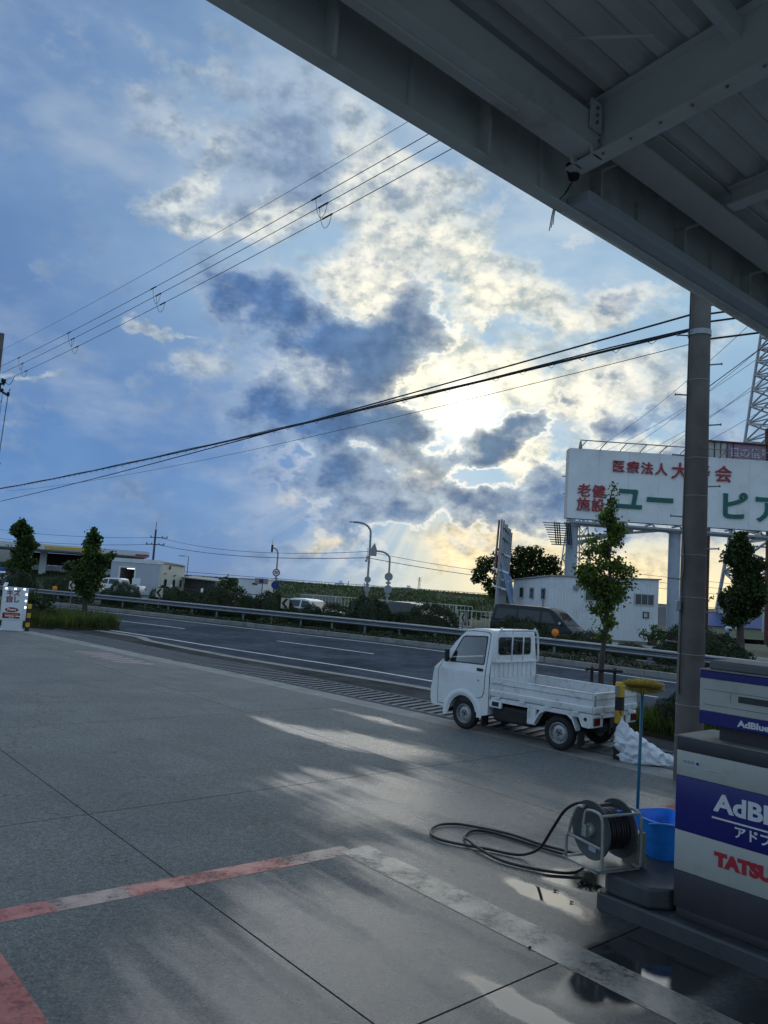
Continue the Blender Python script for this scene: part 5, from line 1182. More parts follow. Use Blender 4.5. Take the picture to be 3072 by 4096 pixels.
# ------------------------------------------------------------------ guard rail and road furniture
def build_guard_rail():
    t = thing('guard_rail', 'long weathered steel guard rail along the planted median', 'guard rail')
    path = [p for p in resample([Vector((p.x, p.y, 0)) for p in MEDR], 2.0) if -36 < p.x < 24]
    sec = [(.0, .80), (-.07, .77), (-.085, .73), (-.07, .69), (-.01, .655), (-.01, .625), (-.07, .59), (-.085, .55), (-.07, .51), (.0, .48)]
    for k in range(0, len(path) - 2, 2):
        P = path[k:k + 3]; m = MB(); q = len(sec); vs = []
        ext = [P[0] - (P[1] - P[0]).normalized() * .06] + P[1:2] + [P[2] + (P[2] - P[1]).normalized() * .06]
        for j, p in enumerate(ext):
            tt = (ext[min(j + 1, 2)] - ext[max(j - 1, 0)]).normalized(); n_ = Vector((-tt.y, tt.x, 0)); lap = .004 * (k // 2 % 2)
            vs += [p + n_ * (o - lap) + Vector((0, 0, z)) for o, z in sec]
        m.add(vs, [(j * q + i, j * q + i + 1, (j + 1) * q + i + 1, (j + 1) * q + i) for j in range(2) for i in range(q - 1)]); m.build('rail_beam', MT['galv'], t, smooth=30)
    pm = None
    for k, p in enumerate(path):
        if pm is None:
            m = MB(); m.lathe([(.057, -.1), (.057, .74), (.03, .76), (0, .765)], 14); m.box((0, -.05, .64), (.10, .06, .2)); o = m.build('post', MT['galv'], t, smooth=40); pm = o.data
        else: o = grow('post', pm, t)
        tt = (path[min(k + 1, len(path) - 1)] - path[max(k - 1, 0)]).normalized(); o.location = (p.x - tt.y * .07, p.y + tt.x * .07, 0); o.rotation_euler = (0, 0, math.atan2(tt.y, tt.x))
build_guard_rail()
def chevron(label, x, y, z, rz, s=.46):
    t = thing('chevron_board', label, 'road sign', (x, y, 0), rz, 'chevron boards on the median')
    MB().box((0, 0, z), (s, .02, s * 1.28)).build('board', M('faded_cream_reflective', (.52, .48, .36), .4, var=.12), t, bevel=.006)
    m = MB(); w = s / 2; h = s * .64
    m.prism([(w * .75, -.0125, z + h * .88), (w * .1, -.0125, z + h * .88), (-w * .85, -.0125, z), (w * .1, -.0125, z - h * .88), (w * .75, -.0125, z - h * .88), (-w * .1, -.0125, z)], (0, -.002, 0)); m.build('arrow', MT['black'], t)
    m = MB(); m.tube([(0, .03, 0), (0, .03, z + .2)], .028, 8); m.build('post', MT['galv'], t)
chevron('chevron board pointing left above the guard rail, leftmost of the four', -18.6, 47.0, 1.30, R(-12), .40)
chevron('chevron board pointing left, second from the left, in front of the white workshop', -12.6, 44.6, 1.26, R(-8), .42)
chevron('chevron board pointing left beside the passing white car', -5.05, 42.2, 1.19, R(-5), .46)
chevron('chevron board by the railings left of the bush above the truck cab, mostly turned away', 4.55, 41.0, 1.10, R(48), .40)
def delineator(label, x, y, z, rz):
    t = thing('delineator', label, 'reflector', (x, y, 0), rz, 'orange delineators on the guard rail')
    m = MB(); m.lathe([(0, 0), (.145, 0), (.155, -.012), (.14, -.022), (0, -.03)], 28, (0, 0, z), (0, 1, 0)); m.build('reflector_disc', MT['orange'], t, smooth=40)
    m = MB(); m.tube([(0, .02, 0), (0, .02, z)], .02, 8); m.build('stem', MT['galv'], t)
delineator('round orange delineator right behind the truck, above the guard rail', 7.35, 31.9, 1.03, 0)
delineator('round orange delineator at the left, between the lit sign and the first chevron', -20.2, 48.4, 1.0, R(15))
# ------------------------------------------------------------------ street lamps and sign posts
def street_lamp(name, label, x, y, h, r, arm, hz, lean=0.0):
    t = thing(name, label, 'street lamp', (x, y, 0))
    m = MB(); m.tube(smooth_path([(0, 0, 0), (0, 0, h * .5), (0, 0, h * .86), (-arm * .08, 0, h * .94), (-arm * .35, 0, h * .985), (-arm * .7, 0, h), (-arm, 0, h)], 5), r, 8); m.build('post', MT['steel_grey'], t, smooth='all')
    return t
def disc_sign(t, z, r, mat, side=-1, name='round_sign', y=-.10):
    m = MB(); m.lathe([(0, 0), (r, 0), (r, .02), (0, .02)], 24, (0, y, z), (0, 1, 0)); return m.build(name, mat, t)
sg_back = M('grey_sign_back', (.28, .30, .31), .5, metal=.3, var=.1)
l1 = street_lamp('street_lamp', 'tall curved street lamp standing left of the round signs', -.95, 62, 7.5, .085, 1.45, 0)
m = MB(); m.box((-1.55, 0, 7.5), (.5, .16, .09)); m.build('lamp_head', MT['steel_grey'], l1, bevel=.03)
disc_sign(l1, 2.95, .26, sg_back); MB().box((.0, -.10, 2.55), (.3, .02, .12)).build('plate', sg_back, l1); disc_sign(l1, 2.2, .26, sg_back)
MB().box((-.16, 0, 4.7), (.14, .14, .3)).build('equipment_box', MT['steel_grey'], l1); MB().box((-.22, 0, 4.45), (.2, .12, .16)).build('camera', MT['steel_grey'], l1); m = MB(); m.tube([(-.15, 0, 4.6), (-.15, 0, 5.5)], .02, 6); m.build('aerial', MT['steel_grey'], l1)
l2 = street_lamp('sign_post', 'curved post carrying two round signs and an overhead marker', .65, 56, 5.0, .07, 1.1, 0)
l2['category'] = 'sign post'
for z in (3.2, 2.3): disc_sign(l2, z, .30, sg_back)
for z in (2.75, 1.85): MB().box((0, -.1, z), (.36, .02, .15)).build('plate', sg_back, l2)
m = MB(); m.prism([(-1.45, -.1, 4.62), (-.98, -.1, 4.62), (-.98, -.1, 5.1), (-1.16, -.1, 5.6), (-1.45, -.1, 5.1)], (0, .04, 0)); m.build('marker_board', sg_back, l2)
l3 = street_lamp('sign_post', 'curved post with a speed sign and a white topped warning lamp at the left', -8.7, 65, 5.1, .07, .5, 0)
l3['category'] = 'sign post'
m = MB(); m.lathe([(.09, 4.75), (.09, 5.35), (.08, 5.36)], 14, (-.52, 0, 0)); m.build('lamp_barrel', MT['black'], l3); m = MB(); m.lathe([(.08, 5.36), (.015, 5.85), (0, 5.86)], 14, (-.52, 0, 0)); m.build('lamp_cone', M('white_lamp_cone', (.75, .72, .68), .5), l3)
s = disc_sign(l3, 3.05, .32, M('red_sign_ring', (.35, .03, .04), .5)); m = MB(); m.lathe([(0, 0), (.23, 0), (.23, .01), (0, .01)], 24, (0, -.112, 3.05), (0, 1, 0)); m.build('sign_face', MT['sign_white'], l3)
text_obj('lettering', '50', .30, M('sign_blue_digits', (.02, .04, .2), .5), l3, bold=.012, extrude=.002, mtx=Matrix.Translation((0, -.116, 3.05)) @ Matrix.Rotation(R(90), 4, 'X'))
disc_sign(l3, 2.0, .34, M('blue_sign_face', (.015, .04, .16), .5)); MB().box((0, -.1, 2.55), (.3, .02, .12)).build('plate', sg_back, l3)
rt = thing('route_sign', 'low pinkish route sign with a blue shield beside the speed sign post', 'road sign', (-9.75, 64, 0))
MB().box((0, 0, 2.25), (1.1, .04, .46)).build('board', M('dusty_pink_sign', (.30, .22, .24), .5), rt); MB().box((.0, -.025, 2.25), (.34, .01, .34)).build('shield', M('route_blue', (.01, .03, .15), .5), rt)
m = MB(); m.tube([(.1, .05, 0), (.1, .05, 2.5)], .05, 8); m.build('post', MT['galv'], rt)
for (x, y, h, lab) in ((-24.9, 100, 4.75, 'thin grey lamp post far off, right of the white workshop'),):
    t = thing('street_lamp', lab, 'street lamp', (x, y, -.6)); m = MB(); m.tube([(0, 0, 0), (0, 0, h + .6), (-.9, 0, h + .62)], .06, 6); m.build('post', MT['galv'], t); MB().box((-.9, 0, h + .6), (.7, .2, .1)).build('lamp_head', MT['galv'], t)
t = thing('signal_post', 'thin post with a small red lamp box beside the dark shed', 'post', (-22.4, 82, 0)); m = MB(); m.tube([(0, 0, 0), (0, 0, 3.0)], .07, 6); m.build('post', MT['galv'], t); MB().box((0, 0, 3.0), (.5, .3, .35)).build('lamp_box', M('red_box', (.25, .06, .06), .5), t)
# ------------------------------------------------------------------ pedestrian railings
def railing(label, a, b, h, mat, step=.28, z0=.08, group='railings beyond the road'):
    t = thing('railing', label, 'railing', (0, 0, 0), 0, group); a, b = Vector((*a, z0)), Vector((*b, z0)); L = (b - a).length; n = int(L / step)
    for z in (.12, h): m = MB(); m.tube([a + Vector((0, 0, z)), b + Vector((0, 0, z))], .03, 6); m.build('rail', mat, t)
    me = None
    for k in range(n + 1):
        if me is None: m = MB(); m.tube([(0, 0, .12), (0, 0, h)], .019, 6); o = m.build('bar', mat, t); me = o.data
        else: o = grow('bar', me, t)
        o.location = a.lerp(b, k / n)
    for k in range(int(L / 2) + 1):
        m = MB(); m.tube([a.lerp(b, min(1, k * 2 / L)), a.lerp(b, min(1, k * 2 / L)) + Vector((0, 0, h + .04))], .04, 8); m.build('post', mat, t)
rail_w = M('cream_railing_paint', (.50, .50, .44), .5, var=.12, dirt=((.2, .17, .12), .4, 3)); rail_b = M('brown_railing_paint', (.06, .05, .04), .6)
railing('cream pedestrian railing left of the tall street lamp', (-4.9, 58.5), (1.0, 55.2), 1.42, rail_w)
railing('cream pedestrian railing right of the round sign post', (2.0, 54.6), (6.3, 51.6), 1.45, rail_w)
railing('nearest cream railing, just above the wide shrub, right of centre', (4.9, 47.6), (8.6, 46.6), 1.25, rail_w)
railing('low dark brown railing left of the white car, behind the shrubs', (-16.4, 62.5), (-5.6, 57.0), 1.15, rail_b, .9)
for k, (x, y, h, lab) in enumerate(((-16.6, 62, 1.5, 'left white bollard post by the brown railing'), (-13.9, 61, 1.4, 'right white bollard post by the brown railing'))):
    t = thing('white_post', lab, 'post', (x, y, 0), 0, 'white posts by the brown railing'); m = MB(); m.lathe([(.1, 0), (.1, h - .1), (.06, h), (0, h)], 12); m.build('shaft', MT['sign_white'], t, smooth=40); m = MB(); m.lathe([(.104, h * .6), (.104, h * .75)], 12); m.build('band', MT['steel_grey'], t)
# ------------------------------------------------------------------ vehicles on the far carriageway
def vehicle(name, label, cat, loc, rz, W, lower, cabin, paint, wins, wheels, wr=.31, tumble=.16, group=None, roof_mat=None):
    t = thing(name, label, cat, loc, rz, group)
    w0 = W / 2
    m = MB(); m.prism([(x, w0, z) for x, z in lower], (0, -W, 0)); m.build('body', paint, t, smooth=30, bevel=.05, segs=3, angle=25)
    zb = min(z for x, z in cabin); zt = max(z for x, z in cabin)
    def wy(z): return w0 - .02 - tumble * (z - zb) / (zt - zb)
    m = MB(); k = len(cabin); m.add([(x, wy(z), z) for x, z in cabin] + [(x, -wy(z), z) for x, z in cabin], [(i, (i + 1) % k, k + (i + 1) % k, k + i) for i in range(k)] + [tuple(range(k)), tuple(range(2 * k - 1, k - 1, -1))]); m.build('cabin', roof_mat or paint, t, smooth=30, bevel=.04, segs=3, angle=25)
    for poly in wins:
        for sg in (1, -1):
            m = MB(); m.poly([(x, sg * (wy(z) + .006), z) for x, z in poly]); m.build('side_window', MT['glass'], t)
    for (x0, z0, x1, z1) in ((cabin[0][0], cabin[0][1], cabin[1][0], cabin[1][1]), (cabin[-1][0], cabin[-1][1], cabin[-2][0], cabin[-2][1])):
        a, b = Vector((x0, 0, z0)), Vector((x1, 0, z1)); d = (b - a); n_ = Vector((d.z, 0, -d.x)).normalized() * .008
        if (a.x > 0) != (n_.x > 0): n_ = -n_
        p, q = a + d * .1 + n_, a + d * .88 + n_
        m = MB(); m.poly([(p.x, wy(p.z) - .07, p.z), (p.x, -wy(p.z) + .07, p.z), (q.x, -wy(q.z) + .06, q.z), (q.x, wy(q.z) - .06, q.z)]); m.build('windscreen', MT['glass'], t)
    src = None
    for x in wheels:
        for sg in (1, -1):
            wz = thing('wheel', None, None, (x, sg * (w0 - .10), wr), 0 if sg > 0 else math.pi); wz.parent = t
            if src:
                for ch in src.children: c = ch.copy(); COL.objects.link(c); c.parent = wz
            else:
                m = MB(); m.lathe([(wr * .6, -.09), (wr * .95, -.09), (wr, -.06), (wr, .06), (wr * .95, .09), (wr * .6, .09)], 24, (0, 0, 0), (0, 1, 0)); m.build('tyre', MT['rubber'], wz, smooth=40)
                m = MB(); m.lathe([(wr * .62, .08), (wr * .55, .06), (wr * .2, .085), (0, .085)], 18, (0, 0, 0), (0, 1, 0)); m.build('rim', MT['rim'], wz, smooth=40); src = wz
    fx = max(x for x, z in lower); bx = min(x for x, z in lower)
    for sg in (1, -1):
        m = MB(); m.box((fx - .06, sg * (w0 - .2), .72), (.12, .30, .16)); m.build('headlight', MT['lamp_clear'], t, bevel=.03)
        m = MB(); m.box((bx + .03, sg * (w0 - .12), .85), (.06, .14, .26)); m.build('tail_lamp', MT['lamp_red'], t, bevel=.02)
        m = MB(); m.box((cabin[0][0] - .35, sg * (w0 + .10), zb + .12), (.10, .16, .13)); m.build('mirror', MT['lamp_clear'] if name == 'van' else paint, t, bevel=.03)
    return t
blk = M('black_vehicle_paint', (.007, .008, .010), .35, var=.1, coat=.15, spec=.35); wht = M('white_car_paint', (.66, .69, .72), .3, var=.04, coat=.4); drk = M('dark_grey_car_paint', (.02, .021, .024), .28, var=.1, coat=.5)
vehicle('van', 'long black van driving right behind the median shrubs', 'van', (8.55, 41.3, -.03), R(-38), 1.72,
  [(2.38, .35), (2.42, .60), (2.36, .86), (2.05, 1.08), (-2.36, 1.12), (-2.42, .5), (-2.36, .32)], [(2.06, 1.07), (1.25, 1.80), (1.02, 1.90), (.6, 1.96), (-1.9, 1.99), (-2.22, 1.94), (-2.38, 1.1)],
  blk, [[(1.42, 1.18), (1.02, 1.70), (.62, 1.74), (.62, 1.18)], [(.50, 1.18), (.50, 1.74), (-.75, 1.76), (-.75, 1.18)], [(-.86, 1.18), (-.86, 1.76), (-2.05, 1.74), (-2.15, 1.18)]], (1.5, -1.1), .33, .15)
vehicle('car', 'white car passing behind the third chevron board', 'car', (-3.9, 46.2, -.03), R(-33), 1.7,
  [(2.0, .3), (2.05, .6), (1.95, .78), (1.0, .92), (-1.75, .98), (-2.0, .85), (-2.02, .35)], [(1.05, .90), (.25, 1.40), (-.1, 1.46), (-.9, 1.47), (-1.35, 1.38), (-1.85, .97)],
  wht, [[(.80, .98), (.22, 1.33), (-.25, 1.37), (-.25, .98)], [(-.35, .98), (-.35, 1.37), (-1.0, 1.36), (-1.4, 1.0)]], (1.25, -1.25), .30, .18)
vehicle('car', 'dark car half hidden below the round sign post', 'car', (2.2, 47.5, -.03), R(-35), 1.7,
  [(2.0, .3), (2.05, .65), (1.9, .85), (1.1, .98), (-1.9, 1.05), (-2.0, .35)], [(1.15, .97), (.45, 1.55), (.1, 1.62), (-1.2, 1.63), (-1.7, 1.52), (-1.95, 1.04)],
  drk, [[(.85, 1.05), (.38, 1.46), (-.2, 1.5), (-.2, 1.05)], [(-.3, 1.05), (-.3, 1.5), (-1.2, 1.5), (-1.6, 1.08)]], (1.25, -1.25), .31, .17, roof_mat=drk)
vehicle('pickup', 'white double cab pickup parked before the white workshop', 'pickup', (-23.5, 69, -.03), R(172), 1.78,
  [(2.5, .45), (2.55, .8), (2.45, 1.02), (1.35, 1.12), (-2.5, 1.12), (-2.55, .55)], [(1.4, 1.10), (.75, 1.62), (.45, 1.70), (-.7, 1.71), (-.92, 1.62), (-1.05, 1.1)],
  wht, [[(1.05, 1.18), (.68, 1.56), (.3, 1.6), (.3, 1.18)], [(.2, 1.18), (.2, 1.6), (-.65, 1.6), (-.8, 1.18)]], (1.6, -1.5), .36, .2)
vehicle('car', 'white hatchback at the left edge before the far petrol station', 'car', (-34.4, 71, -.03), R(-14), 1.7,
  [(2.0, .3), (2.05, .65), (1.9, .9), (1.1, 1.0), (-1.9, 1.02), (-2.0, .35)], [(1.2, .98), (.5, 1.52), (.1, 1.6), (-1.1, 1.6), (-1.6, 1.5), (-1.95, 1.0)],
  wht, [[(.9, 1.06), (.42, 1.44), (-.15, 1.48), (-.15, 1.06)], [(-.25, 1.06), (-.25, 1.48), (-1.1, 1.48), (-1.5, 1.08)]], (1.25, -1.25), .31, .17)
vehicle('car', 'grey car roof just above the wide left shrub, before the dark roofed yard', 'car', (-23.3, 62, -.03), R(-25), 1.7,
  [(2.0, .3), (2.05, .65), (1.9, .85), (1.1, .95), (-1.9, 1.0), (-2.0, .35)], [(1.3, .95), (.6, 1.45), (.2, 1.52), (-1.2, 1.52), (-1.7, 1.4), (-1.95, 1.0)],
  M('grey_car_paint', (.13, .14, .15), .3, var=.08, coat=.4), [[(.95, 1.02), (.5, 1.38), (-.1, 1.42), (-.1, 1.02)], [(-.2, 1.02), (-.2, 1.42), (-1.1, 1.42), (-1.5, 1.05)]], (1.25, -1.25), .3, .17)
# motor scooter and rider
def build_scooter():
    rz = R(-36); base = (15.35, 33.6, -.03)
    t = thing('motor_scooter', 'black delivery scooter with a large rear box behind the guard rail at the right', 'scooter', base, rz)
    for x in (.62, -.58):
        m = MB(); m.lathe([(.10, -.05), (.19, -.055), (.235, -.03), (.24, 0), (.235, .03), (.19, .055), (.10, .05)], 24, (x, 0, .24), (0, 1, 0)); m.lathe([(0, -.03), (.1, -.03), (.1, .03), (0, .03)], 16, (x, 0, .24), (0, 1, 0)); m.build('wheel', MT['rubber'], t, smooth=40)
    m = MB(); m.tube(smooth_path([(-.7, 0, .62), (-.3, 0, .60), (-.12, 0, .42), (.2, 0, .30), (.40, 0, .42), (.48, 0, .8)], 5), [.16] * 8 + [.13] * 10 + [.11] * 8, 12) if False else m.box((-.38, 0, .52), (.72, .30, .28)); m.box((.12, 0, .30), (.5, .30, .10)); m.prism([(.36, .19, .25), (.5, .19, .3), (.44, .19, .95), (.38, .19, .95)], (0, -.38, 0)); m.build('body_shell', blk, t, bevel=.04, segs=3)
    m = MB(); m.box((-.30, 0, .71), (.55, .26, .10)); m.build('seat', MT['rubber'], t, bevel=.04, segs=3)
    m = MB(); m.tube([(.42, 0, .9), (.38, 0, 1.05)], .025, 8); m.tube([(.34, .34, 1.06), (.38, 0, 1.04), (.34, -.34, 1.06)], .016, 8); m.build('handlebar', MT['black'], t)
    m = MB(); m.tube([(.62, 0, .24), (.47, 0, .85)], .03, 8); m.build('front_fork', MT['galv'], t)
    m = MB(); m.box((-.78, 0, .92), (.50, .52, .36)); m.build('rear_box', MT['black'], t, bevel=.03); MB().box((-.78, 0, 1.112), (.50, .52, .02)).build('box_lid', M('pale_box_lid', (.42, .43, .42), .4), t)
    return base, rz
sb_, srz = build_scooter()
def build_rider():
    t = thing('person', 'person in a dark jacket and helmet riding the black scooter to the right', 'person', sb_, srz)
    V = [(-.28, 0, .80), (-.27, 0, 1.0), (-.22, 0, 1.22), (-.17, 0, 1.36), (-.14, 0, 1.44), (-.11, 0, 1.56)]
    E = [(0, 1), (1, 2), (2, 3), (3, 4), (4, 5)]; RD = [(.17, .15), (.17, .13), (.19, .13), (.15, .10), (.06, .06), (.085, .09)]
    def chain(start, pts, rr):
        prev = start
        for p, r in zip(pts, rr): V.append(p); RD.append((r, r)); E.append((prev, len(V) - 1)); prev = len(V) - 1
    for sg in (1, -1):
        chain(3, [(-.16, sg * .19, 1.34), (.02, sg * .25, 1.16), (.24, sg * .28, 1.06), (.33, sg * .27, 1.07), (.37, sg * .26, 1.06)], [.065, .055, .045, .04, .03])
        chain(0, [(-.22, sg * .11, .78), (.16, sg * .17, .74), (.22, sg * .16, .40), (.32, sg * .16, .37)], [.10, .085, .06, .05])
    me = bpy.data.meshes.new('body'); me.from_pydata(V, E, [])
    o = bpy.data.objects.new('body', me); COL.objects.link(o)
    sk = o.modifiers.new('skin', 'SKIN'); sk.use_smooth_shade = True; ss = o.modifiers.new('sub', 'SUBSURF'); ss.levels = 2; ss.render_levels = 2
    for v, r in zip(me.skin_vertices[0].data, RD): v.radius = r
    me.skin_vertices[0].data[0].use_root = True
    bpy.context.view_layer.update(); dm = bpy.data.meshes.new_from_object(o.evaluated_get(bpy.context.evaluated_depsgraph_get())); bpy.data.objects.remove(o)
    dm.materials.clear(); dm.materials.append(M('dark_jacket_cloth', (.016, .016, .02), .85, var=.3)); dm.name = 'body'
    grow('body', dm, t)
    m = MB(); m.lathe([(.10, -.13), (.135, -.10), (.15, 0), (.14, .07), (.10, .125), (.05, .145), (0, .15)], 24, (-.10, 0, 1.60)); hm = m.build('helmet', M('pale_blue_helmet', (.34, .42, .50), .2, coat=.6), t, smooth='all')
    m = MB(); q = []
    for z in (-.05, .045):
        for k in range(11): a = R(-75 + 15 * k); rr = .153; q.append((-.10 + math.cos(a) * rr, math.sin(a) * rr, 1.60 + z))
    m.add(q, [(k, k + 1, 12 + k, 11 + k) for k in range(10)]); m.build('visor', MT['glass'], hm)
build_rider()
# ------------------------------------------------------------------ prefab hut
def corrug(m, a, b, z0, z1a, z1b, n_, pitch=.22, dep=.035):
    # vertical ribs between plan points a and b; z1a / z1b are the top heights at both ends
    a, b = Vector(a), Vector(b); L = (b - a).length; n = max(2, int(L / pitch)); nn = Vector(n_).normalized(); P = []
    for k in range(n):
        for f, o in ((.0, 0), (.38, 0), (.5, dep), (.88, dep)): P.append(((k + f) / n, o))
    P.append((1.0, 0)); q = len(P)
    vs = [(*(a.lerp(b, f) + nn * o), z0) for f, o in P] + [(*(a.lerp(b, f) + nn * o), lerp(z1a, z1b, f)) for f, o in P]
    m.add(vs, [(i, i + 1, q + i + 1, q + i) for i in range(q - 1)])
def hut():
    t = thing('prefab_hut', 'white corrugated prefab hut with small sliding windows under the billboard', 'building')
    A, Bp, C, D = Vector((11.35, 51.2)), Vector((18.9, 52.2)), Vector((17.9, 60.0)), Vector((9.9, 57.0))
    zf = 3.86; zr = 4.12; zl = 3.55
    m = MB(); corrug(m, A, Bp, -.1, zf, zr, (0, -1)); m.build('front_wall', MT['white_wall'], t)
    m = MB(); corrug(m, D, A, -.1, zl, zf, (-1, -.25)); m.build('side_wall', MT['white_wall'], t)
    m = MB(); corrug(m, Bp, C, -.1, zr, zr - .3, (1, 0)); m.build('side_wall', MT['white_wall'], t); m = MB(); corrug(m, C, D, -.1, zr - .3, zl, (0, 1)); m.build('back_wall', MT['white_wall'], t)
    c = (A + Bp + C + D) / 4
    def ov(p, z): q = c + (p - c) * 1.035; return (q.x, q.y, z)
    m = MB(); m.prism([ov(A, zf + .02), ov(Bp, zr + .02), ov(C, zr - .28), ov(D, zl + .02)], (0, 0, .08)); m.build('roof', M('grey_hut_roof', (.30, .31, .32), .6, var=.15), t)
    def win(p0, p1, za, zb, nrm, panes=2):
        p0, p1 = Vector(p0), Vector(p1); d = (p1 - p0).normalized(); L = (p1 - p0).length; ang = math.atan2(d.y, d.x); mid = (p0 + p1) / 2 + Vector(nrm).normalized() * .05
        f = MB(); f.box((mid.x, mid.y, (za + zb) / 2), (L + .1, .05, zb - za + .1), ang); fo = f.build('window', MT['frame_alu'], t)
        for k in range(panes):
            pm = p0.lerp(p1, (k + .5) / panes) + Vector(nrm).normalized() * (.082 + .006 * (k % 2)); g_ = MB(); g_.box((pm.x, pm.y, (za + zb) / 2), (L / panes - .05, .008, zb - za - .04), ang); g_.build('pane', MT['window'], fo)
    def al(p, q, f): return p.lerp(q, f)
    win(al(A, Bp, .32), al(A, Bp, .47), 2.45, 3.15, (0, -1)); win(al(A, Bp, .78), al(A, Bp, .955), 2.40, 3.10, (0, -1), 3)
    for f in (.22, .50, .80): win(al(D, A, f), al(D, A, f + .10), 2.35, 3.05, (-1, -.25), 1)
    m = MB(); p = al(A, Bp, .235); m.box((p.x, p.y - .12, 3.28), (.34, .22, .22)); m.box((p.x, p.y - .12, 3.12), (.26, .18, .1)); m.build('vent_hood', MT['steel_grey'], t, bevel=.02)
    p = al(A, Bp, .885); m = MB()
    for q in ((-.15, -.22), (.15, -.22), (.15, .22), (-.15, .22)): pass
    m.bar((p.x - .16, p.y - .07, 1.95), (p.x - .16, p.y - .07, 1.5), .05); m.bar((p.x + .16, p.y - .07, 1.95), (p.x + .16, p.y - .07, 1.5), .05); m.bar((p.x - .2, p.y - .07, 1.9), (p.x + .2, p.y - .07, 1.9), .05); m.bar((p.x - .2, p.y - .07, 1.55), (p.x + .2, p.y - .07, 1.55), .05); m.build('wall_bracket', MT['wood_dark'], t)
    m = MB(); p = al(D, A, .86); m.tube([(p.x - .09, p.y - .03, 0), (p.x - .09, p.y - .03, 2.4)], .04, 8); m.build('downpipe', MT['steel_grey'], t)
hut()
# ------------------------------------------------------------------ big billboard
def build_billboard():
    t = thing('billboard', 'huge white billboard with red and green lettering on steel legs', 'billboard', (0, 0, 0))
    Y = 62.0; x0, x1 = 14.8, 34.5; z0, z1 = 9.0, 14.76
    k = 0; n = 8
    for i in range(n):
        a, b = lerp(x0, x1, i / n), lerp(x0, x1, (i + 1) / n)
        MB().box(((a + b) / 2, Y + .03, (z0 + z1) / 2), (b - a - .012, .06, z1 - z0)).build('face_panel', MT['sign_white'], t)
    MB().box(((x0 + x1) / 2, Y + .55, (z0 + z1) / 2), (x1 - x0, .95, z1 - z0 - .06)).build('cabinet', MT['steel_grey'], t)
    X = Matrix.Rotation(R(90), 4, 'X')
    def L(ch, x, z, s, mat, bold, xs=1.0): text_obj('letter', ch, s, mat, t, bold=bold, extrude=.06, mtx=Matrix.Translation((x, Y - .065, z)) @ X, xs=xs)
    for ch, x, z, s in (('医', 18.84, 13.42, 1.05), ('療', 20.03, 13.42, 1.05), ('法', 21.19, 13.40, 1.05), ('人', 22.34, 13.40, 1.05), ('大', 23.87, 13.34, 1.42), ('寿', 25.65, 13.33, 1.42), ('会', 27.42, 13.32, 1.42), ('老', 16.13, 11.24, 1.12), ('健', 17.32, 11.22, 1.12), ('施', 16.10, 10.10, 1.12), ('設', 17.30, 10.09, 1.12)):
        L(ch, x, z, s, MT['sign_red'], .012 * s)
    for ch, x, z, s in (('ユ', 19.78, 10.72, 2.35), ('ー', 22.32, 10.74, 2.5), ('ト', 25.3, 10.72, 2.35), ('ピ', 28.3, 10.68, 2.45), ('ア', 31.1, 10.62, 2.45)): L(ch, x, z, s, MT['sign_green'], .065)
    # floodlight rail
    m = MB(); m.tube([(15.4, Y - 1.0, 15.25), (x1, Y - 1.0, 15.2)], .045, 6); m.build('lamp_rail', MT['galv'], t)
    for k in range(12):
        x = 15.7 + k * 1.62; m = MB(); m.tube([(x, Y, z1), (x, Y - .3, z1 + .1), (x + .22, Y - 1.0, 15.22)], .04, 6); m.build('lamp_arm', MT['galv'], t)
    # underframe and legs
    for k in range(9):
        x = 15.2 + k * 2.2; m = MB(); m.bar((x, Y, 8.95), (x, Y + 1.6, 8.95), .14); m.bar((x, Y + .0, 8.9), (x + 1.0, Y + 1.6, 8.55), .09); m.build('under_strut', MT['steel_grey'], t)
    for y, z in ((Y + .1, 8.72), (Y + .9, 8.60), (Y + 1.6, 8.72)): m = MB(); m.bar((15.0, y, z), (x1, y, z - .25), .16); m.build('under_beam', MT['steel_grey'], t)
    for x in (15.55, 24.0, 32.5):
        m = MB(); m.lathe([(.48, -2.0), (.48, 8.4), (.62, 8.4), (.62, 8.7)], 28, (x, Y + 1.0, 0)); m.build('leg', M('pale_blue_grey_leg_paint', (.36, .41, .48), .5, var=.08, dirt=((.2, .18, .15), .3, 1)), t, smooth=40)
    m = MB(); m.bar((16.0, Y + 1, 7.1), (20.5, Y + 1, 8.4), .34); m.build('brace', MT['steel_grey'], t); m = MB(); m.bar((16.0, Y + .8, 7.6), (22.5, Y + .8, 8.5), .2); m.build('brace', MT['steel_grey'], t)
build_billboard()
def build_louvre():
    t = thing('slatted_bracket', 'fan of horizontal grey steel slats jutting left below the billboard', 'steel bracket', (0, 0, 0))
    Y = 61.2
    for k in range(10):
        z = 8.42 - k * .185; xl = 12.75 + k * .095; m = MB(); m.bar((xl, Y + k * .05, z), (15.3, Y + .2 + k * .05, z + .02), .09, .085); m.build('slat', MT['galv'], t)
    for x in (13.75, 13.93, 14.11, 14.72, 14.86, 15.0):
        m = MB(); m.bar((x - .1, Y - .06, 8.5), (x + .22, Y + .4, 6.75), .08); m.build('slat_rail', MT['wood_dark'], t)
    m = MB(); m.bar((14.9, Y + .3, 6.7), (15.6, Y + 1.6, 6.7), .14); m.bar((14.9, Y + .3, 8.45), (15.6, Y + 1.6, 8.45), .14); m.build('mount_arm', MT['steel_grey'], t)
build_louvre()
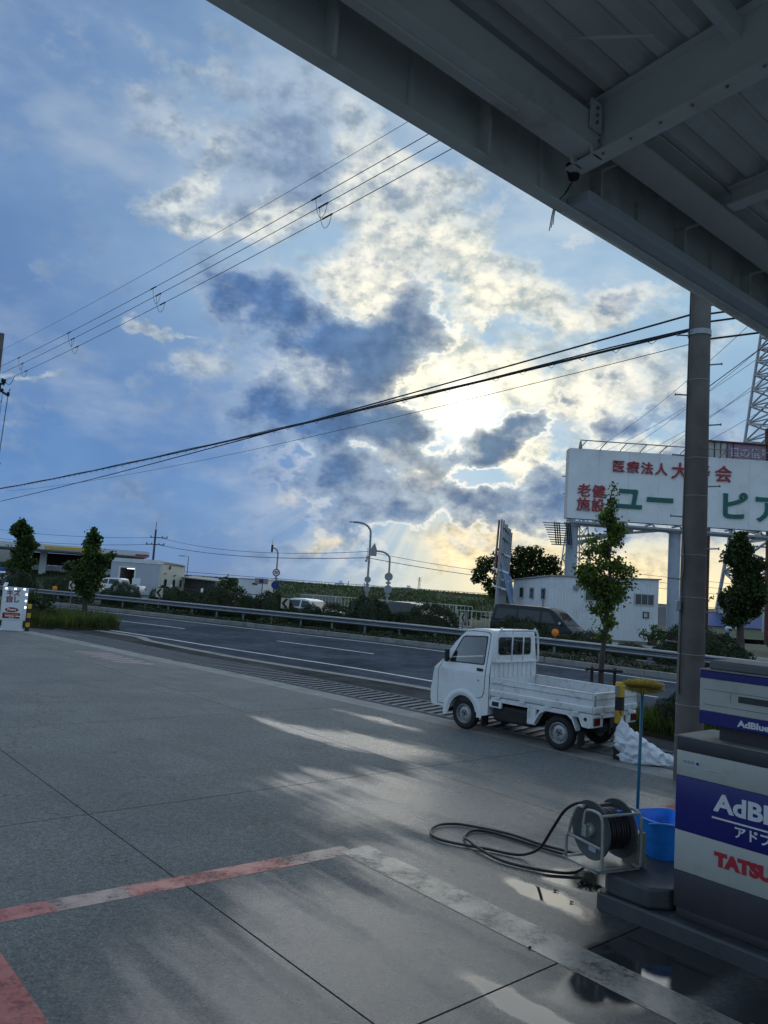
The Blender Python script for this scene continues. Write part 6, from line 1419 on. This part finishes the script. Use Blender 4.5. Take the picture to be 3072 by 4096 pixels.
# bare billboard frame seen from behind
def build_frame():
    t = thing('bare_hoarding', 'bare tall billboard frame of grey steel uprights seen edge on with blue props', 'billboard frame', (0, 0, 0))
    a, b = Vector((8.25, 54.2)), Vector((9.9, 60.5)); blue = M('faded_blue_steel', (.20, .28, .42), .5, var=.15, dirt=((.2, .16, .12), .35, 3))
    for k in range(6):
        p = a.lerp(b, k / 5); zt = 7.75 - .04 * k
        m = MB(); m.bar((p.x - .05, p.y, 0), (p.x + .12, p.y, zt), .26, .12); m.build('upright', MT['steel_grey'], t)
        m = MB(); m.bar((p.x + .16, p.y + .15, 2.4), (p.x + .30, p.y + .15, zt - .05 - .12 * (k % 2)), .10, .12); m.build('upright', MT['galv'], t)
    m = MB(); m.prism([(a.x - .24, a.y - .1, 3.3), (a.x - .17, a.y - .1, 3.3), (a.x - .01, a.y - .1, 7.7), (a.x - .08, a.y - .1, 7.7)], (0, .5, 0)); m.build('edge_board', M('weathered_red_edge', (.12, .05, .05), .7, var=.25, vscale=2), t)
    for z in (1.7, 2.9, 4.1, 5.3, 6.4, 7.1):
        m = MB(); m.bar((a.x + .12 + z * .02, a.y - .3, z), (b.x + .12 + z * .02, b.y + .3, z), .07); m.build('cross_rail', MT['wood_dark'], t)
    for z, f in ((2.9, 0), (4.1, 0), (5.3, .2), (3.5, .1)):
        p = a.lerp(b, f); m = MB(); m.bar((p.x - .35, p.y - .1, z + .15), (p.x + .75, p.y, z - .1), .12); m.build('stub_arm', MT['sign_white'], t)
    for k, f in enumerate((.02, .3, .62, .98)):
        p = a.lerp(b, f); m = MB(); m.bar((p.x + .25, p.y, 4.7 - .25 * k), (p.x + 1.5 - .1 * k, p.y - .4, 0), .20, .20); m.build('prop', blue, t)
    m = MB(); m.bar((a.x + .1, a.y, 1.4), (b.x + .8, b.y, 1.6), .1); m.build('base_rail', blue, t)
build_frame()
# ------------------------------------------------------------------ lattice towers
def lattice(t, cx, cy, z0, z1, w0, w1, nseg, r, mat, name='lattice', twist=0.0):
    def c(k, z):
        f = (z - z0) / (z1 - z0); w = lerp(w0, w1, f) / 2; a = R(45 + 90 * k) + twist; return Vector((cx + math.cos(a) * w * 1.414, cy + math.sin(a) * w * 1.414, z))
    zs = []; z = z0; h = (z1 - z0)
    ws = [(1 - .72 * i / nseg) if w1 < w0 * .9 else 1 for i in range(nseg)]; S = sum(ws)
    zs = [z0]
    for w_ in ws: zs.append(zs[-1] + h * w_ / S)
    for k in range(4): m = MB(); m.bar(c(k, z0), c(k, z1), r * 1.7); m.build('leg', mat, t)
    for i in range(nseg):
        m = MB()
        for k in range(4):
            k2 = (k + 1) % 4; a, b, d, e = c(k, zs[i]), c(k2, zs[i]), c(k, zs[i + 1]), c(k2, zs[i + 1])
            m.bar(a, e, r); m.bar(b, d, r); m.bar(d, e, r)
        m.build('bracing', mat, t)
    return zs
tw = thing('lattice_tower', 'big steel lattice tower rising at the right edge behind the billboard', 'tower', (0, 0, 0)); tm = M('tower_galvanised', (.34, .36, .39), .5, metal=.3, var=.12)
lattice(tw, 62.0, 116, -4.0, 16.0, 17.0, 12.6, 4, .26, tm); lattice(tw, 62.0, 116, 16.0, 52.0, 12.6, 6.2, 15, .20, tm)
t = thing('power_pylon', 'distant power line pylon seen left of the big billboard', 'pylon', (0, 0, 0))
lattice(t, 66.3, 262, -4, 46, 9.5, 2.6, 10, .20, tm, twist=.3); lattice(t, 66.3, 262, 46, 57.2, 2.6, .25, 4, .14, tm, twist=.3)
for z, L in ((50.5, 5.0), (44.5, 6.0), (38.5, 5.4)):
    for sg in (-1, 1): m = MB(); m.bar((66.3 + sg * L, 262, z), (66.3, 262, z + 1.3), .2); m.bar((66.3 + sg * L, 262, z), (66.3, 262, z - .2), .2); m.build('cross_arm', tm, t)
for (x, y, h, w_, lab) in ((46.5, 900, 17, 4, 'far pylon on the levee skyline, left of the dark tree'), (-19, 1000, 7, 2.2, 'tiny far pylon left of centre on the skyline'), (12.0, 1000, 8, 2.2, 'tiny far pylon right of the round signs on the skyline'), (-44, 1100, 8, 2.2, 'tiny far pylon above the white container')):
    t = thing('power_pylon', lab, 'pylon', (0, 0, 0), 0, 'pylons on the far skyline'); lattice(t, x, y, -5, h, w_, .8, 5, .22, tm)
    for z in (h - .5, h - 2.5, h - 4.5): m = MB(); m.bar((x - w_ * .6, y, z), (x + w_ * .6, y, z), .25); m.build('cross_arm', tm, t)
for (x, y, h, w_, lab) in ((-36, 700, 9, 8, 'tiny pale far building on the levee skyline, left one'), (28, 760, 9, 9, 'tiny pale far building on the levee skyline, right one')):
    t = thing('far_building', lab, 'building', (x, y, -5)); MB().box((0, 0, h / 2), (w_, 8, h)).build('wall', MT['white_wall'], t); MB().box((1, 0, h + 1), (w_ * .4, 4, 2)).build('roof_house', MT['white_wall'], t)
# ------------------------------------------------------------------ old pink sign on a roof behind the billboard
t = thing('roof_sign', 'faded pink shop sign on rusty framework above the billboard', 'sign', (0, 0, 0)); rust = M('rusty_steel', (.10, .035, .025), .8, var=.3, vscale=3)
MB().box((35.6, 75, 17.95), (4.1, .12, 1.9)).build('pink_board', M('faded_pink_board', (.30, .19, .26), .6, var=.1), t)
text_obj('lettering', '目の信号', 1.02, M('pale_pink_letter', (.52, .46, .52), .6), t, bold=.02, extrude=.02, mtx=Matrix.Translation((35.75, 74.9, 17.9)) @ Matrix.Rotation(R(90), 4, 'X'))
for k in range(4): MB().box((31.9 + k * .62, 75, 17.95), (.58, .1, 1.85)).build('pale_sheet', M('stained_white_sheet', (.45, .45, .43), .7, var=.2, vscale=1.5, dirt=((.12, .07, .05), .6, 1)), t)
for k in range(5): m = MB(); m.bar((31.6 + k * .62, 74.9, 17.0), (31.6 + k * .62, 74.9, 18.95), .07); m.build('sheet_bar', rust, t)
m = MB(); m.bar((31.4, 74.85, 18.95), (38, 74.85, 18.9), .16); m.bar((31.4, 74.85, 16.95), (38, 74.85, 16.85), .14); m.build('edge_bar', rust, t)
m = MB(); m.bar((37.6, 75, 16.5), (37.6, 75, 20.6), .5); m.bar((37.4, 74.9, 20.4), (40.5, 74.9, 18.2), .4); m.build('gable_bar', rust, t); MB().box((39.2, 75.2, 17.6), (2.8, .1, 2.2)).build('gable_sheet', M('pale_gable_sheet', (.40, .42, .42), .7, var=.15), t)
for x in (32, 38): m = MB(); m.bar((x, 75.5, -4), (x, 75.5, 17), .35); m.build('leg', rust, t)
# ------------------------------------------------------------------ far houses on the low ground
def house(label, x, y, w_, d_, h, rh, wall, roof, rz=0.0):
    z0 = ground_h(x, y); t = thing('far_house', label, 'house', (x, y, z0), rz)
    MB().box((0, 0, h / 2), (w_, d_, h)).build('wall', wall, t)
    m = MB(); e = .5; m.prism([(-w_ / 2 - e, -d_ / 2 - e, h), (-w_ / 2 - e, d_ / 2 + e, h), (-w_ / 2 - e, 0, h + rh)], (w_ + 2 * e, 0, 0)); m.build('roof', roof, t)
    for k in range(3):
        f = MB().box((-w_ / 2 + (k + .5) * w_ / 3, -d_ / 2 - .03, h * .55), (1.5, .06, 1.2)).build('window', MT['frame_alu'], t); MB().box((-w_ / 2 + (k + .5) * w_ / 3, -d_ / 2 - .065, h * .55), (1.3, .02, 1.0)).build('pane', MT['window'], f)
tile = M('dark_roof_tile', (.055, .06, .07), .6, var=.2, vscale=2); btile = M('blue_roof_tile', (.045, .085, .26), .45, var=.12, vscale=2); cream = M('cream_render', (.46, .42, .32), .8, var=.1)
house('far house with a bright blue tiled roof right of the utility pole', 54.5, 122, 12, 8, 3.6, 1.9, cream, btile)
house('far house with a dark tiled roof between the hut and the utility pole', 46.0, 122, 8, 7, 4.0, 1.9, M('brown_render', (.12, .09, .07), .8), tile, R(8))
house('low far shed with a dark roof just right of the white hut', 38.8, 112, 8, 6, 3.0, 1.4, MT['white_wall'], tile)
# ------------------------------------------------------------------ far petrol station and workshop
def far_station():
    t = thing('petrol_station', 'far petrol station with a white canopy striped red and yellow at the left', 'petrol station', (0, 0, 0))
    w_ = M('station_white', (.60, .62, .63), .5, var=.05); dk = M('dark_interior', (.016, .015, .015), .8, var=.3); gy = M('station_grey', (.24, .25, .26), .6)
    a, b = Vector((-48, 84)), Vector((-27.5, 91.5)); d = (b - a); ang = math.atan2(d.y, d.x); L = d.length
    o = thing('canopy', None, None, (a.x, a.y, 0), ang); o.parent = t
    MB().box((L / 2, 4, 4.42), (L, 9, .66)).build('fascia', w_, o); MB().box((L / 2, 4, 4.02), (L - .6, 8.6, .14)).build('soffit', gy, o)
    MB().box((L * .62, -.53, 4.42), (L * .28, .04, .30)).build('yellow_stripe', M('station_yellow', (.62, .38, .03), .5), o); MB().box((L * .52, -.53, 4.15), (L * .9, .03, .10)).build('grey_stripe', gy, o)
    MB().box((L * .965, -.53, 4.28), (L * .07, .04, .22)).build('red_stripe', M('station_red', (.42, .02, .03), .5), o); MB().box((L * .12, -.53, 4.42), (L * .16, .04, .34)).build('red_stripe', M('station_red_dull', (.26, .05, .06), .5), o)
    for x in (L * .47, L * .10): MB().box((x, 3, 2.0), (.75, .75, 4.0)).build('column', w_, o)
    # building behind: pale upper wall, dark roofed yard, white low wall
    MB().box((-50.5, 97, 2.2), (13, .4, 4.4)).build('back_wall', M('pale_back_wall', (.44, .43, .40), .6, var=.1), t)
    m = MB(); m.box((-35.2, 96, 3.15), (13.5, 6, 1.45)); m.build('dark_roof', M('dark_red_tile', (.028, .014, .013), .8, var=.3), t)
    m = MB(); corrug(m, (-42.2, 92.5), (-28.5, 92.5), 0, 2.38, 2.38, (0, -1), .5, .05); m.build('low_wall', w_, t)
    MB().box((-28.6, 86.5, 1.2), (1.6, .5, 2.4)).build('blue_panel', M('teal_blue_panel', (.02, .16, .28), .5), t); MB().box((-27.3, 86.3, 1.3), (.6, .6, 2.6)).build('red_panel', M('dull_red_panel', (.22, .04, .04), .6), t)
    for x, y in ((-41.0, 84), (-39.0, 85)): MB().box((x, y, .95), (.7, .5, 1.9)).build('fuel_pump', M('pump_blue', (.03, .10, .26), .5), t, bevel=.05)
    m = MB(); m.tube([(-46.2, 80, 0), (-46.2, 80, 3.2)], .06, 6); m.build('flag_pole', MT['sign_white'], t)
far_station()
def workshop():
    t = thing('workshop', 'white box shaped workshop with one big open window at the left', 'building', (0, 0, 0))
    A, Bp, C, D = Vector((-28.0, 80.5)), Vector((-22.55, 79.8)), Vector((-21.8, 86.5)), Vector((-27.3, 87.2))
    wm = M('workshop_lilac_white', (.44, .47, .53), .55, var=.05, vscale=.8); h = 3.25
    # front wall around the opening
    d = (Bp - A); n_ = Vector((d.y, -d.x)).normalized()
    def wallpiece(f0, f1, z0, z1, mat=wm, off=0.0, th=.18, name='wall'):
        p, q = A.lerp(Bp, f0) + n_ * off, A.lerp(Bp, f1) + n_ * off; m = MB(); m.prism([(p.x, p.y, z0), (q.x, q.y, z0), (q.x, q.y, z1), (p.x, p.y, z1)], (-n_.x * th, -n_.y * th, 0)); return m.build(name, mat, t)
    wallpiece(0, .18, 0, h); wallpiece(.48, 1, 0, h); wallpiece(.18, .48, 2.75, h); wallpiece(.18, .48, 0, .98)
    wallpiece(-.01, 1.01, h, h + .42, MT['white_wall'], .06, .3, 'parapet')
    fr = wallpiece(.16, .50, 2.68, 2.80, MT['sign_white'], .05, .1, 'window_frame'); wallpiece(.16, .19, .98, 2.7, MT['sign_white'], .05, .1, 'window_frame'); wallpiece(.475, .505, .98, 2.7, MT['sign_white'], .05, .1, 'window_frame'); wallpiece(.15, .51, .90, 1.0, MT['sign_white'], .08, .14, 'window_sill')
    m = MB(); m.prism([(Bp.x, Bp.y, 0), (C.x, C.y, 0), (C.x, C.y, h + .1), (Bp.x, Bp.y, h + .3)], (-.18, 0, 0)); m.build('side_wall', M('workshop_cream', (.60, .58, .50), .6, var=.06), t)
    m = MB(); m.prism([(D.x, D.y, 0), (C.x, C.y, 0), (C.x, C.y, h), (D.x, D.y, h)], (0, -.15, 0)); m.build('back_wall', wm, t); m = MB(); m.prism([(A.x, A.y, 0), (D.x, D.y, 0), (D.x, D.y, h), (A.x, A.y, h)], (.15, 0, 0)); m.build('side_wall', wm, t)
    m = MB(); m.prism([(A.x, A.y, h), (Bp.x, Bp.y, h), (C.x, C.y, h - .1), (D.x, D.y, h - .1)], (0, 0, .12)); m.build('roof', MT['steel_grey'], t)
    m = MB(); m.prism([(Bp.x + .05, Bp.y - .1, h + .28), (C.x + .25, C.y, h + .08), (C.x - .3, C.y, h + .1), (Bp.x - .3, Bp.y, h + .3)], (0, 0, .1)); m.build('eave', MT['sign_white'], t)
    e = A.lerp(Bp, .33) - n_ * 1.4; MB().box((e.x, e.y, 2.62), (1.3, .14, .05)).build('strip_lamp', M('lit_strip_lamp', (.9, .9, .85), .4, emit=((1, .97, .85), 2.5)), t)
    e = A.lerp(Bp, .40) - n_ * 2.2; MB().box((e.x, e.y, 1.2), (.9, .5, 1.4)).build('cupboard', MT['wood_dark'], t)
    for f, z in ((.15, 2.35), (.55, 2.2), (.9, 2.0)): p = Bp.lerp(C, f); MB().box((p.x + .12, p.y, z), (.2, .22, .16)).build('wall_lamp', MT['steel_grey'], t)
    for f in (.2, .55, .85): p = Bp.lerp(C, f); MB().box((p.x + .03, p.y, 1.35), (.05, .7, .8)).build('side_window', MT['window'], t)
workshop()
t = thing('white_stand', 'small white stand board in front of the workshop', 'board', (-24.3, 77.5, 0)); MB().box((0, 0, .85), (.8, .1, 1.7)).build('board', MT['sign_white'], t); MB().box((0, .1, .1), (.9, .5, .08)).build('foot', MT['steel_grey'], t)
t = thing('shed', 'dark corrugated shed with a pale roof edge right of the workshop', 'shed', (0, 0, 0))
m = MB(); corrug(m, (-21.6, 86), (-17.8, 84.2), -.2, 2.0, 1.85, (-.3, -1), .4, .05); m.build('wall', M('rusty_dark_sheet', (.06, .055, .05), .8, var=.4, vscale=2), t); m = MB(); m.prism([(-21.9, 85.7, 2.0), (-17.5, 83.8, 1.85), (-16.8, 86.2, 2.05), (-21.2, 88.4, 2.2)], (0, 0, .1)); m.build('roof', M('pale_shed_roof', (.34, .34, .33), .7), t); m = MB(); corrug(m, (-17.8, 84.2), (-17.0, 86.4), -.2, 1.85, 2.0, (1, -.3), .4, .05); m.build('wall', MT['steel_grey'], t)
t = thing('container_truck', 'small white box container parked below the levee left of the speed sign', 'container', (-11.9, 75, 0), R(-4))
MB().box((0, 0, 1.45), (2.3, 5, 1.75)).build('box', MT['white_wall'], t, bevel=.03); MB().box((0, 0, 2.36), (2.36, 5.05, .07)).build('roof_edge', MT['steel_grey'], t); MB().box((.45, -2.53, 1.95), (.5, .04, .16)).build('vent', MT['black'], t); MB().box((0, 0, .45), (2.1, 4.8, .25)).build('chassis', MT['chassis'], t)
for y in (-1.6, 1.6):
    m = MB(); m.lathe([(0, -1.1), (.36, -1.1), (.36, 1.1), (0, 1.1)], 18, (0, y, .36), (1, 0, 0)); m.build('wheel', MT['rubber'], t)
t = thing('covered_trailer', 'low grey covered trailer beyond the white car', 'trailer', (-4.9, 66, 0)); MB().box((0, 0, 1.1), (3.4, 2, .55)).build('box', M('grey_tarpaulin', (.22, .22, .19), .8), t, bevel=.08); 
for x in (-.9, .9):
    m = MB(); m.lathe([(0, -1), (.35, -1), (.35, 1), (0, 1)], 16, (x, 0, .35), (0, 1, 0)); m.build('wheel', MT['rubber'], t)
# tree stakes behind the truck
t = thing('tree_stake', 'dark wooden H shaped stake frame holding the slim ginkgo', 'tree stake', (5.0, 17.0, 0))
for x in (-.26, .26): m = MB(); m.tube([(x, -.02, 0), (x * .95, -.02, .98)], .035, 8); m.build('stake', MT['wood_dark'], t)
m = MB(); m.tube([(-.4, -.07, .93), (.4, -.07, .93)], .03, 8); m.build('cross_bar', MT['wood_dark'], t)
# ------------------------------------------------------------------ poles and overhead lines
def utility(label, x, y, h, r, arms, rz, z0=0.0):
    t = thing('utility_pole', label, 'utility pole', (x, y, z0), rz, 'distant utility poles')
    m = MB(); m.lathe([(r * 1.4, 0), (r, h), (0, h)], 12); m.build('shaft', M('dark_pole_concrete', (.085, .075, .07), .85), t, smooth=40)
    for (z, L, off) in arms:
        m = MB(); m.bar((off - L, 0, z), (off + L, 0, z), .11); m.build('cross_arm', MT['wood_dark'], t)
        for q in (-.95, -.4, .4, .95):
            m = MB(); m.lathe([(0, 0), (.07, 0), (.10, .08), (.06, .16), (.09, .2), (0, .26)], 10, (off + L * q, 0, z + .06)); m.build('insulator', MT['steel_grey'], t)
    return t
far_pole = utility('slim utility pole with two cross arms above the white workshop', -32.4, 110, 8.5, .13, ((7.35, 1.25, .55), (6.35, 1.35, .1)), R(-6))
m = MB(); m.tube([(0, 0, 7.8), (0, 0, 9.6)], .04, 6); m.build('lightning_rod', MT['wood_dark'], far_pole)
lp = thing('utility_pole', 'utility pole cut by the left edge with insulators and hanging jumper leads', 'utility pole', (-19.9, 38, 0))
m = MB(); m.lathe([(.19, 0), (.12, 13.9), (0, 13.9)], 14, (0, 0, 0)); m.build('shaft', MT['concrete_pole'], lp, smooth=40)
m = MB(); m.bar((-1.0, .7, 11.3), (.55, -.35, 11.25), .09); m.bar((.3, -.2, 11.3), (.35, -.2, 10.85), .07); m.bar((.3, -.2, 10.95), (.92, -.5, 10.62), .09); m.build('cross_arm', MT['wood_dark'], lp)
m = MB(); m.bar((-.8, .6, 7.05), (.80, -.45, 6.92), .08); m.build('cross_arm', MT['wood_dark'], lp)
for (x, y, z) in ((.46, -.3, 11.42), (.62, -.4, 11.36), (.92, -.5, 10.7), (.5, -.3, 10.9), (.80, -.45, 6.98), (.55, -.3, 7.2)):
    m = MB(); m.lathe([(0, -.1), (.05, -.1), (.085, -.04), (.05, 0), (.085, .04), (.05, .1), (0, .1)], 10, (x, y, z)); m.build('insulator', MT['black'], lp)
for (x0, z0, x1, z1) in ((.90, 10.6, .76, 7.0), (.93, 10.6, .79, 7.0), (.64, 10.8, .55, 7.2)):
    m = MB(); m.tube([(x0, -.5, z0), (x1, -.45, z1)], .011, 5); m.build('drop_lead', MT['wire'], lp)
for P in ([(.46, -.3, 11.4), (.55, -.3, 11.15), (.62, -.35, 11.35)], [(.62, -.4, 11.3), (.95, -.5, 11.2), (1.25, -.7, 11.6)], [(.92, -.5, 10.75), (1.0, -.5, 10.95), (.9, -.45, 10.9)], [(.8, -.45, 7.0), (.9, -.45, 7.25), (.55, -.3, 7.2)], [(.1, -.1, 10.5), (.4, -.25, 10.25), (.6, -.4, 10.5)]):
    m = MB(); m.tube(smooth_path(P, 5), .014, 5); m.build('jumper_lead', MT['wire'], lp)
def catenary(a, b, sag, n=28):
    a, b = Vector(a), Vector(b); return [a.lerp(b, k / n) - Vector((0, 0, sag * 4 * (k / n) * (1 - k / n))) for k in range(n + 1)]
def wire(label, a, b, sag, r, cat='cable', group='overhead cables', loops=(), coil=0.0):
    pts = catenary(a, b, sag, 60 if coil else 28); m = MB(); m.tube(pts, r, 5)
    t = thing('overhead_cable', label, cat, (0, 0, 0), 0, group); m.build('strand', MT['wire'], t)
    return t, pts
WL = [((-19.9, 38, 12.98), (4.43, 11, 12.69)), ((-19.8, 38, 12.18), (4.44, 11, 12.18)), ((-19.55, 37.8, 11.82), (4.5, 11.05, 11.98)), ((-19.22, 37.6, 11.42), (4.55, 11.1, 11.73))]
LB = ['highest and thinnest of the four parallel overhead lines', 'second highest of the four parallel overhead lines', 'third highest of the four parallel overhead lines', 'lowest of the four parallel overhead lines']
strands = []
for k, ((a, b), lab) in enumerate(zip(WL, LB)):
    t, pts = wire(lab, a, b, .25, .006 if k == 0 else .0095); strands.append((t, pts))
# drooping jumpers and clamps between the three conductors
for f in (.10, .27, .47, .725):
    for k in (1, 2):
        i = int(f * 28); p = strands[k][1][i].lerp(strands[k][1][i + 1], .3); q = strands[k + 1][1][i].lerp(strands[k + 1][1][i + 1], .55)
        m = MB(); m.tube(smooth_path([p, p.lerp(q, .15) - Vector((0, 0, .28)), p.lerp(q, .5) - Vector((0, 0, .45)), p.lerp(q, .85) - Vector((0, 0, .28)), q], 5), .007, 5); m.build('jumper', MT['wire'], strands[k][0])
    for k in (1, 2, 3):
        i = int(f * 28); p = strands[k][1][i]; q = strands[k][1][i + 1]; d = (q - p).normalized(); c = p.lerp(q, .3 if k == 1 else .4); m = MB(); m.tube([c - d * .18, c + d * .22], .022, 6); m.build('line_clamp', MT['wire'], strands[k][0])
t, bp = wire('thick black telephone cable bundle with hanging rings crossing the sky', (-20.1, 40, 6.2), (4.35, 11, 6.47), .15, .022)
for k in range(0, 60):
    i = min(27, int(k / 60 * 28)); p = bp[i].lerp(bp[i + 1], (k / 60 * 28) % 1); d = (bp[i + 1] - bp[i]).normalized()
    m = MB(); m.tube([p - d * .10, p - Vector((0, 0, .07)), p + d * .10], .005, 4); m.build('hanger_ring', MT['wire'], t)
m = MB(); m.tube([p + Vector((0, 0, .03 + .012 * math.sin(k * 1.7))) for k, p in enumerate(bp)], .012, 5); m.build('strand', MT['wire'], t)
wire('single black cable running just above the cable bundle to the utility pole', (-20.0, 40, 5.55), (4.35, 11, 6.71), .12, .016)
wire('thin faint line sagging below the cable bundle', (-20.1, 40.5, 6.15), (4.4, 11.1, 6.30), .38, .006)
for k, (z, dy) in enumerate(((6.35, 0), (6.62, .1), (6.75, .25))): wire(['lowest short cable right of the utility pole under the canopy edge', 'middle short cable right of the utility pole under the canopy edge', 'upper short cable right of the utility pole under the canopy edge'][k], (4.6, 11 + dy * .2, z), (14.5, 5.0 + dy, z + .6), .08, .016)
t, gp = wire('guy wire with an insulator slanting up right of the utility pole', (4.62, 11.2, 5.62), (9.2, 12.2, 9.4), .0, .007)
m = MB(); c = gp[14]; d = (gp[15] - gp[14]).normalized(); m.lathe([(0, -.14), (.05, -.12), (.07, -.05), (.035, 0), (.07, .05), (.05, .12), (0, .14)], 12, c, d); m.build('guy_insulator', MT['steel_grey'], t, smooth=40)
FP = [(-31.8, 110, 7.4), (-32.2, 110, 6.4)]
wire('upper far line from the slim utility pole to the tall street lamp', FP[0], (-1.1, 62, 5.2), .9, .022); wire('lower far line from the slim utility pole to the tall street lamp', FP[1], (-1.1, 62, 4.7), .7, .03)
wire('upper far line running left from the slim utility pole', FP[0], (-62, 122, 7.6), .5, .025); wire('lower far line running left from the slim utility pole', FP[1], (-62, 122, 6.2), .5, .03)
wire('upper far line from the tall street lamp towards the big dark tree', (-1.1, 62, 5.2), (24, 96, 5.2), .5, .02); wire('lower far line from the tall street lamp towards the big dark tree', (-1.1, 62, 4.7), (24, 96, 4.4), .4, .028)
wire('lowest far line stretched along the levee', (-40, 92, 2.95), (40, 82, 2.6), .25, .025)
for k in range(6): wire(['first', 'second', 'third', 'fourth', 'fifth', 'sixth'][k] + ' faint power line from the left slanting up behind the billboard', (64 + k * .9, 262, 50.5 - (k % 3) * 6), (60 + k * 3.0, 118, 52 - (k % 3) * 3), 3.0, .045, group='power lines behind the billboard')
for k in range(3): wire(['upper', 'middle', 'lower'][k] + ' far distribution line passing behind the hut and the pole', (20, 118, 8.2 - k * .9), (75, 118, 6.2 - k * .9), .5, .03, group='distribution lines behind the hut')
